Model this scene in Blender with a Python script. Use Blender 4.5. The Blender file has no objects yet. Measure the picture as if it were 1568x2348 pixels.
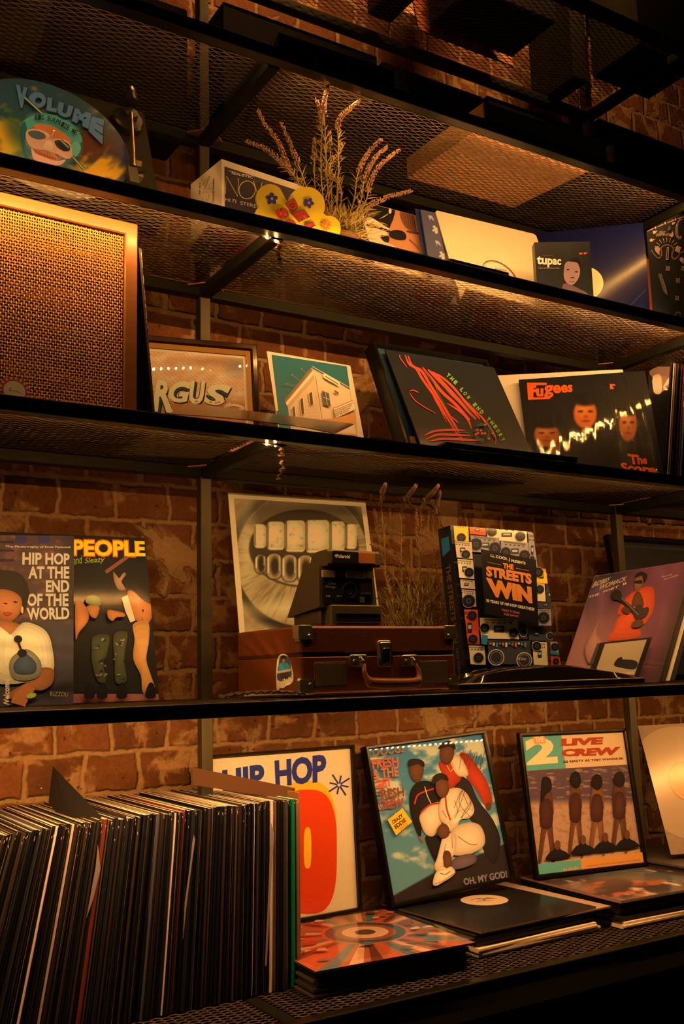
import bpy, math, random
import numpy as np
from mathutils import Matrix, Vector
random.seed(7)
RNG = np.random.default_rng(11)
S = bpy.context.scene
COL = S.collection

# ------------------------------------------------------------------ camera
F = 2292.0; CX, CY = 784.0, 1174.0; EYE = np.array([0.0, 0.0, 1.30])
def _axes():
    vx = np.array([4530-CX, 1448-CY, F]); vz = np.array([403-CX, -12760-CY, F])
    ex = vx/np.linalg.norm(vx); ez = vz/np.linalg.norm(vz)
    ez = ez - ez.dot(ex)*ex; ez /= np.linalg.norm(ez)
    ey = np.cross(ez, ex)
    return np.stack([ex, ey, ez])
MW = _axes()                                   # world = MW @ cam (x right, y down, z forward)
cd = bpy.data.cameras.new('camera'); cam = bpy.data.objects.new('camera', cd); COL.objects.link(cam)
cd.sensor_fit = 'VERTICAL'; cd.sensor_height = 24.0; cd.lens = 24.0*F/2348.0
cd.clip_start = 0.05; cd.clip_end = 60
m3 = MW @ np.diag([1, -1, -1])
cam.matrix_world = Matrix([[*m3[0], EYE[0]], [*m3[1], EYE[1]], [*m3[2], EYE[2]], [0, 0, 0, 1]])
S.camera = cam
S.view_settings.view_transform = 'Standard'; S.view_settings.look = 'None'
S.view_settings.gamma = 1.0; S.view_settings.exposure = 0.0
S.view_settings.use_curve_mapping = False

# ------------------------------------------------------------------ world: a dark shop, faint ambient
wd = bpy.data.worlds.new('world'); S.world = wd; wd.use_nodes = True
wd.node_tree.nodes['Background'].inputs[0].default_value = (0.50, 0.62, 0.22, 1)
wd.node_tree.nodes['Background'].inputs[1].default_value = 0.0045
LED_COLOUR = (1.0, 0.43, 0.10)
LED_POWER = {'T0': 330, 'T1': 1020, 'T2': 110, 'A0': 1120, 'A1': 1800, 'A2': 1100, 'B0': 1250, 'B1': 1050, 'B2': 550,
             'C0': 2700, 'C1': 2050, 'C2': 1250, 'U': 5500}

def ray(px, py): return MW @ np.array([px-CX, py-CY, F])
def onY(px, py, Y): r = ray(px, py); return r*(Y/r[1]) + EYE
def onZ(px, py, Z): r = ray(px, py); return r*((Z-EYE[2])/r[2]) + EYE
def project(P):
    q = (np.asarray(P, float)-EYE) @ MW
    return np.stack([CX+F*q[..., 0]/q[..., 2], CY+F*q[..., 1]/q[..., 2]], -1)

# ------------------------------------------------------------------ colour
def lin(c):
    c = np.asarray(c, float)/255.0
    return np.where(c <= 0.04045, c/12.92, ((c+0.055)/1.055)**2.4)
def alb(c, white=(238, 186, 108), k=0.80):
    """surface colour of something that shows as c where paper shows as white"""
    return tuple(np.clip(lin(c)/lin(white)*k, 0.004, 0.9))
def darker(c, f): return tuple(x*f for x in c)

# ------------------------------------------------------------------ materials
MATS = {}
def nodes_of(m):
    m.use_nodes = True
    return m.node_tree.nodes, m.node_tree.links, m.node_tree.nodes['Principled BSDF']
def mat(name, col=(0.5, 0.5, 0.5), rough=0.5, metal=0.0, spec=0.5, coat=0.0, coat_rough=0.1, bump=0.0, bscale=200.0, vary=0.0, stretch=(1, 1, 1), emit=None, estr=0):
    if name in MATS: return MATS[name]
    m = bpy.data.materials.new(name); MATS[name] = m
    N, L, b = nodes_of(m)
    b.inputs['Base Color'].default_value = (*col, 1); b.inputs['Roughness'].default_value = rough
    b.inputs['Metallic'].default_value = metal; b.inputs['Specular IOR Level'].default_value = spec
    b.inputs['Coat Weight'].default_value = coat; b.inputs['Coat Roughness'].default_value = coat_rough
    if emit: b.inputs['Emission Color'].default_value = (*emit, 1); b.inputs['Emission Strength'].default_value = estr
    if bump or vary:
        tc = N.new('ShaderNodeTexCoord'); mp = N.new('ShaderNodeMapping'); mp.inputs['Scale'].default_value = stretch
        L.new(tc.outputs['Object'], mp.inputs['Vector'])
        n = N.new('ShaderNodeTexNoise'); n.inputs['Scale'].default_value = bscale; n.inputs['Detail'].default_value = 5
        L.new(mp.outputs[0], n.inputs['Vector'])
        if bump:
            bp = N.new('ShaderNodeBump'); bp.inputs['Strength'].default_value = bump; bp.inputs['Distance'].default_value = 0.002
            L.new(n.outputs['Fac'], bp.inputs['Height']); L.new(bp.outputs[0], b.inputs['Normal'])
        if vary:
            mx = N.new('ShaderNodeMix'); mx.data_type = 'RGBA'
            mx.inputs[6].default_value = (*[x*(1-vary) for x in col], 1); mx.inputs[7].default_value = (*[min(1, x*(1+vary)) for x in col], 1)
            L.new(n.outputs['Fac'], mx.inputs[0]); L.new(mx.outputs[2], b.inputs['Base Color'])
    return m
def print_mat(name, rough=0.5, coat=0.0, coat_rough=0.08, spec=0.4, bump=0.0, bscale=60, grain=0.10, stretch=(1, 1, 1)):
    """printed card: colour comes from the mesh attribute 'ink', a little paper grain on top"""
    if name in MATS: return MATS[name]
    m = bpy.data.materials.new(name); MATS[name] = m
    N, L, b = nodes_of(m)
    at = N.new('ShaderNodeAttribute'); at.attribute_name = 'ink'
    tc = N.new('ShaderNodeTexCoord')
    n = N.new('ShaderNodeTexNoise'); n.inputs['Scale'].default_value = 900; n.inputs['Detail'].default_value = 3
    L.new(tc.outputs['Object'], n.inputs['Vector'])
    mr = N.new('ShaderNodeMapRange'); mr.inputs['To Min'].default_value = 1-grain; mr.inputs['To Max'].default_value = 1+grain
    L.new(n.outputs['Fac'], mr.inputs['Value'])
    vm = N.new('ShaderNodeVectorMath'); vm.operation = 'SCALE'
    L.new(at.outputs['Color'], vm.inputs[0]); L.new(mr.outputs[0], vm.inputs['Scale'])
    L.new(vm.outputs[0], b.inputs['Base Color'])
    b.inputs['Roughness'].default_value = rough; b.inputs['Specular IOR Level'].default_value = spec
    b.inputs['Coat Weight'].default_value = coat; b.inputs['Coat Roughness'].default_value = coat_rough
    if bump:
        mp = N.new('ShaderNodeMapping'); mp.inputs['Scale'].default_value = stretch; L.new(tc.outputs['Object'], mp.inputs['Vector'])
        n2 = N.new('ShaderNodeTexNoise'); n2.inputs['Scale'].default_value = bscale; n2.inputs['Detail'].default_value = 3
        L.new(mp.outputs[0], n2.inputs['Vector'])
        bp = N.new('ShaderNodeBump'); bp.inputs['Strength'].default_value = bump; bp.inputs['Distance'].default_value = 0.001
        L.new(n2.outputs['Fac'], bp.inputs['Height']); L.new(bp.outputs[0], b.inputs['Normal']); L.new(bp.outputs[0], b.inputs['Coat Normal'])
    return m
def clear_mat(name, rough=0.02, bump=0.0, bscale=30, stretch=(1, 1, 1), ior=1.5):
    """a clear pane or film: lets light through, mirrors by Fresnel"""
    if name in MATS: return MATS[name]
    m = bpy.data.materials.new(name); MATS[name] = m; m.use_nodes = True
    N, L = m.node_tree.nodes, m.node_tree.links; N.clear()
    out = N.new('ShaderNodeOutputMaterial'); mix = N.new('ShaderNodeMixShader'); tr = N.new('ShaderNodeBsdfTransparent'); gl = N.new('ShaderNodeBsdfGlossy')
    fr = N.new('ShaderNodeFresnel'); gg = N.new('ShaderNodeNewGeometry'); io = N.new('ShaderNodeMix'); io.inputs[2].default_value = ior; io.inputs[3].default_value = 1/ior
    L.new(gg.outputs['Backfacing'], io.inputs[0]); L.new(io.outputs[0], fr.inputs['IOR']); gl.inputs['Roughness'].default_value = rough
    L.new(fr.outputs[0], mix.inputs[0]); L.new(tr.outputs[0], mix.inputs[1]); L.new(gl.outputs[0], mix.inputs[2]); L.new(mix.outputs[0], out.inputs[0])
    if bump:
        tc = N.new('ShaderNodeTexCoord'); mp = N.new('ShaderNodeMapping'); mp.inputs['Scale'].default_value = stretch
        n = N.new('ShaderNodeTexNoise'); n.inputs['Scale'].default_value = bscale; n.inputs['Detail'].default_value = 4; n.inputs['Distortion'].default_value = 0.6
        bp = N.new('ShaderNodeBump'); bp.inputs['Strength'].default_value = bump; bp.inputs['Distance'].default_value = 0.004
        L.new(tc.outputs['Object'], mp.inputs['Vector']); L.new(mp.outputs[0], n.inputs['Vector']); L.new(n.outputs['Fac'], bp.inputs['Height'])
        L.new(bp.outputs[0], gl.inputs['Normal']); L.new(bp.outputs[0], fr.inputs['Normal'])
    return m

# ------------------------------------------------------------------ objects
def tag(o, label=None, cat=None, group=None, kind=None):
    if label: o['label'] = label
    if cat: o['category'] = cat
    if group: o['group'] = group
    if kind: o['kind'] = kind
    return o
def empty(name, loc=(0, 0, 0), label=None, cat=None, group=None, matrix=None):
    o = bpy.data.objects.new(name, None); COL.objects.link(o); o.empty_display_size = 0.02
    if matrix is not None: o.matrix_world = matrix
    else: o.location = loc
    return tag(o, label, cat, group)
def add(o, parent=None):
    COL.objects.link(o)
    if parent is not None: o.parent = parent
    return o
class MB:
    """collects shapes into one mesh; every face carries an ink colour and a material slot"""
    def __init__(s): s.v = []; s.f = []; s.c = []; s.m = []; s.n = 0; s.vc = {}
    def raw(s, v, f, col=(0.5, 0.5, 0.5), mi=0):
        k = s.n; v = np.asarray(v, float).reshape(-1, 3); s.v.append(v); s.n += len(v)
        for q in f: s.f.append(tuple(i+k for i in q)); s.c.append(col); s.m.append(mi)
        return k
    def box(s, lo, hi, col=(0.5, 0.5, 0.5), mi=0, M=None):
        x0, y0, z0 = lo; x1, y1, z1 = hi
        v = np.array([[x0, y0, z0], [x1, y0, z0], [x1, y1, z0], [x0, y1, z0], [x0, y0, z1], [x1, y0, z1], [x1, y1, z1], [x0, y1, z1]])
        if M is not None: v = xf(M, v)
        s.raw(v, [(3, 2, 1, 0), (4, 5, 6, 7), (0, 1, 5, 4), (1, 2, 6, 5), (2, 3, 7, 6), (3, 0, 4, 7)], col, mi)
    def bevbox(s, lo, hi, r, col=(0.5, 0.5, 0.5), mi=0, n=3, axis=1, M=None):
        """box with the four edges along `axis` rounded and its end rims chamfered"""
        ax = [a for a in (0, 1, 2) if a != axis]; a0, a1 = ax
        def ring(inset):
            p = []; rr = max(r-inset*0.3, 1e-4)
            for (cx, cy, st) in ((hi[a0]-r, hi[a1]-r, 0), (lo[a0]+r, hi[a1]-r, 90), (lo[a0]+r, lo[a1]+r, 180), (hi[a0]-r, lo[a1]+r, 270)):
                for i in range(n+1):
                    t = math.radians(st+90*i/n); p.append((cx+(rr-inset*0.7)*math.cos(t), cy+(rr-inset*0.7)*math.sin(t)))
            return p
        c = min(r*0.35, (hi[axis]-lo[axis])*0.2)
        R = [(lo[axis], ring(c)), (lo[axis]+c, ring(0)), (hi[axis]-c, ring(0)), (hi[axis], ring(c))]
        v = []
        for h, p in R:
            for q in p:
                w = [0, 0, 0]; w[a0], w[a1], w[axis] = q[0], q[1], h; v.append(w)
        k = len(R[0][1]); f = []
        for j in range(3):
            for i in range(k): f.append((j*k+i, j*k+(i+1) % k, (j+1)*k+(i+1) % k, (j+1)*k+i))
        f.append(tuple(range(k))[::-1]); f.append(tuple(3*k+i for i in range(k)))
        if M is not None: v = xf(M, v)
        s.raw(v, f, col, mi)
    def prism(s, pts, z0, z1, col=(0.5, 0.5, 0.5), side=None, mi=0):
        """flat outline in local x,y pulled from z0 to z1"""
        p = np.asarray(pts, float); n = len(p)
        v = np.concatenate([np.c_[p, np.full(n, z0)], np.c_[p, np.full(n, z1)]])
        k = s.raw(v, [tuple(range(n))[::-1], tuple(range(n, 2*n))], col, mi)
        for i in range(n):
            j = (i+1) % n; s.f.append((k+i, k+j, k+n+j, k+n+i)); s.c.append(side or col); s.m.append(mi)
    def tube(s, pts, r, col=(0.5, 0.5, 0.5), k=8, mi=0, cap=True):
        P = np.asarray(pts, float); n = len(P); R = np.full(n, r) if np.isscalar(r) else np.asarray(r, float)
        T = np.gradient(P, axis=0); T /= np.linalg.norm(T, axis=1, keepdims=True)+1e-12
        up = np.array([0, 0, 1.0]) if abs(T[0][2]) < 0.9 else np.array([1.0, 0, 0])
        v = []
        for i in range(n):
            a = np.cross(T[i], up); a /= np.linalg.norm(a)+1e-12; b = np.cross(T[i], a)
            for j in range(k):
                t = 2*math.pi*j/k; v.append(P[i]+R[i]*(math.cos(t)*a+math.sin(t)*b))
        f = [(i*k+j, i*k+(j+1) % k, (i+1)*k+(j+1) % k, (i+1)*k+j) for i in range(n-1) for j in range(k)]
        if cap: f += [tuple(range(k)), tuple((n-1)*k+j for j in range(k))[::-1]]
        s.raw(v, f, col, mi)
    def lathe(s, prof, M=None, col=(0.5, 0.5, 0.5), k=32, mi=0):
        """profile of (radius, height) turned round local z"""
        v = [(r*math.cos(2*math.pi*j/k), r*math.sin(2*math.pi*j/k), h) for r, h in prof for j in range(k)]
        f = [(i*k+j, i*k+(j+1) % k, (i+1)*k+(j+1) % k, (i+1)*k+j) for i in range(len(prof)-1) for j in range(k)]
        if prof[0][0] > 1e-6: f.append(tuple(range(k))[::-1])
        if prof[-1][0] > 1e-6: f.append(tuple((len(prof)-1)*k+j for j in range(k)))
        if M is not None: v = xf(M, v)
        s.raw(v, f, col, mi)
    def ball(s, c, r, col=(0.5, 0.5, 0.5), mi=0, k=6):
        c = np.asarray(c, float); r = np.asarray(r, float)*np.ones(3); v = []; f = []
        for i in range(k+1):
            th = math.pi*i/k
            for j in range(k*2):
                ph = math.pi*j/k; v.append(c+r*np.array([math.sin(th)*math.cos(ph), math.sin(th)*math.sin(ph), math.cos(th)]))
        n = k*2
        for i in range(k):
            for j in range(n): f.append((i*n+j, i*n+(j+1) % n, (i+1)*n+(j+1) % n, (i+1)*n+j))
        s.raw(v, f, col, mi)
    def build(s, name, mats, parent=None, smooth=False, vcol=None):
        me = bpy.data.meshes.new(name); V = np.concatenate(s.v) if s.v else np.zeros((0, 3))
        me.from_pydata(V.tolist(), [], s.f)
        for m_ in (mats if isinstance(mats, (list, tuple)) else [mats]): me.materials.append(m_)
        at = me.color_attributes.new('ink', 'FLOAT_COLOR', 'CORNER')
        cnt = np.array([len(q) for q in s.f]); cc = np.array([(*c, 1) if len(c) == 3 else c for c in s.c], float)
        buf = np.repeat(cc, cnt, axis=0) if len(s.f) else np.zeros((0, 4))
        if s.vc:
            idx = np.array([i for q in s.f for i in q]); start = np.r_[0, np.cumsum(cnt)]
            for f0, f1, k0, colors in s.vc_list():
                sl = slice(start[f0], start[f1]); buf[sl, :3] = colors[idx[sl]-k0]
        at.data.foreach_set('color', buf.ravel())
        me.polygons.foreach_set('material_index', s.m)
        if smooth: me.polygons.foreach_set('use_smooth', [True]*len(s.f))
        me.update(); o = bpy.data.objects.new(name, me)
        if smooth:
            try: me.set_sharp_from_angle(angle=math.radians(38))
            except Exception: pass
        return add(o, parent)
    def vc_list(s): return list(s.vc.values())
    def grid(s, X, Y, Z, colors):
        """a painted sheet: arrays of positions and vertex colours"""
        n, m_ = X.shape; v = np.stack([X.ravel(), Y.ravel(), Z.ravel()], 1); k = s.n; f0 = len(s.f)
        f = [(i*m_+j, i*m_+j+1, (i+1)*m_+j+1, (i+1)*m_+j) for i in range(n-1) for j in range(m_-1)]
        s.raw(v, f, (0.5, 0.5, 0.5)); s.vc[len(s.vc)] = (f0, len(s.f), k, np.asarray(colors).reshape(-1, 3))
def xf(M, v):
    v = np.asarray(v, float).reshape(-1, 3); A = np.array(M); return v @ A[:3, :3].T + A[:3, 3]

# ------------------------------------------------------------------ outlines
def spline(pts, n=6, closed=True):
    P = np.asarray(pts, float); N_ = len(P); out = []
    rng = range(N_) if closed else range(N_-1)
    for i in rng:
        if closed: a, b, c, d = P[(i-1) % N_], P[i], P[(i+1) % N_], P[(i+2) % N_]
        else: a, b, c, d = P[max(i-1, 0)], P[i], P[i+1], P[min(i+2, N_-1)]
        for k in range(n):
            t = k/n; out.append(0.5*((2*b)+(c-a)*t+(2*a-5*b+4*c-d)*t*t+(3*b-a-3*c+d)*t**3))
    if not closed: out.append(P[-1])
    return np.array(out)
def oval(cx, cy, rx, ry, n=36, rot=0, p=2.0):
    t = np.arange(n)*2*math.pi/n; c, s_ = np.cos(t), np.sin(t)
    x = np.sign(c)*np.abs(c)**(2/p)*rx; y = np.sign(s_)*np.abs(s_)**(2/p)*ry; r = math.radians(rot)
    return np.c_[cx+x*math.cos(r)-y*math.sin(r), cy+x*math.sin(r)+y*math.cos(r)]
def homog(src, dst):
    A = []
    for (x, y), (u, v) in zip(src, dst): A.append([x, y, 1, 0, 0, 0, -u*x, -u*y, -u]); A.append([0, 0, 0, x, y, 1, -v*x, -v*y, -v])
    return np.linalg.svd(np.array(A, float))[2][-1].reshape(3, 3)
def hmap(H, P):
    P = np.asarray(P, float); q = np.c_[P, np.ones(len(P))] @ H.T; return q[:, :2]/q[:, 2:3]
TEXT = {}
def glyphs(s, bold=0.0, shear=0.0, cs=1.0):
    key = (s, bold, shear, cs)
    if key not in TEXT:
        cu = bpy.data.curves.new('lettering', 'FONT'); cu.body = s; cu.size = 1; cu.offset = bold; cu.shear = shear; cu.space_character = cs; cu.resolution_u = 3
        o = bpy.data.objects.new('lettering', cu); COL.objects.link(o)
        dg = bpy.context.evaluated_depsgraph_get(); me = bpy.data.meshes.new_from_object(o.evaluated_get(dg))
        v = np.array([tuple(x.co)[:2] for x in me.vertices]); f = [tuple(p.vertices) for p in me.polygons]
        bpy.data.objects.remove(o); bpy.data.curves.remove(cu); bpy.data.meshes.remove(me)
        lo, hi = v.min(0), v.max(0); v = (v-lo)/(hi-lo); v[:, 1] = 1-v[:, 1]; TEXT[key] = (v, f)
    return TEXT[key]

class Plane:
    """a flat thing standing in the room: base corner, turn, backward lean, tilt in its own plane"""
    def __init__(s, x, y, z, yaw=0, lean=0, roll=0):
        r = np.array([math.cos(yaw), math.sin(yaw), 0]); b = np.array([-math.sin(yaw), math.cos(yaw), 0])
        u = math.cos(lean)*np.array([0, 0, 1])+math.sin(lean)*b
        s.R = math.cos(roll)*r+math.sin(roll)*u; s.U = -math.sin(roll)*r+math.cos(roll)*u; s.N = np.cross(s.R, s.U); s.o = np.array([x, y, z], float)
    @staticmethod
    def flat(x, y, z, yaw=0):
        p = Plane(x, y, z); p.R = np.array([math.cos(yaw), math.sin(yaw), 0]); p.U = np.array([-math.sin(yaw), math.cos(yaw), 0]); p.N = np.array([0, 0, 1.0]); return p
    def matrix(s): return Matrix([[s.R[i], s.U[i], s.N[i], s.o[i]] for i in range(3)]+[[0, 0, 0, 1]])
    def loc(s, pts):
        out = []
        for px, py in np.asarray(pts, float).reshape(-1, 2):
            r = ray(px, py); t = (s.o-EYE).dot(s.N)/r.dot(s.N); d = EYE+r*t-s.o; out.append((d.dot(s.R), d.dot(s.U)))
        return np.array(out)
    def pix(s, P): P = np.asarray(P, float).reshape(-1, 2); return project(s.o+P[:, :1]*s.R+P[:, 1:2]*s.U)
    def world(s, P): P = np.asarray(P, float).reshape(-1, 3); return s.o+P[:, :1]*s.R+P[:, 1:2]*s.U+P[:, 2:]*s.N

class Art(MB):
    """print on a Plane. cr maps the coordinates shapes are written in to the plane's own metres"""
    def __init__(s, plane, n0=0.0, org=(0, 0), sc=1.0, white=(238, 186, 108)):
        super().__init__(); s.p = plane; s.z = n0; s.org = np.array(org, float); s.sc = sc; s.white = white; s.step = 0.00012; s.clip = None; s.softy = 0.0
    def L(s, pts): return s.p.loc(np.asarray(pts, float)/s.sc+s.org)
    def col(s, c): return alb(c, s.white) if max(c) > 1.01 else tuple(c)
    def up(s): s.z += s.step; return s.z
    def cut(s, q):
        """trim an outline (local) to the rectangle s.clip"""
        if s.clip is None: return q
        x0, y0, x1, y1 = s.clip; P = [tuple(a) for a in q]
        for ax, lim, sg in ((0, x0, 1), (0, x1, -1), (1, y0, 1), (1, y1, -1)):
            out = []
            for i in range(len(P)):
                a, b = P[i], P[(i+1) % len(P)]; ia = (a[ax]-lim)*sg >= 0; ib = (b[ax]-lim)*sg >= 0
                if ia: out.append(a)
                if ia != ib:
                    t = (lim-a[ax])/(b[ax]-a[ax]); out.append((a[0]+t*(b[0]-a[0]), a[1]+t*(b[1]-a[1])))
            P = out
            if not P: return []
        return np.array(P)
    def lpoly(s, q, c, z=None):
        q = s.cut(q)
        if len(q) < 3: return
        z = s.up() if z is None else z; s.raw(np.c_[q, np.full(len(q), z)], [tuple(range(len(q)))], s.col(c))
    def poly(s, pts, c, smooth=0, z=None):
        pts = spline(pts, smooth) if smooth else np.asarray(pts, float)
        if smooth and s.softy:                                   # brushed look: darker rim, lighter middle
            k = s.softy; c = np.array(s.col(c)); m_ = pts.mean(0); s.lpoly(s.L(pts), tuple(c*(1-k)), z)
            for q, f in ((0.90, 1-k*0.45), (0.76, 1.0), (0.56, 1+k*0.35), (0.34, 1+k*0.7)): s.lpoly(s.L(m_+(pts-m_)*q), tuple(np.minimum(c*f, 0.9)), z)
            return
        s.lpoly(s.L(pts), c, z)
    def oval(s, cx, cy, rx, ry, c, rot=0, p=2.0, n=36, z=None): s.lpoly(s.L(oval(cx, cy, rx, ry, n, rot, p)), c, z)
    def ring(s, cx, cy, rx, ry, w, c, rot=0, n=40):
        a = s.L(oval(cx, cy, rx, ry, n, rot)); b = s.L(oval(cx, cy, rx-w, ry-w, n, rot)); z = s.up(); v = np.r_[np.c_[a, np.full(n, z)], np.c_[b, np.full(n, z)]]
        s.raw(v, [(i, (i+1) % n, n+(i+1) % n, n+i) for i in range(n)], s.col(c))
    def line(s, pts, w, c, smooth=0, taper=None):
        P = spline(pts, smooth, False) if smooth else np.asarray(pts, float)
        T = np.gradient(P, axis=0); T /= np.linalg.norm(T, axis=1, keepdims=True)+1e-9; N_ = np.c_[-T[:, 1], T[:, 0]]
        W = np.full(len(P), w/2.0) if taper is None else np.interp(np.linspace(0, 1, len(P)), np.linspace(0, 1, len(taper)), taper)*w/2
        a = s.L(P+N_*W[:, None]); b = s.L(P-N_*W[:, None]); n = len(P); z = s.up()
        v = np.r_[np.c_[a, np.full(n, z)], np.c_[b, np.full(n, z)]]
        s.raw(v, [(i, i+1, n+i+1, n+i) for i in range(n-1)], s.col(c))
    def text(s, t, quad, c, bold=0.0, shear=0.0, cs=1.0):
        v, f = glyphs(t, bold, shear, cs); H = homog([(0, 0), (1, 0), (1, 1), (0, 1)], quad); q = s.L(hmap(H, v)); z = s.up()
        if s.clip is not None:
            x0, y0, x1, y1 = s.clip; f = [g for g in f if all(x0 <= q[i][0] <= x1 and y0 <= q[i][1] <= y1 for i in g)]
            if not f: return
        s.raw(np.c_[q, np.full(len(q), z)], f, s.col(c))
    def quad(s, a, b, c_, d, c): s.poly([a, b, c_, d], c)
    def paint(s, rect, n, fn, z=None):
        """fn(px, py, u, v) -> displayed colour array; painted on local rectangle rect"""
        x0, y0, x1, y1 = rect; u = np.linspace(0, 1, n); U_, V_ = np.meshgrid(u, u); X = x0+(x1-x0)*U_; Y = y0+(y1-y0)*V_
        P = (s.p.pix(np.c_[X.ravel(), Y.ravel()])-s.org)*s.sc; C = fn(P[:, 0], P[:, 1], U_.ravel(), 1-V_.ravel())
        A_ = np.clip(lin(np.clip(C, 0, 255))/lin(s.white)*0.8, 0.004, 0.9)
        s.grid(X, Y, np.full_like(X, s.up() if z is None else z), A_)

def vnoise(x, y, seed=0, oct=4):
    out = 0; amp = 1; tot = 0
    for o in range(oct):
        r = np.random.default_rng(seed+o).random((64, 64)); xi = np.floor(x).astype(int); yi = np.floor(y).astype(int); fx = x-xi; fy = y-yi
        fx = fx*fx*(3-2*fx); fy = fy*fy*(3-2*fy); g = lambda a, b: r[a % 64, b % 64]
        out = out+amp*((g(xi, yi)*(1-fx)+g(xi+1, yi)*fx)*(1-fy)+(g(xi, yi+1)*(1-fx)+g(xi+1, yi+1)*fx)*fy); tot += amp; amp *= 0.5; x = x*2.03; y = y*2.03
    return out/tot
def mixc(C, c, a):
    c = np.asarray(c, float); return C*(1-a[:, None])+c*a[:, None]
def blob(x, y, cx, cy, rx, ry, soft=0.25, rot=0):
    r = math.radians(rot); dx, dy = x-cx, y-cy; X = dx*math.cos(r)+dy*math.sin(r); Y = -dx*math.sin(r)+dy*math.cos(r)
    d = np.sqrt((X/rx)**2+(Y/ry)**2); return np.clip((1+soft-d)/(2*soft), 0, 1)
# ------------------------------------------------------------------ room shell
ZD, ZC, ZB, ZA, ZT, ZS, ZU = 0.7686, 1.2647, 1.7219, 2.1001, 2.4359, 2.832, 3.25
YF, YR, WALL = 1.46, 1.80, 1.985
XL, XR_ = 0.803, 1.966
def brick_material():
    m = bpy.data.materials.new('old_brick'); N, L, b = nodes_of(m)
    geo = N.new('ShaderNodeNewGeometry'); sep = N.new('ShaderNodeSeparateXYZ'); L.new(geo.outputs['Position'], sep.inputs[0])
    def math_(op, a, b_=None, c=None):
        n = N.new('ShaderNodeMath'); n.operation = op
        for i, v in enumerate((a, b_, c)):
            if v is None: continue
            if isinstance(v, (int, float)): n.inputs[i].default_value = v
            else: L.new(v, n.inputs[i])
        return n.outputs[0]
    def noise(scale, detail=4, dist=0.0, off=0.0):
        n = N.new('ShaderNodeTexNoise'); n.inputs['Scale'].default_value = scale; n.inputs['Detail'].default_value = detail; n.inputs['Distortion'].default_value = dist
        v = N.new('ShaderNodeVectorMath'); v.operation = 'ADD'; v.inputs[1].default_value = (off, off*0.7, off*1.3)
        L.new(geo.outputs['Position'], v.inputs[0]); L.new(v.outputs[0], n.inputs['Vector']); return n
    w1 = noise(9, 2, off=3.1); w2 = noise(55, 3, off=9.0)
    s1 = N.new('ShaderNodeSeparateColor'); L.new(w1.outputs['Color'], s1.inputs[0]); s2 = N.new('ShaderNodeSeparateColor'); L.new(w2.outputs['Color'], s2.inputs[0])
    x = math_('ADD', math_('ADD', math_('SUBTRACT', sep.outputs[0], 0.9687-0.116*40), math_('MULTIPLY', math_('SUBTRACT', s1.outputs[0], 0.5), 0.028)), math_('MULTIPLY', math_('SUBTRACT', s2.outputs[0], 0.5), 0.011))
    z = math_('ADD', math_('ADD', math_('SUBTRACT', sep.outputs[2], 1.634-0.0785*40), math_('MULTIPLY', math_('SUBTRACT', s1.outputs[1], 0.5), 0.010)), math_('MULTIPLY', math_('SUBTRACT', s2.outputs[1], 0.5), 0.011))
    cv = N.new('ShaderNodeCombineXYZ'); L.new(x, cv.inputs[0]); L.new(z, cv.inputs[1])
    br = N.new('ShaderNodeTexBrick'); br.offset = 0.5; br.inputs['Scale'].default_value = 1.0; br.inputs['Brick Width'].default_value = 0.116; br.inputs['Row Height'].default_value = 0.0785
    br.inputs['Mortar Size'].default_value = 0.0085; br.inputs['Mortar Smooth'].default_value = 0.7; br.inputs['Bias'].default_value = -0.1
    br.inputs['Color1'].default_value = (0.150, 0.060, 0.025, 1); br.inputs['Color2'].default_value = (0.070, 0.030, 0.015, 1); br.inputs['Mortar'].default_value = (0.27, 0.185, 0.11, 1)
    L.new(cv.outputs[0], br.inputs['Vector'])
    # blotches in the brick, render left on it in patches, soot
    def mixcol(fac, a, b_, mode='MIX'):
        n = N.new('ShaderNodeMix'); n.data_type = 'RGBA'; n.blend_type = mode
        if isinstance(fac, (int, float)): n.inputs[0].default_value = fac
        else: L.new(fac, n.inputs[0])
        for i, v in ((6, a), (7, b_)):
            if isinstance(v, tuple): n.inputs[i].default_value = (*v, 1)
            else: L.new(v, n.inputs[i])
        return n.outputs[2]
    def ramp(v, lo, hi):
        n = N.new('ShaderNodeMapRange'); n.inputs['From Min'].default_value = lo; n.inputs['From Max'].default_value = hi; n.clamp = True; L.new(v, n.inputs['Value']); return n.outputs[0]
    fine = noise(120, 6, off=1.0); mid = noise(22, 6, 0.5, 5.0); big = noise(3.6, 5, 0.8, 12.4); pits = noise(70, 2, 0, 7.7)
    c = mixcol(math_('MULTIPLY', ramp(mid.outputs['Fac'], 0.35, 0.75), 0.55), br.outputs['Color'], (0.20, 0.085, 0.038))
    smear = math_('MULTIPLY', ramp(math_('ADD', math_('MULTIPLY', mid.outputs['Fac'], 0.5), math_('MULTIPLY', noise(9, 6, 1.2, 21.0).outputs['Fac'], 0.5)), 0.525, 0.585), 0.85)
    c = mixcol(smear, c, (0.28, 0.175, 0.10))
    render_ = ramp(math_('ADD', math_('MULTIPLY', big.outputs['Fac'], 0.85), math_('MULTIPLY', mid.outputs['Fac'], 0.15)), 0.575, 0.60)
    c = mixcol(math_('MULTIPLY', render_, 0.9), c, (0.29, 0.20, 0.12))
    c = mixcol(0.35, c, fine.outputs['Fac'], 'OVERLAY')
    pit = ramp(pits.outputs['Fac'], 0.30, 0.22)
    c = mixcol(math_('MULTIPLY', pit, 0.75), c, (0.03, 0.02, 0.012))
    L.new(c, b.inputs['Base Color']); b.inputs['Roughness'].default_value = 0.9; b.inputs['Specular IOR Level'].default_value = 0.15
    h = math_('MULTIPLY', math_('SUBTRACT', 1.0, br.outputs['Fac']), 0.6)
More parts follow.
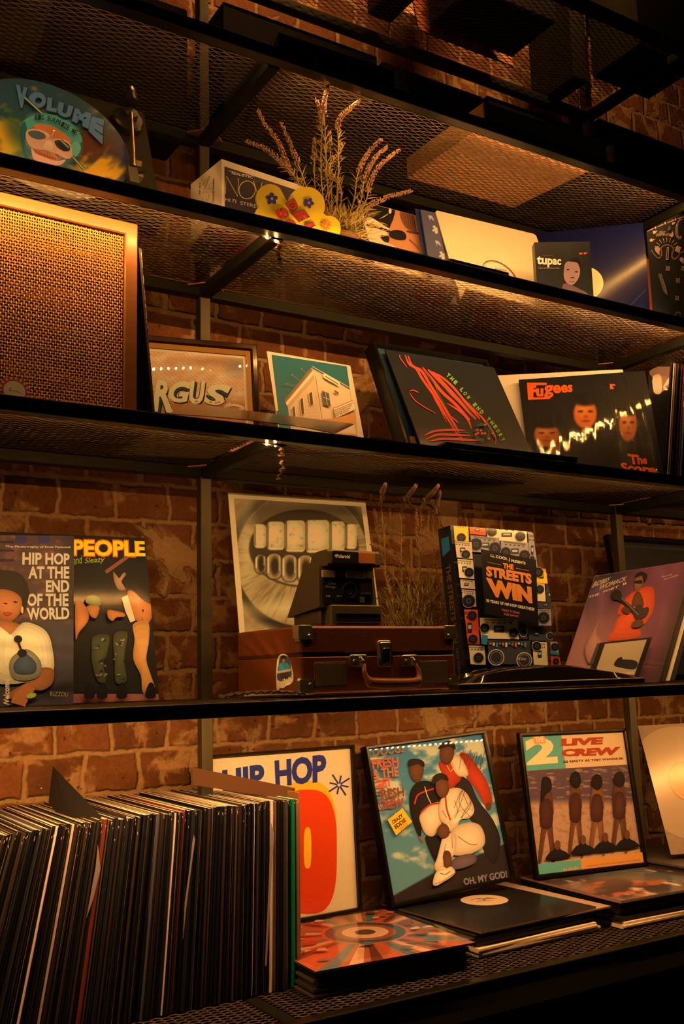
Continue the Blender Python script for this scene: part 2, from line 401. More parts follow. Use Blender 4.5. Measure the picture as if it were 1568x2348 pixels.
    h = math_('MULTIPLY', h, math_('SUBTRACT', 1.0, math_('MULTIPLY', smear, 0.7)))
    h = math_('MAXIMUM', h, math_('MULTIPLY', render_, 0.95))
    h = math_('ADD', h, math_('MULTIPLY', mid.outputs['Fac'], 0.75)); h = math_('ADD', h, math_('MULTIPLY', fine.outputs['Fac'], 0.24)); h = math_('SUBTRACT', h, math_('MULTIPLY', pit, 0.5))
    bp = N.new('ShaderNodeBump'); bp.inputs['Strength'].default_value = 1.0; bp.inputs['Distance'].default_value = 0.011; L.new(h, bp.inputs['Height']); L.new(bp.outputs[0], b.inputs['Normal'])
    return m
BR = brick_material(); MATS['brick'] = BR
def struct(name, lo, hi, m):
    b = MB(); b.box(lo, hi); return tag(b.build(name, m), kind='structure')
struct('wall_back', (-1.2, WALL, 0), (4.2, WALL+0.12, 4.3), BR)
struct('floor', (-1.2, -1.2, -0.05), (4.2, WALL, 0), mat('floor_boards', (0.05, 0.035, 0.022), 0.6, bump=0.3, bscale=20, vary=0.3, stretch=(1, 8, 1)))
struct('ceiling', (-1.2, -1.2, 4.3), (4.2, WALL, 4.35), mat('ceiling_black', (0.012, 0.013, 0.010), 0.9, bump=0.3, bscale=40))
struct('wall_right', (4.2, -1.2, 0), (4.3, WALL, 4.3), mat('wall_dark', (0.10, 0.06, 0.03), 0.9, bump=0.3, bscale=40))

RAIL = mat('rail_enamel', (0.008, 0.008, 0.006), 0.30, spec=0.35, bump=0.06, bscale=160)
STEEL = mat('black_steel', (0.009, 0.010, 0.007), 0.5, spec=0.08, bump=0.12, bscale=160, vary=0.25)
POST = mat('raw_steel', (0.040, 0.036, 0.022), 0.5, metal=0.3, bump=0.12, bscale=90, vary=0.3, stretch=(1, 1, 0.15))
MESH = mat('expanded_metal', (0.050, 0.034, 0.021), 0.34, metal=0.3, spec=0.5)
BLACK = mat('black_plastic', (0.012, 0.013, 0.010), 0.35, bump=0.05, bscale=300)
BLACKG = mat('black_gloss', (0.006, 0.007, 0.005), 0.08, spec=0.6)
b = MB(); b.box((-0.4, 1.475, 0.0), (4.1, 1.90, 0.70)); b.box((-0.4, 1.465, 0.03), (4.1, 1.475, 0.69))  # block added so the space under the lowest shelf stays dark
tag(b.build('dark_filler', mat('filler_black', (0.003, 0.003, 0.002), 0.9, spec=0.02)), 'black block added to keep the space below the lowest mesh shelf dark', 'cabinet')

# ------------------------------------------------------------------ expanded metal, one sheet per bay
def mesh_sheet(length, depth, P=0.0305, h=0.00635, w=0.0021, t=0.0013, tilt=0.62):
    """zigzag strands that touch their neighbours at every other node"""
    n = int(length/(P/2)); rows = int(depth/h); st = []
    for i in range(n+1):
        x = i*P/2
        for d in (-0.0022, 0.0022): st.append((x+d, 1 if i % 2 == 0 else -1))
    st = np.array(st); c_, s_ = math.cos(tilt), math.sin(tilt)
    prof = np.array([(-w/2, -t/2), (w/2, -t/2), (w/2, t/2), (-w/2, t/2)]); prof = np.c_[prof[:, 0]*c_-prof[:, 1]*s_, prof[:, 0]*s_+prof[:, 1]*c_]
    V = []; Fc = []; k = 0; m = len(st)
    for r in range(rows):
        y = (r+0.5)*h+st[:, 1]*(h/2-w*0.32)*(1 if r % 2 == 0 else -1)
        zz = st[:, 1]*0.0005*(1 if r % 2 == 0 else -1)
        for j in range(4): V.append(np.c_[st[:, 0], y+prof[j, 0], zz+prof[j, 1]])
        for j in range(4):
            a = k+j*m; b_ = k+((j+1) % 4)*m
            Fc.append(np.c_[np.arange(a, a+m-1), np.arange(a+1, a+m), np.arange(b_+1, b_+m), np.arange(b_, b_+m-1)])
        k += 4*m
    me = bpy.data.meshes.new('mesh_panel'); V = np.concatenate(V); Fc = np.concatenate(Fc)
    me.vertices.add(len(V)); me.vertices.foreach_set('co', V.ravel()); me.loops.add(len(Fc)*4); me.loops.foreach_set('vertex_index', Fc.ravel())
    me.polygons.add(len(Fc)); me.polygons.foreach_set('loop_start', np.arange(len(Fc))*4); me.polygons.foreach_set('loop_total', np.full(len(Fc), 4))
    me.update(calc_edges=True); me.validate(); me.materials.append(MESH); return me
BAYLEN = XR_-XL-0.026
PANEL = mesh_sheet(BAYLEN, YR-YF-0.006)
BAYS = [(XL-1.163+0.013, XL-0.0125), (XL+0.0125, XR_-0.0125), (XR_+0.0125, XR_+1.163-0.0125)]
def shelf(z, label, bays=(0, 1, 2), x0=-0.36, x1=3.12, name='mesh_shelf'):
    r = empty(name, (0, YF, z), label, 'shelf', 'black steel mesh shelves')
    def part(nm, b, m=STEEL):
        o = b.build(nm, m, r); o.location = (0, -YF, -z); return o
    b = MB(); b.bevbox((x0, YF, z-0.024), (x1, YF+0.025, z), 0.003, axis=0); part('front_rail', b, RAIL)
    for i in bays:
        a, c = BAYS[i]; a = max(a, x0); c = min(c, x1)
        b = MB(); b.bevbox((a, YR, z-0.024), (c, YR+0.025, z), 0.003, axis=0); part('back_rail', b)
        o = bpy.data.objects.new('mesh_panel', PANEL); add(o, r); o.location = (BAYS[i][0], 0.005+0.02, -0.0036)
        o.location = (BAYS[i][0], YF+0.003-YF, -0.0018)
    for x in (XL, XR_):
        if x0 < x < x1:
            b = MB(); b.bevbox((x-0.0125, YF+0.0255, z-0.026), (x+0.0125, YR-0.0005, z-0.002), 0.003, axis=1); part('crossbar', b)
            for sgn in (-1, 1):
                b = MB(); b.raw([(x+sgn*0.013, YR-0.002, z-0.004), (x+sgn*0.040, YR-0.002, z-0.004), (x+sgn*0.013, YR-0.030, z-0.004),
                                 (x+sgn*0.013, YR-0.002, z-0.0065), (x+sgn*0.040, YR-0.002, z-0.0065), (x+sgn*0.013, YR-0.030, z-0.0065)],
                                [(0, 1, 2), (5, 4, 3), (0, 3, 4, 1), (1, 4, 5, 2), (2, 5, 3, 0)]); part('corner_gusset', b, mat('rusty_gusset', (0.20, 0.085, 0.035), 0.6, bump=0.3, bscale=150))
    return r
for z, lab in ((ZD, 'lowest mesh shelf, holding the long row of records and the framed posters'), (ZC, 'eye-level mesh shelf carrying the brown suitcase player and the books'),
               (ZB, 'mesh shelf under the big speaker with the woven grille'), (ZA, 'mesh shelf with the yellow cut-out sign and the picture disc'),
               (ZT, 'dim upper mesh shelf seen from below, with a flat box lying on it'), (ZS, 'highest mesh shelf at the top right of the photo, lit from above')):
    shelf(z, lab, x0=(-0.36 if z != ZS else -0.1), x1=(3.12 if z != ZS else XR_+0.02), bays=((0, 1, 2) if z != ZS else (0, 1)))
for x, lab in ((XL, 'left steel upright against the brick wall'), (XR_, 'right steel upright against the brick wall')):
    b = MB(); b.bevbox((x-0.0118, YR, 0.70), (x+0.0118, YR+0.0235, 3.24), 0.003, axis=2)
    tag(b.build('shelf_upright', POST), lab, 'post', 'steel uprights of the shelving')
b = MB(); b.bevbox((-0.36, YF, ZU-0.024), (3.12, YF+0.025, ZU), 0.003, axis=0); b.box((-0.36, YF+0.03, ZU-0.006), (3.12, YR, ZU))
tag(b.build('top_shelf', STEEL), 'black top shelf above the picture', 'shelf')

# ------------------------------------------------------------------ warm LED strips on the inner face of the front rails
def led_mat(key):
    k = 'led_'+key
    if k not in MATS:
        m = bpy.data.materials.new(k); MATS[k] = m; N, L, b = nodes_of(m)
        b.inputs['Base Color'].default_value = (0.8, 0.6, 0.3, 1); b.inputs['Emission Color'].default_value = (*LED_COLOUR, 1); gg = N.new('ShaderNodeNewGeometry'); mm = N.new('ShaderNodeMath'); mm.operation = 'MULTIPLY_ADD'; mm.inputs[1].default_value = -LED_POWER[key]; mm.inputs[2].default_value = LED_POWER[key]
        L.new(gg.outputs['Backfacing'], mm.inputs[0]); L.new(mm.outputs[0], b.inputs['Emission Strength'])      # an LED shines from its face only
    return MATS[k]
PITCH = 0.01667
def led_strip(key, z, x0, x1, label, tilt=22):
    r = empty('led_strip', ((x0+x1)/2, YF+0.026, z), label, 'light', 'warm LED strips behind the shelf rails')
    def put(o): o.location = (-(x0+x1)/2, -(YF+0.026), -z); return o
    b = MB(); b.box((x0, YF+0.0255, z-0.005), (x1, YF+0.0262, z+0.005), (0.8, 0.75, 0.6)); put(b.build('tape', mat('led_tape', (0.5, 0.45, 0.35), 0.5), r))
    b = MB(); n = int((x1-x0)/PITCH); c, s_ = math.cos(math.radians(tilt)), math.sin(math.radians(tilt))
    for i in range(n):
        x = x0+(i+0.5)*PITCH; y0 = YF+0.0280; u = np.array([0, s_, c])*0.0019; w = np.array([0.0019, 0, 0]); o = np.array([x, y0, z])
        b.raw([o-w-u, o-w+u, o+w+u, o+w-u], [(0, 1, 2, 3)])
    o = put(b.build('diode', led_mat(key), r)); o['kind'] = 'stuff'; return r
LAB = {'T': 'under the dim upper shelf', 'A': 'above the woven speaker grille', 'B': 'under the shelf that holds the speaker', 'C': 'lighting the long row of records', 'U': 'at the very top of the wall'}
for s_, z in (('T', ZT), ('A', ZA), ('B', ZB), ('C', ZC)):
    for i, (a, c) in enumerate(((-0.15, XL-0.0125), (XL+0.06, XR_-0.0125), (XR_+0.03, 2.75))):
        led_strip(s_+str(i), z-{'T': 0.0185, 'A': 0.0185, 'B': 0.0145, 'C': 0.0145}[s_], a, c, 'strip of warm LEDs %s, %s' % (LAB[s_], ('left bay', 'middle bay', 'right bay')[i]), tilt={'T': 36, 'A': (14, -10, 0)[i], 'B': 60, 'C': (34, 60, 60)[i]}[s_])
led_strip('U', ZU-0.012, 0.85, 1.90, 'strip of warm LEDs at the very top of the wall')
def led_tail(key, pts, tail, label):
    """the soldered end of a strip: two bare diodes and the loose, twisted tape"""
    p0 = onY(*pts[0], YF+0.031); r = empty('led_tail', tuple(p0), label, 'light')
    for p in pts:
        w = onY(*p, YF+0.031)-p0; b = MB(); b.ball(w, (0.0021, 0.0016, 0.0021), k=4); b.build('diode', mat('bare_diode', (0.8, 0.6, 0.3), emit=LED_COLOUR, estr=900), r, smooth=True)
    P = spline([onY(*p, YF+0.032)-p0 for p in tail], 5, False); b = MB(); n = len(P); V = []
    for i in range(n):
        a = i*0.8; w = np.array([math.cos(a), math.sin(a)*0.7, 0.2*math.sin(i*1.7)])*0.0052*(0.75+0.5*abs(math.sin(i*0.9))); V += [P[i]-w, P[i]+w]
    b.raw(V, [(2*i, 2*i+1, 2*i+3, 2*i+2) for i in range(n-1)]); b.raw(np.array(V)+[0, 0.0008, 0], [(2*i+2, 2*i+3, 2*i+1, 2*i) for i in range(n-1)])
    b.build('loose_tape', mat('foil_tape', (0.25, 0.20, 0.13), 0.25, metal=0.6, bump=0.6, bscale=400), r)
led_tail('A1', [(612, 545), (633, 554)], [(600, 538), (612, 546), (633, 553), (638, 566), (636, 584), (640, 600), (638, 610)], 'loose end of an LED strip with two bare diodes below the yellow sign')
led_tail('B1', [(612, 1019), (631, 1022)], [(604, 1017), (618, 1020), (636, 1022), (646, 1030), (645, 1048), (650, 1070), (642, 1088), (639, 1100)], 'loose end of an LED strip hanging above the mouth print')
# ------------------------------------------------------------------ makers for printed things
MATTE = print_mat('print_matte', 0.65, spec=0.2)
SATIN = print_mat('print_satin', 0.46, spec=0.22)
GLOSS = print_mat('print_gloss', 0.45, spec=0.15, coat=0.28, coat_rough=0.11, bump=0.05, bscale=260)
PANE = clear_mat('clear_pane', 0.012)
FILM = clear_mat('shrink_film', 0.05, bump=0.10, bscale=24, stretch=(5.5, 0.6, 1), ior=1.7)
SLEEVEFILM = clear_mat('poly_sleeve', 0.12, bump=0.35, bscale=14, stretch=(1, 1, 1))
GOLDW = mat('gilt_wood', (0.80, 0.50, 0.16), 0.34, metal=0.35, bump=0.15, bscale=120)
REDWOOD = mat('dark_red_lacquer', (0.022, 0.007, 0.004), 0.2, spec=0.3, coat=0.25, bump=0.03)
def base_art(plane, w, h, t, white, ground, side=(0.03, 0.025, 0.02), org=(0, 0), sc=1.0, r=0.0):
    a = Art(plane, 0.0, org, sc, white); a.w, a.h = w, h; a.clip = (0.0008, 0.0008, w-0.0008, h-0.0008)
    o = [(0, 0), (w, 0), (w, h), (0, h)] if not r else [(r, 0), (w-r, 0), (w, r), (w, h-r), (w-r, h), (r, h), (0, h-r), (0, r)]
    a.prism(o, -t, 0.0, a.col(ground), a.col(side) if max(side) > 1 else side); return a
def done(a, name, m, label, cat, group=None):
    o = a.build(name, m); o.matrix_world = a.p.matrix(); return tag(o, label, cat, group)
def film_over(a, parent=None, m=None, name='film', gap=0.0025, n=26, seed=0, amp=0.0011, folds=()):
    """loose clear wrap: a wrinkled skin over the front"""
    b = MB(); u = np.linspace(-0.001, a.w+0.001, n); v = np.linspace(-0.001, a.h+0.001, n); U_, V_ = np.meshgrid(u, v)
    Z = gap+a.z+amp*(vnoise(U_*75+seed, V_*5+seed, seed, 3)-0.5)*2; 
    for f0, sl, w_, h_ in folds: Z = Z+h_*np.exp(-((U_-f0-sl*V_)/w_)**2)
    b.grid(U_, V_, Z, np.full((n*n, 3), 0.5)); o = b.build(name, m or FILM, parent, smooth=True)
    return o
def frame_thing(plane, w, h, bar, depth, mat_bar, label, cat='picture frame', glass=True, proud=0.006, group=None, inner=None, name='framed_poster'):
    """mitred frame + print + glass; returns root and an Art for the print (built by the caller)"""
    r = empty(name, label=label, cat=cat, group=group, matrix=plane.matrix())
    b = MB(); o = [(0, 0), (w, 0), (w, h), (0, h)]; i_ = [(bar, bar), (w-bar, bar), (w-bar, h-bar), (bar, h-bar)]
    prof = [(0, -depth), (0, proud-0.0012), (0.12, proud), (0.7, proud), (1.0, proud-0.003), (1.0, -depth)]
    n = len(prof); V = []
    for c in range(4):
        for (f, z) in prof: V.append((o[c][0]+(i_[c][0]-o[c][0])*f, o[c][1]+(i_[c][1]-o[c][1])*f, z))
    b.raw(V, [(c*n+k, c*n+k+1, ((c+1) % 4)*n+k+1, ((c+1) % 4)*n+k) for c in range(4) for k in range(n-1)]); b.build('frame', mat_bar, r)
    b = MB(); b.box((bar*0.5, bar*0.5, -depth), (w-bar*0.5, h-bar*0.5, -depth+0.002), (0.05, 0.035, 0.02)); b.build('backing', mat('backing_board', (0.08, 0.05, 0.03), 0.8), r)
    if inner:
        b = MB(); k = inner[0]; o = [(bar, bar), (w-bar, bar), (w-bar, h-bar), (bar, h-bar)]; i_ = [(bar+k, bar+k), (w-bar-k, bar+k), (w-bar-k, h-bar-k), (bar+k, h-bar-k)]; V = []
        for c in range(4): V += [(*o[c], proud-0.003), (*i_[c], -0.004)]
        b.raw(V, [(c*2, c*2+1, ((c+1) % 4)*2+1, ((c+1) % 4)*2) for c in range(4)]); b.build('inner_lip', inner[1], r); bar = bar+k
    if glass:
        b = MB(); b.box((bar*0.92, bar*0.92, -0.0036), (w-bar*0.92, h-bar*0.92, -0.0018)); b.build('glass', PANE, r)
    return r, bar
def print_in(plane, r, w, h, bar, white, ground, org, sc, m=MATTE, z=-0.0062):
    a = Art(plane, z, org, sc, white); a.step = 0.00007; a.w, a.h = w, h; a.clip = (bar*0.95, bar*0.95, w-bar*0.95, h-bar*0.95)
    x0, y0, x1, y1 = a.clip; a.prism([(x0, y0), (x1, y0), (x1, y1), (x0, y1)], z-0.0006, z, a.col(ground)); return a
def Q(*p): return [(p[i], p[i+1]) for i in range(0, 8, 2)]
# ================================================================== bottom shelf: framed posters
BLK = mat('black_frame', (0.006, 0.006, 0.005), 0.24, spec=0.22, bump=0.03, bscale=80)
NAVY, CREAM = (36, 40, 78), (222, 168, 96)
# --- white poster with blue lettering and a red numeral
P = Plane(0.8577-0.33+0.3103-0.02, 1.8335, ZD+0.05, 0.03, 0.035); wq, hq = 0.36, 0.336
P.o = np.array([1.168-wq, 1.8335, ZD+0.0505])
r, bar = frame_thing(P, wq, hq, 0.0065, 0.012, BLK, 'framed white poster lettered HIP HOP in navy above a big red zero', proud=0.004)
a = print_in(P, r, wq, hq, bar, (232, 178, 104), CREAM, (480, 1660), 2.178)
sup = lambda cx, cy, rx, ry: oval(cx, cy, rx, ry, 48, 0, 3.0)
a.poly(sup(495, 600, 150, 315), (236, 150, 20)); a.poly(sup(498, 640, 147, 312), (216, 52, 6)); a.poly(sup(498, 620, 19, 104), (240, 160, 20))
a.poly(sup(180, 640, 130, 312), (216, 52, 6))
a.text('HOP', Q(332, 182, 592, 148, 590, 290, 338, 316), NAVY, 0.045, cs=0.95); a.text('HIP', Q(70, 232, 280, 198, 284, 330, 74, 366), NAVY, 0.045)
for k in range(4):
    an = math.radians(12+45*k); dx, dy = math.cos(an), math.sin(an); R_ = 62 if k % 2 else 48
    a.line([(655-dx*R_, 305-dy*R_), (655-dx*8, 305-dy*8)], 8, NAVY); a.line([(655+dx*8, 305+dy*8), (655+dx*R_, 305+dy*R_)], 8, NAVY)
a.build('print', MATTE, r)

# --- blue-sky poster
P = Plane(1.2295, 1.8230, ZD+0.0508, -0.053, 0.181, 0.058); wq, hq = 0.329, 0.334
r, bar = frame_thing(P, wq, hq, 0.008, 0.022, BLK, 'black-framed poster of three figures against a cloudy blue sky, with a yellow sticker', proud=0.004)
a = print_in(P, r, wq, hq, bar, (226, 176, 108), (70, 100, 92), (480, 1660), 2.178)
def sky(x, y, u, v):
    n = vnoise(x/95, y/60, 3, 5); C = np.tile(np.array([62., 104., 104.]), (len(x), 1)); C = mixc(C, (104, 128, 104), np.clip(v*0.9, 0, 1))
    C = mixc(C, (202, 172, 112), np.clip((n-0.50)*7, 0, 1)*0.9)
    hill = np.clip((y-(858-(x-915)*0.56+60*np.maximum(0, (x-1130)/400)**1))/10, 0, 1)
    return mixc(C, (46, 30, 22), hill)
a.paint((bar, bar, wq-bar, hq-bar), 150, sky)
DK, SK, RD, WH = (26, 18, 14), (92, 46, 22), (168, 44, 16), (212, 160, 100)
a.softy = 0.3
a.poly([(1215, 250), (1300, 280), (1350, 380), (1425, 480), (1462, 590), (1432, 700), (1380, 640), (1340, 520), (1270, 420)], (40, 28, 22), 5)
a.poly([(1150, 200), (1180, 175), (1225, 160), (1265, 260), (1240, 300), (1205, 330), (1185, 280)], RD, 4); a.poly([(1255, 150), (1300, 152), (1345, 210), (1395, 290), (1420, 385), (1400, 430), (1378, 400), (1340, 330), (1290, 260)], RD, 4)
a.poly([(1205, 170), (1258, 160), (1300, 248), (1262, 262), (1232, 240)], WH, 4); a.oval(1400, 410, 14, 20, SK); a.poly([(1155, 150), (1165, 105), (1195, 92), (1222, 108), (1228, 150), (1210, 192), (1185, 202), (1165, 185)], SK, 4); a.poly([(1150, 125), (1165, 95), (1200, 82), (1230, 100), (1232, 128), (1200, 112)], DK, 3)
a.line([(1190, 205), (1208, 235), (1222, 215), (1222, 180)], 4, (200, 150, 70), 4)
a.poly([(1005, 350), (1030, 300), (1062, 284), (1110, 288), (1160, 330), (1185, 400), (1150, 410), (1100, 420), (1060, 470), (1062, 560), (1040, 540), (1008, 440)], DK, 5); a.poly([(1085, 560), (1150, 560), (1175, 620), (1160, 680), (1135, 690), (1100, 620)], DK, 4)
a.poly([(1055, 455), (1100, 405), (1165, 392), (1172, 470), (1128, 555), (1085, 550), (1060, 500)], WH, 5); a.line([(1028, 400), (1040, 360), (1070, 340), (1125, 322)], 8, RD, 4); a.line([(1060, 442), (1105, 404), (1165, 394)], 9, RD, 4); a.line([(1050, 560), (1070, 590)], 7, RD)
a.line([(1078, 312), (1092, 360), (1110, 398)], 4, WH, 3); a.poly([(1002, 240), (1005, 195), (1030, 180), (1062, 186), (1074, 225), (1066, 265), (1045, 292), (1020, 280)], SK, 4); a.poly([(998, 215), (1000, 180), (1035, 172), (1072, 186), (1074, 215), (1040, 200)], DK, 3)
a.poly([(1178, 345), (1215, 320), (1262, 325), (1300, 365), (1325, 430), (1300, 470), (1255, 478), (1235, 520), (1190, 540), (1175, 500), (1150, 470), (1150, 400)], WH, 5); a.poly([(1250, 430), (1310, 425), (1318, 450), (1262, 475), (1215, 510), (1200, 490)], (222, 170, 108), 4)
a.line([(1180, 352), (1186, 420), (1205, 480)], 8, RD, 4); a.line([(1225, 380), (1240, 430), (1228, 470)], 3, (150, 104, 60), 4); a.line([(1270, 350), (1290, 400)], 3, (150, 104, 60)); a.line([(1165, 430), (1185, 470)], 3, (150, 104, 60))
a.poly([(1215, 525), (1290, 492), (1350, 505), (1376, 560), (1368, 612), (1300, 650), (1225, 655), (1190, 620)], (206, 156, 98), 5); a.poly([(1168, 560), (1200, 545), (1232, 560), (1228, 640), (1190, 690), (1150, 740), (1124, 715), (1140, 660)], (214, 164, 104), 5); a.poly([(1230, 665), (1320, 650), (1330, 690), (1260, 722), (1200, 720)], (96, 66, 56), 4)
a.line([(1240, 560), (1300, 600), (1340, 600)], 3, (150, 106, 62), 4); a.line([(1180, 600), (1165, 670)], 3, (150, 106, 62), 3); a.line([(1210, 560), (1214, 620)], 3, (150, 106, 62), 3)
a.poly([(1128, 310), (1135, 275), (1165, 262), (1190, 285), (1196, 330), (1180, 362), (1155, 368), (1135, 345)], SK, 4); a.poly([(1110, 300), (1118, 262), (1150, 246), (1182, 256), (1192, 285), (1160, 276), (1130, 292)], DK, 4); a.poly([(1135, 540), (1150, 505), (1178, 500), (1196, 525), (1192, 560), (1160, 572)], SK, 4)
a.poly([(1168, 640), (1200, 640), (1208, 700), (1192, 735), (1172, 720)], SK, 3); a.poly([(1114, 800), (1120, 760), (1138, 728), (1160, 708), (1182, 720), (1205, 712), (1226, 738), (1205, 765), (1165, 790), (1132, 808)], (222, 172, 108), 4)
a.softy = 0; a.line([(1150, 745), (1175, 752), (1200, 735)], 4, (96, 60, 40), 3); a.line([(1140, 735), (1165, 725)], 2, (130, 90, 56)); a.line([(1120, 800), (1165, 784), (1220, 745)], 3, (150, 104, 60), 3)
for k, (t, q, c) in enumerate([('DOUGE', Q(806, 118, 970, 102, 974, 142, 812, 166), (132, 82, 44)), ('FRESH', Q(808, 178, 940, 162, 944, 212, 814, 226), (170, 70, 36)), ('& THE', Q(812, 228, 940, 212, 944, 262, 818, 276), (172, 84, 40)),
                               ('GET', Q(820, 280, 905, 268, 910, 312, 826, 326), (196, 62, 30)), ('FRESH', Q(828, 330, 966, 314, 970, 362, 834, 378), (120, 44, 26)), ('CREW', Q(840, 384, 966, 366, 972, 414, 846, 430), (150, 48, 26))]): a.text(t, q, c, 0.03)
a.poly([(886, 478), (958, 418), (1010, 490), (930, 558)], (222, 150, 30)); a.text('CRAZY', Q(905, 486, 958, 446, 966, 464, 914, 502), (50, 30, 8), 0.04); a.text('EDDIE', Q(918, 508, 972, 468, 980, 486, 927, 526), (50, 30, 8), 0.04)
for k in range(4): a.line([(938+k*4, 520+k*5), (980+k*3, 492+k*4)], 1.4, (90, 56, 12))
for k in range(11):
    t = k/10; a.oval(886+72*t, 478-60*t, 2.6, 2.6, (60, 34, 10), n=8); a.oval(930+80*t, 558-68*t, 2.6, 2.6, (60, 34, 10), n=8)
a.text('OH, MY GOD!', Q(1260, 772, 1476, 732, 1483, 772, 1268, 812), (118, 96, 84), 0.03)
for pts in ([(1240, 230), (1262, 130), (1270, 200), (1300, 130), (1290, 230)], [(1300, 190), (1330, 140), (1322, 210), (1352, 150), (1345, 230), (1370, 130)], [(1215, 420), (1260, 330), (1300, 400), (1250, 470), (1310, 380), (1330, 440)], [(1230, 450), (1280, 300), (1240, 390), (1300, 470)]):
    a.line(pts, 2.2, (20, 20, 26), 6)
a.build('print', MATTE, r)

# --- teal and cream poster with a big 2
P = Plane(1.6609*0.978, 1.8554*0.978, ZD+0.0612, -0.110, 0.130, -0.011); wq, hq = 0.3275, 0.3285
r, bar = frame_thing(P, wq, hq, 0.009, 0.012, BLK, 'black-framed poster with a cream 2 on teal above four standing figures on a beach', proud=0.004)
a = print_in(P, r, wq, hq, bar, (222, 162, 92), (196, 130, 66), (1100, 1560), 3.35)
TEAL = (88, 124, 84)
a.poly([(290, 420), (636, 410), (674, 674), (325, 700)], TEAL); a.poly([(636, 410), (1120, 388), (1150, 646), (674, 674)], (206, 138, 74))
def beach(x, y, u, v):
    C = np.tile(np.array([86., 52., 40.]), (len(x), 1)); n = vnoise(x/70, y/14, 9, 4)
    C = mixc(C, (150, 92, 54), np.clip((n-0.55)*8, 0, 1)*(y < 900)); C = mixc(C, (176, 110, 62), np.clip((y-905)/60, 0, 1)); C = mixc(C, (140, 78, 40), np.clip((vnoise(x/30, y/20, 5)-0.55)*5, 0, 1)*(y > 930)*0.6); return C
Hc = homog([(0, 0), (1, 0), (1, 1), (0, 1)], [(345, 695), (1145, 645), (1240, 1290), (440, 1420)])
g = 90; uu, vv = np.meshgrid(np.linspace(0, 1, g), np.linspace(0, 1, g)); pc = hmap(Hc, np.c_[uu.ravel(), vv.ravel()]); lc = a.L(pc)
a.grid(lc[:, 0].reshape(g, g), lc[:, 1].reshape(g, g), np.full((g, g), a.up()), np.clip(lin(beach(pc[:, 0], pc[:, 1], 0, 0))/lin(a.white)*0.8, 0.004, 0.9))
a.text('2', Q(352, 446, 590, 434, 612, 632, 372, 652), (228, 160, 82), 0.05); a.poly([(415, 428), (508, 420), (520, 482), (430, 490)], (206, 118, 48)); a.text('THE', Q(430, 432, 500, 426, 506, 468, 440, 476), (226, 168, 96), 0.03)
a.text('LIVE', Q(622, 448, 960, 434, 966, 490, 634, 504), (158, 48, 18), 0.07, 0.1); a.text('CREW', Q(632, 528, 1094, 508, 1090, 572, 642, 586), (158, 48, 18), 0.07, 0.1)
a.text('AS NASTY AS THEY WANNA BE', Q(645, 616, 1110, 590, 1112, 606, 648, 634), (40, 34, 22), 0.03)
a.softy = 0.3
for k, (x, top, bot, wd, c) in enumerate([(520, 745, 1395, 74, (96, 46, 20)), (742, 705, 1340, 66, (104, 50, 20)), (905, 725, 1320, 70, (120, 60, 26)), (1075, 705, 1300, 70, (90, 44, 20))]):
    h = bot-top; a.poly([(x-wd*0.5, top+h*0.17), (x, top+h*0.12), (x+wd*0.55, top+h*0.17), (x+wd*0.8, top+h*0.42), (x+wd*0.62, top+h*0.5), (x+wd*0.95, top+h*0.98), (x+wd*0.55, top+h), (x+wd*0.1, top+h*0.62), (x-wd*0.5, top+h), (x-wd*0.85, top+h*0.98), (x-wd*0.45, top+h*0.5), (x-wd*0.75, top+h*0.42)], c, 4)
    a.poly([(x-wd*0.5, top+h*0.28), (x+wd*0.5, top+h*0.28), (x+wd*0.62, top+h*0.58), (x-wd*0.62, top+h*0.58)], (70, 28, 16), 3)
    a.poly([(x-34, top+h*0.03), (x, top-6), (x+34, top+h*0.03), (x+40, top+h*0.14), (x, top+h*0.2), (x-42, top+h*(0.30 if k == 0 else 0.13))], (26, 12, 8), 5)
for x, y in ((600, 1320), (795, 1280), (965, 1260), (1130, 1240)): a.poly([(x-85, y+60), (x-60, y), (x-22, y-25), (x-20, y-75), (x+18, y-78), (x+22, y-25), (x+66, y), (x+90, y+40)], (22, 14, 10), 5); a.oval(x, y-55, 22, 36, (96, 46, 20))
a.softy = 0
a.poly([(430, 1412), (775, 1378), (782, 1470), (438, 1510)], TEAL); a.poly([(775, 1378), (1262, 1318), (1268, 1410), (782, 1470)], (206, 110, 34)); a.text('ALBUM', Q(632, 1444, 756, 1430, 757, 1452, 634, 1466), (196, 112, 40), 0.05)
a.text('WARNING EXPLICIT LANGUAGE CONTAINED', Q(812, 1424, 1232, 1374, 1233, 1384, 813, 1434), (120, 60, 22))
a.build('print', MATTE, r)

# --- sleeve with a golden disc
P = Plane(1.9969, 1.7432, ZD+0.082, -0.432, 0.403, 0.019)
a = base_art(P, 0.33, 0.328, 0.005, (240, 190, 110), (150, 110, 62), org=(1100, 1560), sc=3.35)
def gold(x, y, u, v): return mixc(np.tile(np.array([168., 120., 66.]), (len(x), 1)), (136, 96, 50), vnoise(x/40, y/40, 4)*0.8)
a.paint((0.001, 0.001, 0.329, 0.327), 40, gold)
c0 = a.L([(1600, 780)])[0]
for rr, c in ((0.150, (150, 106, 56)), (0.147, (178, 128, 70)), (0.052, (120, 84, 44)), (0.050, (222, 124, 52)), (0.004, (20, 16, 12))): a.lpoly(np.array([(c0[0]+rr*math.cos(t), c0[1]+rr*math.sin(t)) for t in np.linspace(0, 2*math.pi, 64)[:-1]]), c)
done(a, 'record_sleeve', print_mat('gold_foil_print', 0.26, coat=0.5, coat_rough=0.2, spec=0.9, bump=0.08, bscale=300), 'golden record sleeve with a large disc and orange label on the bottom shelf', 'record')

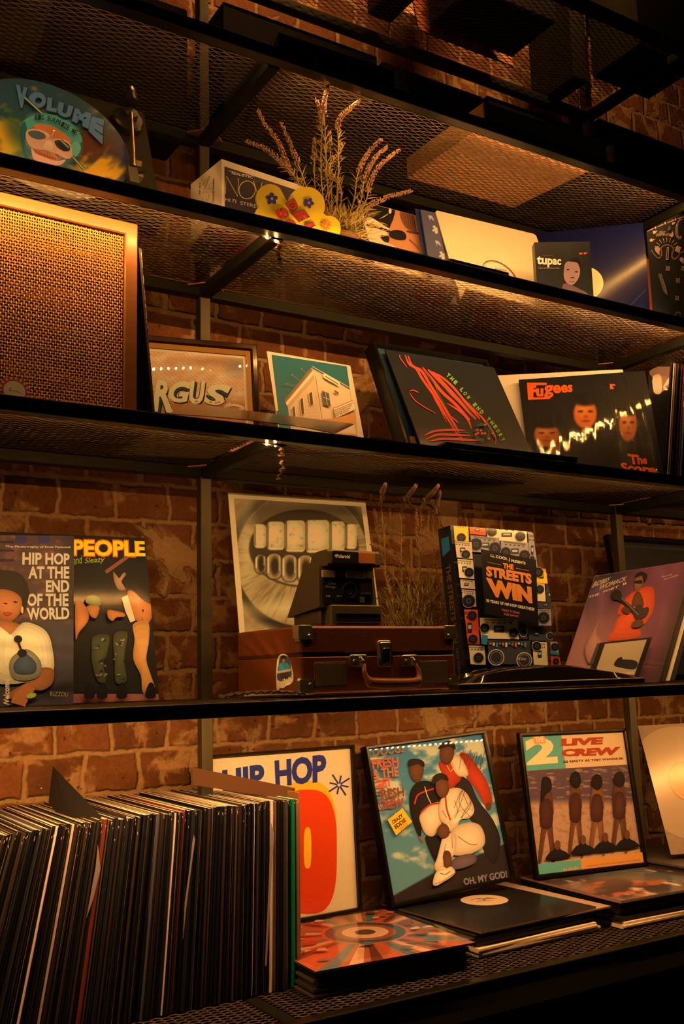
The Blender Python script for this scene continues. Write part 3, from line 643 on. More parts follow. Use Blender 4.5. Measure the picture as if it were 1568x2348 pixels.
# ================================================================== flat piles on the bottom shelf
EDGE = [(40, 28, 18), (26, 20, 14), (60, 40, 24), (18, 16, 12), (36, 26, 16), (80, 56, 32)]
def pile(corner, yaw, n, t, w=0.315, z=ZD, jitter=0.006, light=0, light_col=(240, 176, 100), where='', seed=0, group=None, colours=None):
    """sleeves lying flat; corner = front-left of the pile; returns top z and the Plane of the last one"""
    rg = np.random.default_rng(seed); zz = z+0.0006
    for i in range(n):
        P = Plane.flat(corner[0]+rg.uniform(-1, 1)*jitter, corner[1]+rg.uniform(-0.3, 1)*jitter-(0.012 if i < light else 0), zz, yaw+rg.uniform(-1, 1)*0.02)
        c = light_col if i < light else (colours or EDGE)[int(rg.integers(len(colours or EDGE)))]
        tt = t*rg.uniform(0.75, 1.15); a = Art(P, 0); a.prism([(0, 0), (w, 0), (w, w), (0, w)], 0.0, tt-0.0004, a.col(c))
        nm = 'pale sleeve lying low in the pile %s' % where if i < light else 'dark record sleeve in the pile %s' % where
        done(a, 'record_sleeve', SATIN, nm, 'record', group or nm); zz += tt
    return zz
def corner_at(fr, z): p = onZ(*fr, z); return (p[0], p[1])
# psychedelic one
c = onZ(1088, 2157, ZD+0.048); yw = -0.02; c0_ = (c[0]-0.327, c[1]+0.016)
zt = pile((c0_[0]+0.006, c0_[1]+0.010), -0.05, 9, 0.0048, where='under the orange patterned sleeve', seed=3)
P = Plane.flat(c0_[0], c0_[1], zt+0.0042, -0.055)
a = base_art(P, 0.327, 0.325, 0.004, (240, 190, 112), (168, 74, 30), org=(700, 1950), sc=3.136)
cc = a.L([(430, 590)])[0]
for i in range(34):
    t0 = 2*math.pi*i/34; t1 = t0+2*math.pi/34*0.62; R0, R1 = 0.035, 0.30; col = [(190, 70, 26), (70, 96, 76), (214, 140, 78), (96, 40, 20)][i % 4]
    a.lpoly(np.array([(cc[0]+R0*math.cos(t0), cc[1]+R0*math.sin(t0)), (cc[0]+R1*math.cos(t0), cc[1]+R1*math.sin(t0)), (cc[0]+R1*math.cos(t1), cc[1]+R1*math.sin(t1)), (cc[0]+R0*math.cos(t1), cc[1]+R0*math.sin(t1))]), col, z=a.z+0.0001)
a.z += 0.0002
for rr, cl in ((0.085, (196, 80, 34)), (0.078, (52, 62, 50)), (0.06, (150, 66, 30)), (0.045, (214, 150, 88)), (0.02, (90, 50, 26))): a.lpoly(np.array([(cc[0]+rr*math.cos(t), cc[1]+rr*math.sin(t)) for t in np.linspace(0, 2*math.pi, 40)[:-1]]), cl)
rg = np.random.default_rng(5)
for i in range(46):
    an = rg.uniform(0, 2*math.pi); R_ = rg.uniform(0.10, 0.23); x, y = cc[0]+R_*math.cos(an)*0.9, cc[1]+R_*math.sin(an); s_ = rg.uniform(0.008, 0.022)
    pts = spline([(x+s_*rg.uniform(0.4, 1.2)*math.cos(q), y+s_*rg.uniform(0.3, 0.9)*math.sin(q)) for q in np.linspace(0, 2*math.pi, 8)[:-1]], 3); a.lpoly(pts, [(222, 160, 98), (206, 120, 66), (170, 52, 24), (84, 90, 72), (120, 54, 28)][i % 5])
o = done(a, 'record_sleeve', GLOSS, 'orange and teal sunburst record sleeve in clear wrap lying on top of its pile', 'record'); film_over(a, o, SLEEVEFILM, 'clear_wrap', 0.0014, seed=2, amp=0.001)
# black one with a white label
c = onZ(1100, 2140, ZD+0.044); yw2 = 0.05
zt = pile((c[0]-0.004, c[1]+0.006), 0.035, 9, 0.0046, where='under the black disc sleeve', seed=8, light=4, w=0.322)
P = Plane.flat(c[0]+0.035, c[1]+0.004, zt+0.003, 0.02); a = base_art(P, 0.325, 0.325, 0.003, (240, 190, 112), (176, 126, 74), (150, 100, 54), org=(1100, 1600), sc=3.35)
a.poly([(360, 1425), (400, 1412), (440, 1425), (400, 1442)], (70, 44, 24), 4); a.text('N & K', Q(700, 1515, 800, 1520, 806, 1530, 700, 1526), (70, 44, 24)); done(a, 'record_sleeve', SATIN, 'pale buff record sleeve directly under the black sleeve with the round label hole', 'record')
P = Plane.flat(c[0], c[1]-0.003, zt+0.0075, 0.045); a = base_art(P, 0.318, 0.318, 0.004, (240, 190, 112), (24, 20, 14), (120, 80, 40), org=(700, 1950), sc=3.136)
cc = a.L([(1287, 357)])[0]
for rr, cl in ((0.053, (60, 40, 22)), (0.051, (214, 158, 92)), (0.0035, (20, 14, 10))): a.lpoly(np.array([(cc[0]+rr*math.cos(t), cc[1]+rr*math.sin(t)) for t in np.linspace(0, 2*math.pi, 48)[:-1]]), cl)
a.line([(1190, 360), (1240, 345), (1275, 352), (1310, 342), (1370, 350)], 2.6, (40, 30, 18), 5); a.line([(1230, 368), (1345, 362)], 1.6, (40, 30, 18)); a.line([(1240, 352), (1330, 348)], 2.2, (40, 30, 18), 3)
done(a, 'record_sleeve', GLOSS, 'glossy black record sleeve with cream centre label below the blue-sky poster', 'record')
# painted one
c = onZ(1424, 2078, ZD+0.046)
zt = pile((c[0]+0.004, c[1]+0.006), -0.02, 11, 0.0049, where='under the brown painted sleeve', seed=12, light=3)
P = Plane.flat(c[0], c[1], zt+0.005, -0.045); a = base_art(P, 0.325, 0.325, 0.0045, (240, 190, 112), (84, 46, 28), (160, 104, 56), org=(1168, 1950), sc=3.92)
def pnt(x, y, u, v):
    n = vnoise(u*5+v*2, v*7, 6, 5); C = np.tile(np.array([70., 46., 32.]), (len(x), 1)); C = mixc(C, (168, 78, 36), np.clip((n-0.48)*7, 0, 1)*(u < 0.75)); C = mixc(C, (206, 150, 88), np.clip((vnoise(u*9, v*5, 22, 4)-0.6)*9, 0, 1)); return mixc(C, (84, 80, 56), np.clip((vnoise(u*4, v*4, 31)-0.56)*8, 0, 1)*0.8)
a.paint((0.003, 0.003, 0.322, 0.322), 90, pnt); done(a, 'record_sleeve', GLOSS, 'brown painted record sleeve lying flat in front of the poster with the big 2', 'record')
# pile behind, at the right edge
c = onZ(1486, 2012, ZD+0.03); pile((c[0], 1.58), 0.0, 14, 0.0052, where='below the golden sleeve', seed=15, jitter=0.010)
# ================================================================== the long row of upright records
PLAST = mat('poly_edge', (0.02, 0.018, 0.014), 0.18, coat=0.6, bump=0.35, bscale=60, stretch=(4, 1, 0.2))
def spine_mat():
    """card edges: ink colour with vertical wear streaks and clear-sleeve glints"""
    m = print_mat('sleeve_spine', 0.5, spec=0.12, coat=0.05, coat_rough=0.25, bump=0.35, bscale=130, grain=0.25, stretch=(1, 1, 0.05)); return m
SPINE = spine_mat()
TOPM = print_mat('sleeve_top_edge', 0.55, bump=0.5, bscale=220, grain=0.3)
SP = {'black': (15, 12, 9), 'dark brown': (46, 30, 17), 'charcoal': (27, 23, 16), 'olive': (62, 50, 24), 'cream': (200, 148, 98), 'rust red': (104, 34, 14), 'tan': (112, 72, 38), 'grey': (66, 56, 42), 'orange': (190, 96, 34), 'green': (10, 84, 36)}
rg = np.random.default_rng(21)
x = 0.9000; i = 0; rows = []
spec = {0: ('brown card', 0.0022, None), 1: ('tan', .003, None), 2: ('olive', .003, None), 3: ('green', .0048, None), 4: ('black', .004, None)}
names = list(SP)[:9]; wts = np.array([.56, .14, .14, .03, .022, .02, .025, .05, .012]); wts /= wts.sum()
def lean_at(t): return np.interp(t, [0.0, 0.10, 0.20, 0.30, 0.38, 0.46, 0.60], [0.015, 0.035, 0.075, 0.125, 0.19, 0.28, 0.33])
def upright(x, y, z, ang, t, hgt, dep, cname, topc, label, group, m_spine=SPINE, name='record_sleeve', skew=0.0, wear=True):
    """one record sleeve on edge: x is its right face at the foot; ang leans its top to the right"""
    col = alb(SP[cname]) if cname in SP else alb((130, 72, 26)); b = MB(); top = alb(topc)
    n = 12; zs = np.linspace(0, hgt, n); wob = np.cumsum(rg.normal(0, 0.00006, n)); wob -= np.linspace(0, wob[-1], n); V = []
    ins = 0.0009
    for k, zz in enumerate(zs):
        w = wob[k]; fr = 0.0 if 0 < k < n-1 else 0.0012
        V += [(-t+w, fr, zz), (-t*0.5+w, -ins*0.6+fr, zz), (w, fr, zz), (w, dep, zz), (-t+w, dep, zz)]
    F_ = [(k*5+j, k*5+(j+1) % 5, (k+1)*5+(j+1) % 5, (k+1)*5+j) for k in range(n-1) for j in range(5)]
    b.raw(V, F_, col, 0); f2 = (5*(n-1), 5*(n-1)+1, 5*(n-1)+2, 5*(n-1)+3, 5*(n-1)+4)
    b.raw([V[j] for j in f2], [(0, 1, 2, 3, 4)], top, 1); b.raw([V[j] for j in range(5)], [(4, 3, 2, 1, 0)], col, 0)
    if wear:                                                      # worn card edges either side of the dark mouth, frayed near the top
        for xe, pr in ((-t+0.0001, 0.36), (-0.0005, 0.26)):
            if rg.random() < pr:
                c_e = alb([(96, 62, 30), (66, 44, 22), (140, 94, 54), (48, 34, 18)][int(rg.integers(4))]); z0 = hgt*rg.choice([0.0, 0.0, 0.25, 0.5]); zt_ = np.linspace(z0, hgt-0.001, 7); wz = np.abs(rg.normal(0.00030, 0.00012, 7))
                Vv = [(xe, -0.00055, q) for q in zt_]+[(xe+w2, -0.00055, q) for q, w2 in zip(zt_, wz)]; b.raw(Vv, [(k, 7+k, 8+k, k+1) for k in range(6)], c_e, 0)
        for _ in range(int(rg.integers(0, 3))):
            z0 = hgt-rg.exponential(0.008)-0.001; xm = -t*rg.uniform(0.1, 0.9); b.raw([(xm-0.0004, -0.0009, z0), (xm+0.0004, -0.0009, z0), (xm+0.0002, -0.0009, z0-rg.uniform(0.001, 0.006)), (xm-0.0004, -0.0009, z0-0.002)], [(3, 2, 1, 0)], alb((206, 150, 90)), 0)
    o = b.build(name, [m_spine, TOPM], None); o.matrix_world = Matrix.Translation((x, y, z)) @ Matrix.Rotation(skew, 4, 'Z') @ Matrix.Rotation(ang, 4, 'Y'); return tag(o, label, 'record', group)
travel = 0.0; prev_side = 0
while x > 0.20:
    cname = names[int(rg.choice(len(names), p=wts))]; t = float(rg.choice([.0026, .0034, .0042, .006], p=[.2, .4, .3, .1])); name_lab = None
    if i == 0: cname, t, name_lab = 'brown card', 0.0024, 'brown cardboard divider at the right end of the record row'
    elif i == 1: cname = 'tan'
    elif i == 2: cname = 'olive'
    elif i == 3: cname, t, name_lab = 'green', 0.0052, 'record with a bright green spine near the right end of the row'
    elif i == 4: cname = 'black'
    ang = float(lean_at(travel)); hgt = 0.3155+rg.uniform(-0.003, 0.002)
    if name_lab is None: name_lab = 'record with a %s spine in the long row on the bottom shelf' % cname; grp = 'records with %s spines in the long row' % cname
    else: grp = None
    y = 1.625-0.010*travel/0.5+rg.uniform(-0.0035, 0.0035) + (0.004 if i == 0 else 0)
    tc = [(246, 196, 118), (232, 172, 96), (200, 140, 76), (120, 84, 50), (60, 40, 24)][int(rg.choice(5, p=[.34, .26, .2, .12, .08]))]
    if hgt > 0 and i == 0: hgt = 0.326
    upright(x, y, ZD+0.001+t*math.sin(ang), ang, t*0.94, hgt, 0.313, cname, (220, 140, 60) if i == 0 else tc, name_lab, grp, name='divider_card' if i == 0 else 'record_sleeve', skew=0.0, wear=i > 0)
    travel += t; x -= t/math.cos(ang)+0.00055+(float(lean_at(travel))-ang)*0.33; i += 1
# black triangular-looking divider sticking up askew, and the brown board rising behind the right end
def slab(name, pts, t, col, label, cat, m=MATTE):
    """thin board through four world corners"""
    P = np.array(pts, float); n = np.cross(P[1]-P[0], P[3]-P[0]); n /= np.linalg.norm(n); b = MB(); c = P.mean(0); V = np.r_[P-n*t/2, P+n*t/2]-c; k = len(P)
    b.raw(V, [tuple(range(k))[::-1], tuple(range(k, 2*k))]+[(i, (i+1) % k, k+(i+1) % k, k+i) for i in range(k)], alb(col)); o = b.build(name, m); o.location = c; return tag(o, label, cat)
A_ = onY(232, 1872, 1.632); B_ = onY(122, 1758, 1.80); slab('divider_card', [A_, (A_[0]-0.02, A_[1], A_[2]-0.06), onY(112, 1840, 1.82), B_], 0.0016, (30, 21, 11), 'black divider card sticking up askew out of the long record row', 'divider')
slab('cardboard_sheet', [onY(676, 1807, 1.66), onY(676, 1835, 1.66), onY(444, 1800, 1.79), onY(444, 1760, 1.79)], 0.0015, (84, 44, 15), 'brown cardboard sheet rising behind the right end of the record row', 'cardboard')
# white inner sleeves that poke out between spines
for k, pts in enumerate(([(1393, 555), (1408, 605), (1396, 780), (1370, 1290), (1362, 1285), (1385, 780)], [(503, 665), (516, 790), (480, 940), (445, 1040), (470, 900), (492, 780)], [(996, 615), (1002, 640), (985, 760), (960, 960), (940, 1150), (950, 960), (978, 760), (988, 660)])):
    w = [onY(p[0]/2.24, 1640+p[1]/2.24, 1.6135-0.0015*k) for p in pts]; c = np.mean(w, 0); b = MB(); n = len(w); V = [q-c for q in w]+[q-c+[0, 0.001, 0] for q in w]
    b.raw(V, [tuple(range(n)), tuple(range(n, 2*n))[::-1]]+[(i, (i+1) % n, n+(i+1) % n, n+i) for i in range(n)], alb((126, 92, 64))); o = b.build('inner_sleeve', MATTE); o.location = c
    tag(o, ('crumpled pale inner sleeve poking out near the right end of the record row', 'pale inner sleeve bulging out left of middle in the record row', 'thin grey-pink inner sleeve slipping out in the middle of the record row')[k], 'record sleeve')
p = [onY(a, b_, 1.70) for a, b_ in ((82, 1822), (90, 1800), (104, 1792), (96, 1806), (84, 1816), (78, 1838))]; b = MB(); c = p[0]; b.tube(spline([q-c for q in p], 4, False), 0.0012); o = b.build('clear_tie', clear_mat('clear_tie', 0.05)); o.location = c; tag(o, 'loop of clear plastic sticking up at the left of the record row', 'plastic scrap')
# ================================================================== eye-level shelf
# --- left book
P = Plane(0.2538, 1.7727, ZC+0.0008, -0.251, 0.278); w_, h_ = 0.2693, 0.3119
a = base_art(P, w_, h_, 0.024, (214, 148, 84), (46, 32, 24), (30, 24, 18), org=(0, 1180), sc=3.136)
def street(x, y, u, v):
    C = np.tile(np.array([64., 36., 26.]), (len(x), 1)); C = mixc(C, (96, 50, 34), np.clip((vnoise(x/60, y/40, 2)-0.5)*5, 0, 1)); C = mixc(C, (30, 22, 20), np.clip((x-370)/160, 0, 1)*0.8*(y < 760)); C = mixc(C, (58, 42, 34), np.clip((y-740)/60, 0, 1)); C = mixc(C, (24, 18, 14), blob(x, y, 420, 1260, 190, 40, 0.6, -12)); return C
a.paint((0.0005, 0.0005, w_-0.0005, h_-0.0005), 110, street)
for q in (Q(110, 150, 190, 150, 190, 205, 110, 205), Q(275, 152, 355, 152, 355, 205, 275, 205)): a.poly(q, (40, 30, 50))
for yy in (190, 250, 320): a.poly([(-60, yy), (100, yy), (100, yy+16), (-60, yy+16)], (36, 22, 20))
G = (176, 136, 92)
for t, q, bo in (('The Photography of Ernie Paniccioli', Q(38, 222, 506, 228, 506, 246, 38, 242), 0.02), ('HIP HOP', Q(162, 272, 500, 280, 500, 362, 160, 362), 0.035), ('AT THE', Q(205, 374, 498, 374, 498, 462, 203, 462), 0.035),
                 ('END', Q(330, 474, 498, 472, 498, 560, 330, 560), 0.035), ('OF THE', Q(197, 570, 492, 568, 492, 662, 195, 660), 0.035), ('WORLD', Q(190, 672, 498, 668, 498, 755, 198, 760), 0.035)): a.text(t, q, G, bo, cs=1.0)
SKN = (150, 74, 30); a.softy = 0.28
a.poly([(-60, 430), (60, 405), (160, 440), (210, 560), (170, 700), (120, 720), (-60, 700)], (22, 16, 12), 5); a.poly([(-40, 560), (60, 545), (150, 600), (150, 700), (80, 775), (20, 770), (-40, 720)], SKN, 5)
a.poly([(20, 640), (40, 636), (60, 644), (40, 650)], (40, 18, 10)); a.poly([(90, 628), (112, 624), (130, 636), (110, 640)], (40, 18, 10)); a.poly([(20, 712), (50, 702), (88, 712), (50, 734)], (150, 44, 22), 3); a.oval(160, 690, 9, 26, (190, 120, 40))
a.poly([(-60, 770), (30, 760), (150, 800), (165, 860), (-60, 900)], SKN, 4)
a.poly([(-60, 830), (0, 810), (70, 870), (160, 785), (250, 795), (335, 850), (375, 960), (385, 1120), (300, 1120), (290, 1190), (-60, 1200)], (198, 150, 96), 4)
a.poly([(300, 1110), (382, 1120), (375, 1220), (300, 1270), (230, 1270), (80, 1330), (60, 1290), (230, 1195), (295, 1180)], SKN, 4)
for k in range(4): a.line([(200+k*14, 1230+k*8), (120+k*22, 1300+k*14), (90+k*26, 1360+k*8)], 26, (170, 84, 34), 4)
a.poly([(70, 1060), (150, 985), (220, 985), (290, 1060), (290, 1160), (200, 1200), (90, 1180)], (120, 96, 60), 4); a.poly([(100, 1080), (180, 1010), (260, 1080), (240, 1150), (120, 1150)], (60, 58, 52), 4)
a.line([(120, 890), (150, 980), (165, 1020)], 16, (20, 16, 12), 3); a.oval(130, 905, 30, 26, (18, 14, 12)); a.oval(160, 1005, 34, 28, (18, 14, 12)); a.text('Welcome', [(25, 1390), (25, 1190), (70, 1190), (70, 1390)], (200, 150, 96), 0.03)
a.oval(225, 1310, 36, 18, (150, 140, 40), rot=-15); a.text('RIZZOLI', Q(356, 1280, 490, 1286, 488, 1316, 358, 1314), (150, 104, 66), 0.0, 0.2)
done(a, 'book', SATIN, 'book with tan block lettering and a portrait in a white shirt, left edge', 'book')
# --- yellow-titled sleeve
P = Plane(0.3695*1.0163, 1.7465+0.033, ZC+0.0008, -0.052, 0.285); w_ = 0.316; h_ = 0.326
a = base_art(P, w_, h_, 0.0045, (214, 148, 84), (24, 20, 14), (40, 30, 20), org=(0, 1180), sc=3.136)
a.poly(Q(300, 1290, 1180, 1290, 1180, 1365, 300, 1365), (150, 72, 46))
a.text('PEOPLE', Q(516, 172, 1048, 182, 1054, 312, 516, 304), (206, 70, 10), 0.07); a.text('PEOPLE', Q(522, 182, 1040, 190, 1046, 302, 522, 296), (240, 156, 16), 0.035)
a.text('and', Q(520, 300, 590, 292, 596, 350, 526, 362), (150, 140, 40), 0.0, 0.3); a.text('Sleazy', Q(605, 312, 752, 300, 756, 352, 610, 362), (150, 140, 40), 0.0, 0.3)
SK2, CAMO = (176, 88, 34), (66, 54, 26); a.softy = 0.3
a.line([(915, 305), (760, 415)], 26, (120, 60, 30)); a.poly([(815, 410), (850, 460), (885, 420), (905, 430), (870, 490), (905, 540), (850, 540), (820, 480)], (150, 90, 50), 3)
a.poly([(915, 560), (960, 555), (1030, 620), (1105, 660), (1100, 720), (1060, 790), (1030, 780), (1060, 690), (1010, 680), (1040, 740), (990, 770), (930, 700)], SK2, 4); a.poly([(870, 600), (915, 580), (970, 765), (935, 778), (900, 700)], (206, 150, 90))
a.poly([(955, 790), (1060, 770), (1070, 900), (1050, 1040), (1080, 1150), (1112, 1260), (1060, 1300), (1020, 1270), (1010, 1160), (955, 1040), (965, 900)], (190, 110, 44), 4)
a.poly([(670, 880), (780, 870), (770, 990), (740, 1080), (760, 1200), (700, 1200), (660, 1080), (655, 980)], CAMO, 4); a.poly([(815, 870), (910, 850), (900, 960), (890, 1060), (905, 1200), (830, 1210), (820, 1060)], CAMO, 4)
for k in range(26):
    cx = rg.choice([715, 860])+rg.uniform(-45, 45); cy = rg.uniform(890, 1180); a.oval(cx, cy, rg.uniform(6, 16), rg.uniform(4, 9), [(110, 84, 44), (36, 34, 18), (140, 100, 56)][k % 3], rot=rg.uniform(-50, 50), n=10)
a.poly([(610, 640), (620, 600), (665, 590), (712, 610), (715, 660), (660, 668)], (96, 92, 34), 4); a.poly([(618, 668), (705, 668), (690, 745), (660, 752), (630, 720)], SK2, 4)
a.poly([(765, 700), (810, 700), (885, 720), (885, 745), (830, 750), (800, 775), (768, 750)], SK2, 4); a.poly([(535, 640), (600, 660), (630, 760), (560, 860), (535, 900)], (186, 92, 36), 4)
for x0 in (640, 730, 870, 1075): a.poly([(x0-45, 1325), (x0-20, 1230), (x0+15, 1230), (x0+30, 1325)], (14, 12, 10), 3)
done(a, 'record_sleeve', GLOSS, 'glossy record sleeve with a yellow block title, right of the portrait book', 'record')
# --- mouth print
P = Plane(0.907, 1.851, ZC+0.0008, -0.053, 0.180); w_, h_ = 0.342, 0.4395
P.o = P.o; a = base_art(P, w_, 0.4395, 0.003, (216, 152, 86), (222, 160, 94), (120, 84, 48), org=(480, 1080), sc=2.703)
tops = a.L([(126, 50), (975, 118)]); 
def rbox(x, y, x0, x1, y0, y1, r=14, soft=7):
    dx = np.maximum(np.abs(x-(x0+x1)/2)-(x1-x0)/2+r, 0); dy = np.maximum(np.abs(y-(y0+y1)/2)-(y1-y0)/2+r, 0); return np.clip((r-np.sqrt(dx*dx+dy*dy))/soft+0.5, 0, 1)
def mouth(x, y, u, v):
    cloudy = vnoise(x/60, y/45, 8); C = np.tile(np.array([150., 106., 54.]), (len(x), 1)); C = mixc(C, (190, 142, 76), np.clip(cloudy*1.6-0.5, 0, 1))
    ex = lambda cx, cy, rx, ry: np.sqrt(((x-cx)/rx)**2+((y-cy)/ry)**2)
    dO = ex(575, 545, 415, 420); dI = ex(585, 480, 330, 235); ang = np.arctan2(y-500, x-580); fib = vnoise(ang*26+40, dO*3, 3, 4)
    C = mixc(C, (30, 22, 12), np.clip((dO-0.97)/0.03, 0, 1)*np.clip((1.17-dO)/0.12, 0, 1)*(0.9-0.5*np.clip((540-y)/500, 0, 1))); lip = np.clip((1.0-dO)/0.03, 0, 1)
    C = mixc(C, (166, 120, 62), lip); C = mixc(C, (92, 62, 34), lip*(y < 330)*0.85); C = mixc(C, (104, 72, 36), np.clip((fib-0.5)*6, 0, 1)*lip*0.55); C = mixc(C, (212, 164, 92), blob(x, y, 470, 850, 210, 44, 0.9)*0.75); C = mixc(C, (140, 98, 54), blob(x, y, 520, 190, 220, 34, 0.9)*0.6); C = mixc(C, (214, 166, 92), blob(x, y, 235, 480, 50, 200, 0.7)*0.6)
    inn = np.clip((1.0-dI)/0.05, 0, 1); C = mixc(C, (44, 29, 14), np.clip((1.05-dI)/0.04, 0, 1)*0.85); C = mixc(C, (176, 128, 66), inn*(y > 600)); C = mixc(C, (58, 38, 18), inn*(y < 600)*0.9)
    for x0, x1, t_, b_ in ((276, 352, 330, 478), (356, 466, 314, 490), (470, 594, 306, 502), (598, 744, 304, 508), (748, 840, 312, 498), (844, 914, 330, 484)):
        m_ = rbox(x, y, x0, x1, t_, b_, 26, 6); w = x1-x0; C = mixc(C, (186, 138, 72), m_); C = mixc(C, (246, 206, 128), blob(x, y, (x0+x1)/2-w*0.1, (t_+b_)/2-5, w*0.36, 60, 0.7)*m_); C = mixc(C, (84, 56, 28), rbox(x, y, x0+2, x0+11, t_+10, b_-14, 6, 6)*m_*0.8); C = mixc(C, (120, 84, 42), np.clip((vnoise(x/26, y/22, x0, 3)-0.62)*5, 0, 1)*m_*0.5); C = mixc(C, (236, 194, 116), rbox(x, y, x0+8, x1-8, b_-12, b_-5, 4, 5)*m_*0.8)
    for x0, x1, t_, b_ in ((282, 352, 515, 636), (356, 446, 512, 668), (450, 542, 520, 684), (548, 640, 522, 692), (646, 740, 520, 688), (746, 820, 516, 664)):
        m_ = rbox(x, y, x0, x1, t_, b_, 40, 6); w = x1-x0; C = mixc(C, (28, 18, 9), rbox(x, y, x0-5, x1+5, t_-5, b_+6, 42, 8)*0.8); C = mixc(C, (156, 112, 58), m_); C = mixc(C, (34, 23, 11), blob(x, y, (x0+x1)/2+5, (t_+b_)/2, w*0.30, 56, 0.35)*m_); C = mixc(C, (244, 200, 120), rbox(x, y, x0+5, x0+13, t_+20, b_-36, 4, 5)*m_*0.9); C = mixc(C, (226, 178, 102), rbox(x, y, x1-16, x1-9, t_+14, b_-50, 4, 6)*m_*0.7)
    return C
bx = 0.0125; a.paint((bx, bx, w_-bx, 0.4395-bx), 240, mouth)
done(a, 'photo_print', SATIN, 'white-bordered sepia print of a mouth with metal-capped teeth, behind the instant camera', 'print')
# --- boombox book
P = Plane(1.3320, 1.6659, ZC+0.0008, 0.042, 0.093); w_ = 0.2460; h_ = 0.3530
a = base_art(P, w_, h_, 0.042, (228, 168, 98), (30, 24, 20), (14, 12, 12), org=(980, 1150), sc=2.667)
HB = homog([(0, 0), (1, 0), (1, 1), (0, 1)], [(152, 150), (625, 188), (765, 1010), (215, 1005)]); HBi = np.linalg.inv(HB)
H2 = homog([(0, 0), (1, 0), (1, 1), (0, 1)], [tuple(q) for q in (P.pix([(0, h_), (w_, h_), (w_, 0.001), (0, 0.001)])-a.org)*a.sc])
def bq(pts): return [tuple(p) for p in pts]
YL, RE, CR, GY, BG, DG = (236, 160, 26), (206, 66, 28), (226, 176, 120), (150, 118, 88), (196, 146, 96), (64, 54, 46)
def boom(x0, y0, x1, y1, c, sp=(), cass=True):
    dy = lambda x: (x-400)*0.09 if y0 < 600 else (x-400)*0.02
    a.poly(bq([(x0+3, y0+3+dy(x0)), (x1-3, y0+3+dy(x1)), (x1-3+(y1-y0)*0.06, y1-3+dy(x1)), (x0+3+(y1-y0)*0.06, y1-3+dy(x0))]), c)
    w, h = x1-x0, y1-y0
    a.poly(bq([(x0+w*0.12, y0+h*0.07+dy(x0)), (x1-w*0.12, y0+h*0.07+dy(x1)), (x1-w*0.12, y0+h*0.15+dy(x1)), (x0+w*0.12, y0+h*0.15+dy(x0))]), darker(a.col(c), 0.45))
    for k in range(5): 
        xx = x0+w*(0.16+0.15*k); a.poly(bq([(xx, y0+h*0.2+dy(xx)), (xx+w*0.07, y0+h*0.2+dy(xx)), (xx+w*0.07, y0+h*0.25+dy(xx)), (xx, y0+h*0.25+dy(xx))]), (40, 34, 30))
    if cass:
        cx, cy = (x0+x1)/2, (y0+y1)/2+dy((x0+x1)/2); a.poly(bq([(cx-w*0.13, cy-h*0.12), (cx+w*0.13, cy-h*0.12), (cx+w*0.13, cy+h*0.16), (cx-w*0.13, cy+h*0.16)]), (44, 36, 32)); a.poly(bq([(cx-w*0.09, cy-h*0.05), (cx+w*0.09, cy-h*0.05), (cx+w*0.09, cy+h*0.06), (cx-w*0.09, cy+h*0.06)]), (170, 150, 130))
    for (sx, sy, r) in sp:
        for f, cc_ in ((1.12, (200, 160, 120) if c == DG else darker(a.col(c), 0.55)), (1.0, (26, 22, 20)), (0.45, (60, 50, 44)), (0.2, (20, 18, 16))): a.poly(bq(oval(sx, sy, r*f, r*f, 26)), cc_)
boom(156, 150, 250, 262, YL, [(205, 222, 27)], False); boom(250, 150, 355, 215, RE); boom(355, 150, 605, 240, CR, [(388, 185, 30), (562, 215, 30)]); boom(605, 170, 660, 380, GY, [(632, 350, 14)])
boom(250, 220, 432, 325, GY, [(285, 265, 36), (400, 290, 36)]); boom(432, 235, 606, 355, GY, [(463, 315, 30), (577, 335, 32)]); boom(138, 265, 256, 372, BG, [(215, 330, 26)]); boom(150, 375, 262, 495, CR, [(232, 440, 28)]); boom(160, 498, 268, 558, BG)
boom(168, 560, 270, 664, BG, [(225, 615, 38)], False); boom(176, 668, 282, 885, RE, [(243, 705, 27), (247, 848, 27)]); boom(196, 888, 320, 1008, CR, [(278, 962, 30)], False); boom(282, 718, 520, 850, CR, [(313, 782, 28), (488, 812, 28)])
boom(520, 755, 570, 848, DG, [(545, 810, 22)], False); boom(570, 765, 680, 856, DG); boom(680, 775, 735, 862, DG, [(704, 832, 20)], False)
a.poly(bq(Q(284, 820, 325, 830, 318, 885, 284, 880)), (46, 110, 110)); boom(318, 855, 585, 1005, DG, [], False)
for cx, cy, r in ((372, 962, 50), (542, 978, 48)):
    for f, c in ((1, (206, 166, 126)), (0.88, (30, 26, 24)), (0.74, (150, 120, 90)), (0.66, (52, 44, 38))): a.poly(bq(oval(cx, cy, r*f, r*f, 30)), c)
for k in range(12): a.poly(bq(Q(330+k*19, 872, 342+k*19, 872, 342+k*19, 884+8*(k % 3), 330+k*19, 884+8*(k % 3))), [(206, 80, 40), (216, 170, 110), (60, 120, 116), (120, 96, 76)][k % 4])
boom(585, 862, 678, 1006, CR, [(612, 895, 27)]); boom(590, 400, 690, 495, YL, [(620, 448, 30)]); boom(598, 492, 660, 605, CR, [(627, 552, 25)], False); boom(660, 500, 705, 618, DG); boom(605, 620, 712, 664, DG); boom(606, 666, 690, 770, GY, [(643, 725, 34)], False)
boom(680, 862, 750, 936, BG, [(708, 903, 24)], False); a.poly(bq(Q(678, 925, 755, 940, 756, 956, 680, 944)), (40, 110, 130)); boom(680, 950, 765, 1008, RE, [(712, 990, 20)], False)
a.poly(bq(Q(255, 312, 592, 375, 606, 768, 280, 702)), (10, 9, 10)); OR = (206, 104, 34)
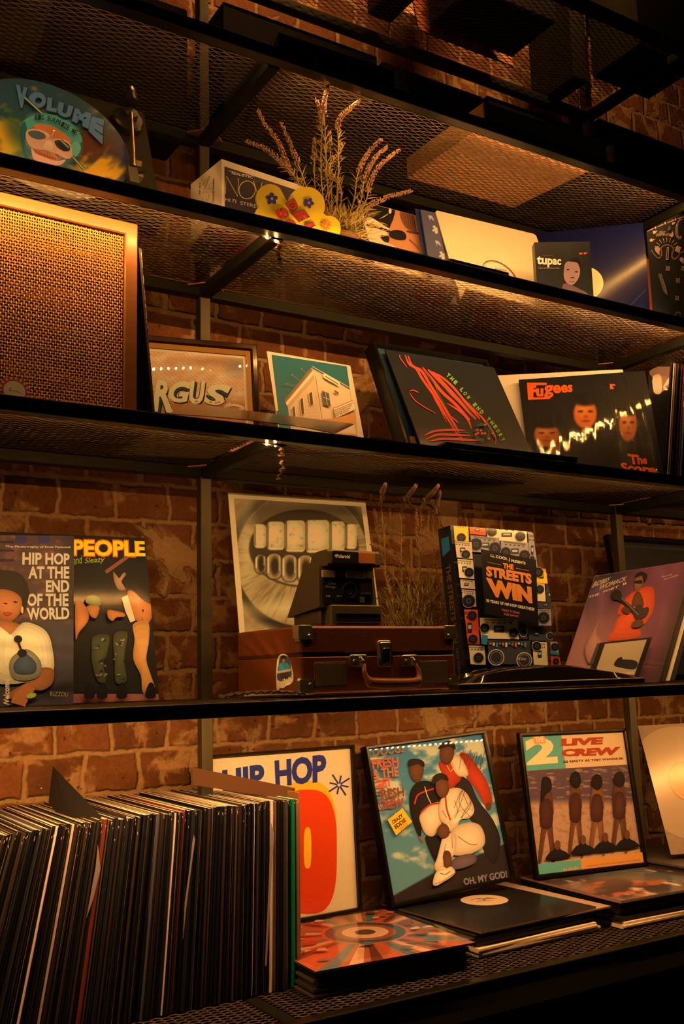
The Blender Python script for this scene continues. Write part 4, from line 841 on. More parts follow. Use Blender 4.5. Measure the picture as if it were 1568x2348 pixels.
for t, q, c, bo in (('LL COOL J', Q(315, 342, 432, 366, 432, 388, 317, 364), (216, 170, 120), 0.02), ('PRESENTS', Q(441, 374, 527, 390, 527, 406, 441, 390), (216, 170, 120), 0.02), ('THE', Q(390, 396, 455, 406, 455, 438, 391, 428), OR, 0.05), ('STREETS', Q(286, 414, 562, 462, 566, 526, 289, 476), OR, 0.055),
                    ('WIN', Q(284, 484, 562, 542, 568, 642, 302, 596), OR, 0.07), ('50 YEARS OF HIP-HOP GREATNESS', Q(286, 614, 580, 668, 580, 686, 288, 632), (216, 170, 120), 0.03), ('VIKKI TOBAK', Q(378, 672, 491, 692, 491, 706, 379, 686), (176, 84, 30), 0.01), ('ALEC BANKS', Q(392, 697, 482, 713, 481, 726, 392, 710), (176, 84, 30), 0.01),
                    ('RIZZOLI', Q(472, 966, 526, 970, 526, 984, 472, 980), (220, 180, 130), 0.01)): a.text(t, bq(q), c, bo)
for q in ([(292, 392), (382, 410)], [(466, 428), (546, 444)]): a.line(bq(q), 1.6, OR)
# spine lettering on the left edge of the book block
b2 = Plane(0, 0, 0); b2.R, b2.U, b2.N = -P.N, P.U, -P.R; b2.o = P.o+P.N*0.0-P.R*0.0002
s2 = Art(b2, 0.0003, (0, 0), 1, (228, 168, 98)); 
def spine_text(t, x0, x1, y0, y1, c, bo):
    v, f = glyphs(t, bo); q = np.c_[x0+(x1-x0)*v[:, 1], y1-(y1-y0)*v[:, 0]]; s2.raw(np.c_[q, np.full(len(q), 0.0004)], f, s2.col(c))
spine_text('THE STREETS WIN', 0.013, 0.029, 0.10, 0.27, (110, 56, 24), 0.02); spine_text('VIKKI TOBAK', 0.016, 0.024, 0.03, 0.09, (110, 80, 52), 0.01); s2.lpoly(np.array([(0.008, 0.30), (0.034, 0.29), (0.034, 0.33), (0.008, 0.33)]), (40, 90, 96)); spine_text('ROCK', 0.012, 0.028, 0.30, 0.325, (210, 160, 110), 0.03)
o = done(a, 'book', GLOSS, 'thick book covered in pictures of portable stereos, right of the suitcase player', 'book')
so = s2.build('spine_print', SATIN, o); so.matrix_parent_inverse = o.matrix_world.inverted(); so.matrix_world = b2.matrix()
# --- purple sleeve leaning right
P = Plane(1.6448-0.02, 1.7284, ZC+0.002, -0.048, 0.0); 
corn = [onY(1282, 1567, 1.69), onY(1512, 1567, 1.62), onY(1592, 1284, 1.72), onY(1364, 1321, 1.79)]
o3 = corn[0]; R_ = corn[1]-corn[0]; R_ /= np.linalg.norm(R_); U_ = corn[3]-corn[0]; U_ -= U_.dot(R_)*R_; U_ /= np.linalg.norm(U_); P.R, P.U, P.N, P.o = R_, U_, np.cross(R_, U_), o3
def footed(plane, quad_px, z):
    """outline of a leaning board whose lower two corners stop at height z"""
    q = plane.loc(quad_px); w = plane.world(np.c_[q, np.zeros(4)])
    for lo, hi in ((0, 3), (1, 2)):
        t = (z-w[lo][2])/(w[hi][2]-w[lo][2]); q[lo] = q[lo]+(q[hi]-q[lo])*t
    return q
def skewed(plane, quad_px, t, white, ground, side, org, sc, z=None):
    a = Art(plane, 0.0, org, sc, white); q = footed(plane, quad_px, ZC+0.0035 if z is None else z); a.prism(q, -t, 0, a.col(ground), a.col(side)); a.q = q; return a
qd = [(1283, 1567), (1509, 1567), (1590, 1285), (1364, 1321)]
a = skewed(P, qd, 0.004, (214, 140, 80), (92, 44, 44), (190, 120, 60), (1250, 1240), 4.93)
Hq = homog([(0, 0), (1, 0), (1, 1), (0, 1)], a.q); g = 110; uu, vv = np.meshgrid(np.linspace(0.004, 0.996, g), np.linspace(0.004, 0.996, g)); lc = hmap(Hq, np.c_[uu.ravel(), vv.ravel()]); pc = (P.pix(lc)-a.org)*a.sc
def purple(x, y, u, v):
    C = np.tile(np.array([104., 38., 40.]), (len(x), 1)); C = mixc(C, (30, 24, 22), blob(u, v, 0.02, 0.98, 0.32, 0.34, 0.6)); C = mixc(C, (130, 56, 54), np.clip((vnoise(u*3+v, v*1.3, 4, 4)-0.45)*4, 0, 1)*0.8); C = mixc(C, (150, 80, 48), blob(u, v, 0.3, 0.15, 0.3, 0.34, 0.7, 40)*0.8); C = mixc(C, (60, 26, 24), np.clip((u-0.86)*8, 0, 1)*0.8); return C
a.grid(lc[:, 0].reshape(g, g), lc[:, 1].reshape(g, g), np.full((g, g), a.up()), np.clip(lin(purple(0, 0, uu.ravel(), vv.ravel()) if False else purple(uu.ravel(), uu.ravel(), uu.ravel(), vv.ravel()))/lin(a.white)*0.8, 0.004, 0.9))
a.softy = 0.25; RS = (196, 50, 14); TN = (206, 130, 76)
for t, q, c, bo, sh in (('BOBBY', Q(540, 470, 748, 404, 730, 456, 524, 534), (160, 104, 60), 0.035, 0.3), ('WOMACK', Q(626, 500, 930, 396, 916, 452, 606, 560), (160, 104, 60), 0.035, 0.3), ('THE', Q(492, 628, 610, 588, 604, 612, 490, 652), TN, 0.02, 0), ('POET', Q(655, 570, 835, 500, 830, 526, 652, 590), TN, 0.02, 0), ('II', Q(880, 480, 916, 468, 908, 496, 874, 508), TN, 0.03, 0),
                        ('Featuring', Q(1316, 402, 1436, 368, 1430, 392, 1312, 426), TN, 0.0, 0.3), ('Patti LaBelle', Q(1342, 430, 1506, 378, 1500, 398, 1338, 448), TN, 0.0, 0.3)): a.text(t, q, c, bo, sh)
a.poly([(1090, 535), (1170, 520), (1220, 545), (1235, 640), (1220, 780), (1170, 880), (1130, 940), (1050, 960), (1060, 1090), (710, 1130), (760, 1020), (790, 920), (860, 830), (815, 840), (830, 760), (880, 680), (980, 590)], RS, 4)
a.poly([(1010, 600), (1070, 590), (1110, 740), (1000, 750), (970, 720)], (84, 34, 14), 4); a.poly([(1000, 460), (1030, 395), (1090, 380), (1120, 430), (1100, 490), (1060, 560), (1010, 570), (1000, 520)], (120, 56, 26), 4)
a.poly([(1005, 430), (1030, 375), (1090, 358), (1145, 385), (1140, 440), (1110, 480), (1100, 410), (1060, 392)], (20, 14, 10), 4); a.poly([(1000, 470), (1060, 452), (1090, 462), (1080, 492), (1004, 486)], (24, 14, 10), 3)
a.poly([(745, 600), (790, 565), (850, 590), (860, 650), (960, 740), (1050, 830), (1020, 870), (920, 770), (830, 690), (770, 680), (740, 640)], (22, 14, 12), 3); a.poly([(1000, 780), (1060, 730), (1100, 770), (1150, 760), (1160, 800), (1130, 860), (1060, 900), (1000, 880)], (44, 20, 16), 5)
a.line([(850, 660), (1040, 850)], 10, (110, 80, 60)); a.oval(900, 800, 50, 34, (70, 28, 12), rot=30); a.oval(1030, 950, 70, 44, (80, 34, 16), rot=-20)
a.poly([(480, 1400), (440, 1220), (560, 980), (600, 900), (560, 1040), (640, 1180), (560, 1330)], (150, 74, 50), 5)
o = a.build('record_sleeve', SATIN); o.matrix_world = P.matrix(); tag(o, 'purple record sleeve of a man in red holding a guitar, leaning behind the CD cases', 'record')

QW = a.q
# --- sleeves standing behind the purple one, each pushed a little further right
for k, (dx, cn, lab) in enumerate([(0.004, (190, 110, 50), 'tan-edged record sleeve directly behind the purple one'), (0.020, (20, 16, 12), 'black record sleeve, second behind the purple one'), (0.026, (120, 50, 26), 'red-brown record sleeve, third behind the purple one'),
                              (0.036, (22, 18, 12), 'black record sleeve with its right edge beside a cream one'), (0.052, (236, 178, 104), 'cream record sleeve behind the purple one at the right edge'), (0.070, (16, 14, 10), 'black record sleeve behind the cream one at the right edge')]):
    Pk = Plane(0, 0, 0); Pk.R, Pk.U, Pk.N = P.R, P.U, P.N; Pk.o = P.o-P.N*(0.0078*(k+1))+P.R*dx; Pk.o[2] += 0.0078*(k+1)*P.N[2]-dx*P.R[2]+0.001
    a = Art(Pk, 0.0, (0, 0), 1, (214, 140, 80)); a.prism(QW, -0.004, 0, a.col(cn), a.col((190, 120, 60) if k in (0, 4) else (60, 40, 24))); o = a.build('record_sleeve', SATIN); o.matrix_world = Pk.matrix(); tag(o, lab, 'record')

# --- CD cases leaning
CDP = clear_mat('cd_case', 0.05, bump=0.05)
def cdcase(dx, dark, label):
    q = [(1346+dx, 1566), (1452+dx, 1566), (1489+dx, 1461), (1378+dx, 1473)]; co = [onY(*q[0], 1.575), onY(*q[1], 1.575), onY(*q[2], 1.618), onY(*q[3], 1.618)]; P = Plane(0, 0, 0); R_ = co[1]-co[0]; R_ /= np.linalg.norm(R_); U_ = co[3]-co[0]; U_ -= U_.dot(R_)*R_; U_ /= np.linalg.norm(U_); P.R, P.U, P.N, P.o = R_, U_, np.cross(R_, U_), co[0]
    a = Art(P, 0.0, (1250, 1240), 4.93, (214, 140, 80)); l = footed(P, q, ZC+0.0035); a.prism(l, -0.009, -0.002, (0.02, 0.02, 0.02), (0.05, 0.04, 0.03))
    if not dark:
        Hh = homog([(0, 0), (1, 0), (1, 1), (0, 1)], l); sub = hmap(Hh, [(0.11, 0.01), (0.97, 0.01), (0.97, 0.96), (0.11, 0.96)]); a.z = -0.0018; a.lpoly(sub, (204, 132, 76)); a.poly([(500, 1395), (590, 1160), (625, 1150), (545, 1390)], (60, 44, 30))
        a.poly([(780, 1400), (820, 1330), (870, 1310), (880, 1335), (1000, 1345), (1050, 1380), (1010, 1450), (850, 1430)], (40, 30, 24), 4); a.poly([(845, 1350), (862, 1312), (876, 1318), (862, 1352)], (30, 22, 18))
    o = a.build('cd_case', SATIN); o.matrix_world = P.matrix(); b = MB(); b.prism(l, -0.0012, 0.0, (0.3, 0.3, 0.3)); b.build('clear_lid', CDP, o); return tag(o, label, 'CD')
cdcase(0, False, 'clear CD case with an orange sunset insert, frontmost of three')
c2 = cdcase(0, True, 'dark CD case directly behind the sunset one'); c2.location = c2.location+Vector((0.020, 0.011, 0.001)); c3 = cdcase(0, True, 'rearmost dark CD case, furthest right behind the sunset one'); c3.location = c3.location+Vector((0.036, 0.022, 0.001))
P = Plane(2.03, 1.845, ZC+0.0008, 0.0, 0.16); r, bar = frame_thing(P, 0.5, 0.40, 0.016, 0.014, BLK, 'dark wide picture frame behind the purple sleeve, right of the right upright'); a = print_in(P, r, 0.5, 0.40, bar, (214, 140, 80), (50, 34, 22), (0, 0), 1); a.build('print', MATTE, r)
# ================================================================== suitcase record player
LEA = mat('brown_leatherette', (0.17, 0.048, 0.016), 0.42, bump=0.35, bscale=420, vary=0.15, coat=0.15, coat_rough=0.3)
LEAD = mat('seam_dark', (0.05, 0.02, 0.01), 0.6)
CHROME = mat('chrome', (0.85, 0.78, 0.62), 0.33, metal=1.0)
GRIL = mat('speaker_cloth', (0.045, 0.035, 0.022), 0.7, bump=0.8, bscale=900)
sx, sy, sz = 0.8559, 1.530, ZC+0.003; SW, SDp, SH = 0.3445, 0.252, 0.1215
r = empty('suitcase_record_player', (sx, sy, sz), 'brown leatherette suitcase record player with chrome corners, carrying the instant camera', 'record player')
hs = 0.071
b = MB(); b.bevbox((0, 0, 0.004), (SW, SDp, hs-0.0008), 0.012, axis=2, n=5); b.build('base', LEA, r, smooth=True)
b = MB(); b.bevbox((0, 0, hs+0.0008), (SW, SDp, SH), 0.012, axis=2, n=5); b.build('lid', LEA, r, smooth=True)
b = MB(); b.bevbox((0.0012, 0.0012, hs-0.002), (SW-0.0012, SDp-0.0012, hs+0.002), 0.011, axis=2, n=4); b.build('seam', LEAD, r)
def corner_cap(x, z, fx, fz):
    b = MB(); R_ = 0.013; n = 6; V = []
    # chrome shell wrapped round a front corner
    for j in range(n+1):
        t = math.pi/2*j/n
        for i in range(n+1):
            p = math.pi/2*i/n; V.append((x+fx*(R_-0.0005-(R_+0.001)*math.cos(p)*1.0), 0.0125-(0.0138)*math.sin(p)*1.0+0.0*t, z+fz*(0.027*(1-j/n)) if True else 0))
    b.raw(V, [(j*(n+1)+i, j*(n+1)+i+1, (j+1)*(n+1)+i+1, (j+1)*(n+1)+i) for j in range(n) for i in range(n)])
    zz = z-fz*0.0012; b.box((min(x-fx*0.001, x+fx*0.026), -0.0016, min(z, z+fz*0.024)), (max(x-fx*0.001, x+fx*0.026), 0.0, max(z, z+fz*0.024)))
    b.box((min(x-fx*0.0016, x), 0.0, min(z, z+fz*0.022)), (max(x-fx*0.0016, x), 0.020, max(z, z+fz*0.022)))
    b.bevbox((min(x-fx*0.0012, x+fx*0.026), -0.0012, min(zz, zz+fz*0.002)), (max(x-fx*0.0012, x+fx*0.026), 0.022, max(zz, zz+fz*0.002)), 0.004, axis=2)
    b.ball((x+fx*0.019, -0.002, z+fz*0.017), (0.0024, 0.0014, 0.0024), k=5); b.build('corner_cap', CHROME, r, smooth=True)
for x, fx in ((0, 1), (SW, -1)):
    corner_cap(x, SH, fx, -1); corner_cap(x, 0.004, fx, 1)
def pz(px, py): p = onY(px, py, sy); return p[0]-sx, p[2]-sz
def pl2(cx, cy, w, h, name, m, d=0.004, rr=0.003, y0=-0.0005):
    x, z = pz(cx, cy); b = MB(); b.bevbox((x-w/2, y0-d, z-h/2), (x+w/2, y0, z+h/2), rr, axis=1, n=3); return b.build(name, m, r)
# latch
lp = empty('latch', (0, 0, 0)); lp.parent = r
x, z = pz(880, 1499)
b = MB(); b.bevbox((x-0.0155, -0.0035, z-0.024), (x+0.0155, 0, z+0.024), 0.005, axis=1); b.bevbox((x-0.012, -0.0075, z-0.011), (x+0.012, -0.003, z+0.021), 0.004, axis=1); b.build('latch_plate', CHROME, lp)
b = MB(); b.bevbox((x-0.0075, -0.0088, z-0.016), (x+0.0075, -0.0070, z+0.010), 0.003, axis=1); b.tube([(x-0.012, -0.006, z+0.018), (x-0.012, -0.009, z), (x-0.010, -0.009, z-0.020), (x, -0.009, z-0.0225), (x+0.010, -0.009, z-0.020), (x+0.012, -0.009, z), (x+0.012, -0.006, z+0.018)], 0.0016); b.build('latch_hook', mat('dark_chrome', (0.25, 0.22, 0.18), 0.2, metal=1.0), lp)
# handle
hd = empty('carrying_handle', (0, 0, 0)); hd.parent = r
for cx in (820, 938):
    x, z = pz(cx, 1515); b = MB(); b.bevbox((x-0.0185, -0.0032, z-0.0105), (x+0.0185, 0, z+0.0105), 0.004, axis=1)
    for d in (-0.009, 0.009): b.ball((x+d, -0.0035, z), (0.003, 0.002, 0.003), k=5)
    b.tube([(x+0.004, -0.004, z+0.006), (x+0.006, -0.008, z), (x+0.006, -0.008, z-0.010)], 0.0022); b.build('handle_mount', CHROME, hd, smooth=True)
xa, za = pz(830, 1518); xb, zb = pz(948, 1518); zl = -0.034
pts = spline([(xa+0.001, -0.006, za-0.004), (xa-0.003, -0.011, za-0.018), (xa+0.004, -0.014, za+zl), (xa+0.020, -0.014, za+zl-0.004), (xb-0.020, -0.014, zb+zl-0.004), (xb-0.002, -0.014, zb+zl), (xb+0.003, -0.011, zb-0.018), (xb, -0.006, zb-0.004)], 6, False)
b = MB(); n = len(pts); b.tube(pts, np.interp(np.linspace(0, 1, n), [0, .2, .3, .7, .8, 1], [.0035, .005, .0095, .0095, .005, .0035]), k=12); b.build('grip', LEA, hd, smooth=True)
for q, ww in ((((722, 1521), (795, 1571)), 0), (((961, 1518), (1026, 1566)), 0)):
    (x0, z1), (x1, z0) = pz(*q[0]), pz(*q[1]); b = MB(); b.bevbox((x0-0.002, -0.0012, z0-0.002), (x1+0.002, 0.001, z1+0.002), 0.004, axis=1); b.build('speaker_surround', LEA, r); b = MB(); b.bevbox((x0, -0.002, z0), (x1, 0.001, z1), 0.003, axis=1); b.build('speaker_grille', GRIL, r)
# sticker on the left side
sp = Plane(0, 0, 0); sp.R, sp.U, sp.N = np.array([0, -1.0, 0]), np.array([0, 0, 1.0]), np.array([-1.0, 0, 0]); sp.o = np.array([sx, sy+SDp, sz])
a = Art(sp, 0.0004, (480, 1080), 2.703, (224, 150, 80))
a.poly([(420, 1360), (415, 1290), (418, 1200), (430, 1150), (452, 1133), (480, 1140), (500, 1170), (515, 1230), (522, 1290), (505, 1320), (480, 1330), (460, 1345), (440, 1345)], (226, 164, 96), 3)
a.poly([(430, 1200), (440, 1150), (462, 1142), (488, 1150), (503, 1180), (512, 1250), (505, 1290), (425, 1300)], (70, 56, 46), 3); a.oval(462, 1160, 14, 17, (26, 18, 12)); a.oval(463, 1176, 10, 14, (160, 84, 44)); a.poly([(432, 1210), (445, 1190), (485, 1190), (505, 1220), (500, 1240), (430, 1240)], (66, 110, 120), 3)
a.poly([(424, 1240), (508, 1226), (508, 1240), (424, 1256)], (190, 130, 80)); a.poly([(440, 1256), (495, 1250), (490, 1300), (445, 1300)], (70, 36, 22)); a.text('Funk', Q(420, 1300, 462, 1290, 460, 1325, 422, 1345), (236, 180, 120), 0.05, 0.2); a.text('Rewind', Q(462, 1290, 516, 1262, 516, 1296, 464, 1322), (236, 180, 120), 0.05, 0.2)
so = a.build('sticker', SATIN, r); so.matrix_local = Matrix.Translation((-sx, -sy, -sz)) @ sp.matrix()

# ================================================================== instant camera
CAMP = mat('camera_plastic', (0.075, 0.068, 0.05), 0.42, bump=0.25, bscale=900)
CAMG = mat('camera_gloss', (0.014, 0.013, 0.011), 0.14)
cy_ = 1.565; zt = sz+SH+0.0005
def cw(px, py, Y): p = onY(px, py, Y); return p
p0 = onY(722, 1432, cy_); r = empty('instant_camera', (p0[0], cy_, zt), 'black instant camera with pop-up flash standing on the suitcase player', 'camera')
def pc(px, py, Y=cy_): p = onY(px, py, Y); return p[0]-p0[0], p[2]-zt
x0, _ = pc(759, 1400, 1.548); x1, zb_ = pc(877, 1388, 1.548)
b = MB(); b.bevbox((x0, -0.017, 0), (x1, 0.120, zb_), 0.006, axis=2); b.build('base', CAMP, r, smooth=True)
sl0, sz1 = pc(771, 1405, 1.5465); sl1, sz0 = pc(873, 1428, 1.5465)
b = MB(); b.bevbox((sl0, -0.0192, sz0), (sl1, -0.0165, sz1), 0.002, axis=1); b.build('film_door', CAMG, r)
b = MB(); b.box((sl0, -0.0205, sz1-0.0012), (sl1, -0.0172, sz1)); b.box((sl0, -0.0205, sz0), (sl1, -0.0172, sz0+0.0012)); b.build('film_slot_lips', mat('lip_grey', (0.12, 0.10, 0.08), 0.3), r)
# body: sloping shell behind the front panel
bx0, bz0 = pc(737, 1388, 1.560); bx1, bz1 = pc(858, 1300, 1.560)
b = MB(); yb = 0.118
V = [(bx0-0.004, -0.004, zb_*0.9), (bx1+0.004, -0.004, zb_*0.9), (bx1+0.004, yb, zb_*0.6), (bx0-0.004, yb, zb_*0.6), (bx0, 0.0, bz1), (bx1, 0.0, bz1), (bx1, 0.052, bz1+0.01), (bx0, 0.052, bz1+0.01)]
b.raw(V, [(3, 2, 1, 0), (4, 5, 6, 7), (0, 1, 5, 4), (1, 2, 6, 5), (2, 3, 7, 6), (3, 0, 4, 7)]); b.build('body', CAMP, r)
b = MB(); b.bevbox((x0-0.010, 0.006, 0.001), (x0+0.010, 0.105, zb_*0.82), 0.006, axis=1); b.build('side_grip', CAMP, r, smooth=True)
# front panel
fx0, fz1 = pc(741, 1322, 1.556); fx1, fz0 = pc(855, 1386, 1.556)
b = MB(); b.bevbox((fx0, -0.0105, fz0), (fx1, -0.002, fz1), 0.004, axis=1); fp = b.build('front_panel', CAMG, r)
def disc(px, py, rad, y0, y1, name, m, parent=r, prof=None, k=32):
    x, z = pc(px, py, cy_+y0); b = MB(); M_ = Matrix.Translation((x, y0, z)) @ Matrix.Rotation(math.radians(90), 4, 'X')
    b.lathe(prof or [(0, 0), (rad, 0), (rad, y0-y1 if False else abs(y1-y0)*1.0), (rad*0.86, abs(y1-y0)), (rad*0.80, abs(y1-y0)*0.5), (0, abs(y1-y0)*0.4)], M_, k=k); return b.build(name, m, parent, smooth=True)
disc(799, 1354, 0.0155, -0.010, -0.016, 'lens', CAMG, fp); disc(799, 1354, 0.0085, -0.0125, -0.0142, 'lens_glass', mat('lens_glass', (0.01, 0.012, 0.02), 0.03, coat=1.0), fp)
for (qa, qb, nm, m) in (((739, 1307), (768, 1324), 'viewfinder_window', mat('viewfinder_silver', (0.62, 0.50, 0.34), 0.35, metal=0.4)), ((794, 1307), (836, 1326), 'sensor_window', MATS.get('viewfinder_silver') or mat('viewfinder_silver')), ((826, 1335), (851, 1360), 'focus_window', CAMG), ((825, 1368), (836, 1382), 'shutter_button', CAMP)):
    (a0, c1), (a1, c0) = pc(*qa, 1.552), pc(*qb, 1.552); b = MB(); b.bevbox((a0, -0.0135, c0), (a1, -0.009, c1), 0.0012, axis=1); b.build(nm, m, r)
(a0, c1), (a1, c0) = pc(826, 1360.5, 1.551), pc(850, 1362.5, 1.551); b = MB(); b.box((a0, -0.0146, c0), (a1, -0.012, c1)); b.build('focus_slider', mat('slider_silver', (0.7, 0.6, 0.45), 0.2, metal=0.9), r)
# flash head
hx0, hz1 = pc(753, 1259, 1.545); hx1, hz0 = pc(868, 1301, 1.545)
prof = [(-0.020, hz0), (-0.022, hz0+0.004), (-0.021, hz1-0.004), (-0.017, hz1), (0.020, hz1-0.001), (0.036, hz1-0.008), (0.042, hz1-0.020), (0.042, hz0-0.010), (0.030, hz0-0.012), (0.026, hz0)]
b = MB(); n = len(prof); V = [(hx0-0.003, y, z) for y, z in prof]+[(hx1+0.002, y, z) for y, z in prof]; b.raw(V, [tuple(range(n)), tuple(range(n, 2*n))[::-1]]+[((i+1) % n, i, n+i, n+(i+1) % n) for i in range(n)]); fh = b.build('flash_head', CAMP, r)
for (qa, qb, nm, m) in (((762, 1263), (822, 1292), 'nameplate', CAMG), ((821, 1267), (860, 1293), 'flash_window', mat('amber_flash', (0.42, 0.15, 0.045), 0.25, coat=0.6, bump=0.4, bscale=250, stretch=(1, 1, 0.1)))):
    (a0, c1), (a1, c0) = pc(*qa, 1.543), pc(*qb, 1.543); b = MB(); b.bevbox((a0, -0.0232, c0), (a1, -0.0205, c1), 0.0012, axis=1); b.build(nm, m, fh)
lp_ = Plane(p0[0], 1.5415, zt, 0, 0); a = Art(lp_, 0.0, (480, 1080), 2.703, (232, 170, 100)); a.text('Polaroid', Q(786, 514, 872, 520, 871, 543, 786, 537), (226, 176, 120), 0.03); a.text('c', Q(776, 518, 784, 519, 784, 532, 776, 531), (226, 176, 120), 0.03)
lo = a.build('lettering', MATTE, fh); lo.matrix_local = Matrix.Translation((-p0[0], -cy_, -zt)) @ lp_.matrix()
lp_ = Plane(p0[0], 1.5542, zt, 0, 0); a = Art(lp_, 0.0, (480, 1080), 2.703, (232, 170, 100)); a.text('One', Q(735, 684, 784, 688, 782, 708, 733, 704), (120, 100, 80), 0.03, 0.2); a.text('Step', Q(718, 704, 788, 708, 786, 732, 716, 728), (120, 100, 80), 0.03, 0.2)
for u in (722, 732, 742, 790, 800, 812): a.poly(Q(u, 770, u+6, 770, u+6, 780, u, 780), (150, 124, 90))
lo = a.build('lettering', MATTE, fp); lo.matrix_local = Matrix.Translation((-p0[0], -cy_, -zt)) @ lp_.matrix()

# ================================================================== low glossy case beside the suitcase
q0 = onZ(1052, 1588, ZC)
xa = onY(1052, 1580, 1.50)[0]; xb = onY(1482, 1580, 1.50)[0]
r = empty('portable_player', (xa, 1.50, ZC+0.003), 'low black glossy player with a domed cover, lying right of the suitcase', 'record player')
b = MB(); b.bevbox((0, 0, 0), (xb-xa, 0.09, 0.013), 0.006, axis=2); b.build('base', BLACK, r)
n = 26; Wd = xb-xa; X = np.linspace(0, 1, n); V = []; k = 9
for i, u in enumerate(X):
    h = 0.013+0.031*max(0.0, math.sin(math.pi*min(1, max(0, (u-0.02)/0.98))))**0.42*(1-0.55*max(0, u-0.62)/0.38) - 0.010*(1-min(1, u/0.25))
    for j in range(k):
        v = j/(k-1); V.append((0.002+u*(Wd-0.004), 0.004+v*0.085, 0.012+(h-0.012)*math.sin(math.pi*min(1, v*1.15+0.10)/1.0 if v < 0.8 else math.pi*0.5)**0.5 if v > 0 else 0.012))
b = MB(); b.raw(V, [(i*k+j, (i+1)*k+j, (i+1)*k+j+1, i*k+j+1) for i in range(n-1) for j in range(k-1)]); b.build('domed_cover', mat('smoked_cover', (0.012, 0.009, 0.007), 0.10, coat=0.5), r, smooth=True)
b = MB(); b.box((0.03, -0.001, 0.0045), (Wd-0.03, 0.001, 0.0060)); b.build('trim_line', mat('trim_brass', (0.2, 0.15, 0.09), 0.3, metal=0.8), r)
# bumpy folded strip in front of the suitcase
P0 = onY(512, 1590, 1.475); P1 = onY(690, 1590, 1.495); b = MB(); n = 30; V = []
for i in range(n):
    u = i/(n-1); x = (P1[0]-P0[0])*u; z = 0.006+0.007*math.sin(math.pi*u)**0.6+0.0016*math.sin(i*2.1); w = 0.010+0.004*math.sin(i*1.3); V += [(x, -w*0.6, z-0.0022), (x, w*1.5, z), (x, w*1.5, z+0.0022), (x, -w*0.6, z)]
b.raw(V, [(i*4+j, i*4+(j+1) % 4, (i+1)*4+(j+1) % 4, (i+1)*4+j) for i in range(n-1) for j in range(4)]+[(0, 1, 2, 3), ((n-1)*4+3, (n-1)*4+2, (n-1)*4+1, (n-1)*4)])
o = b.build('plastic_strip', mat('crumpled_plastic', (0.10, 0.07, 0.045), 0.25, coat=0.4, bump=0.8, bscale=150)); o.location = (P0[0], 1.480, ZC+0.001); tag(o, 'crumpled dark plastic strip lying in front of the suitcase player', 'plastic scrap')

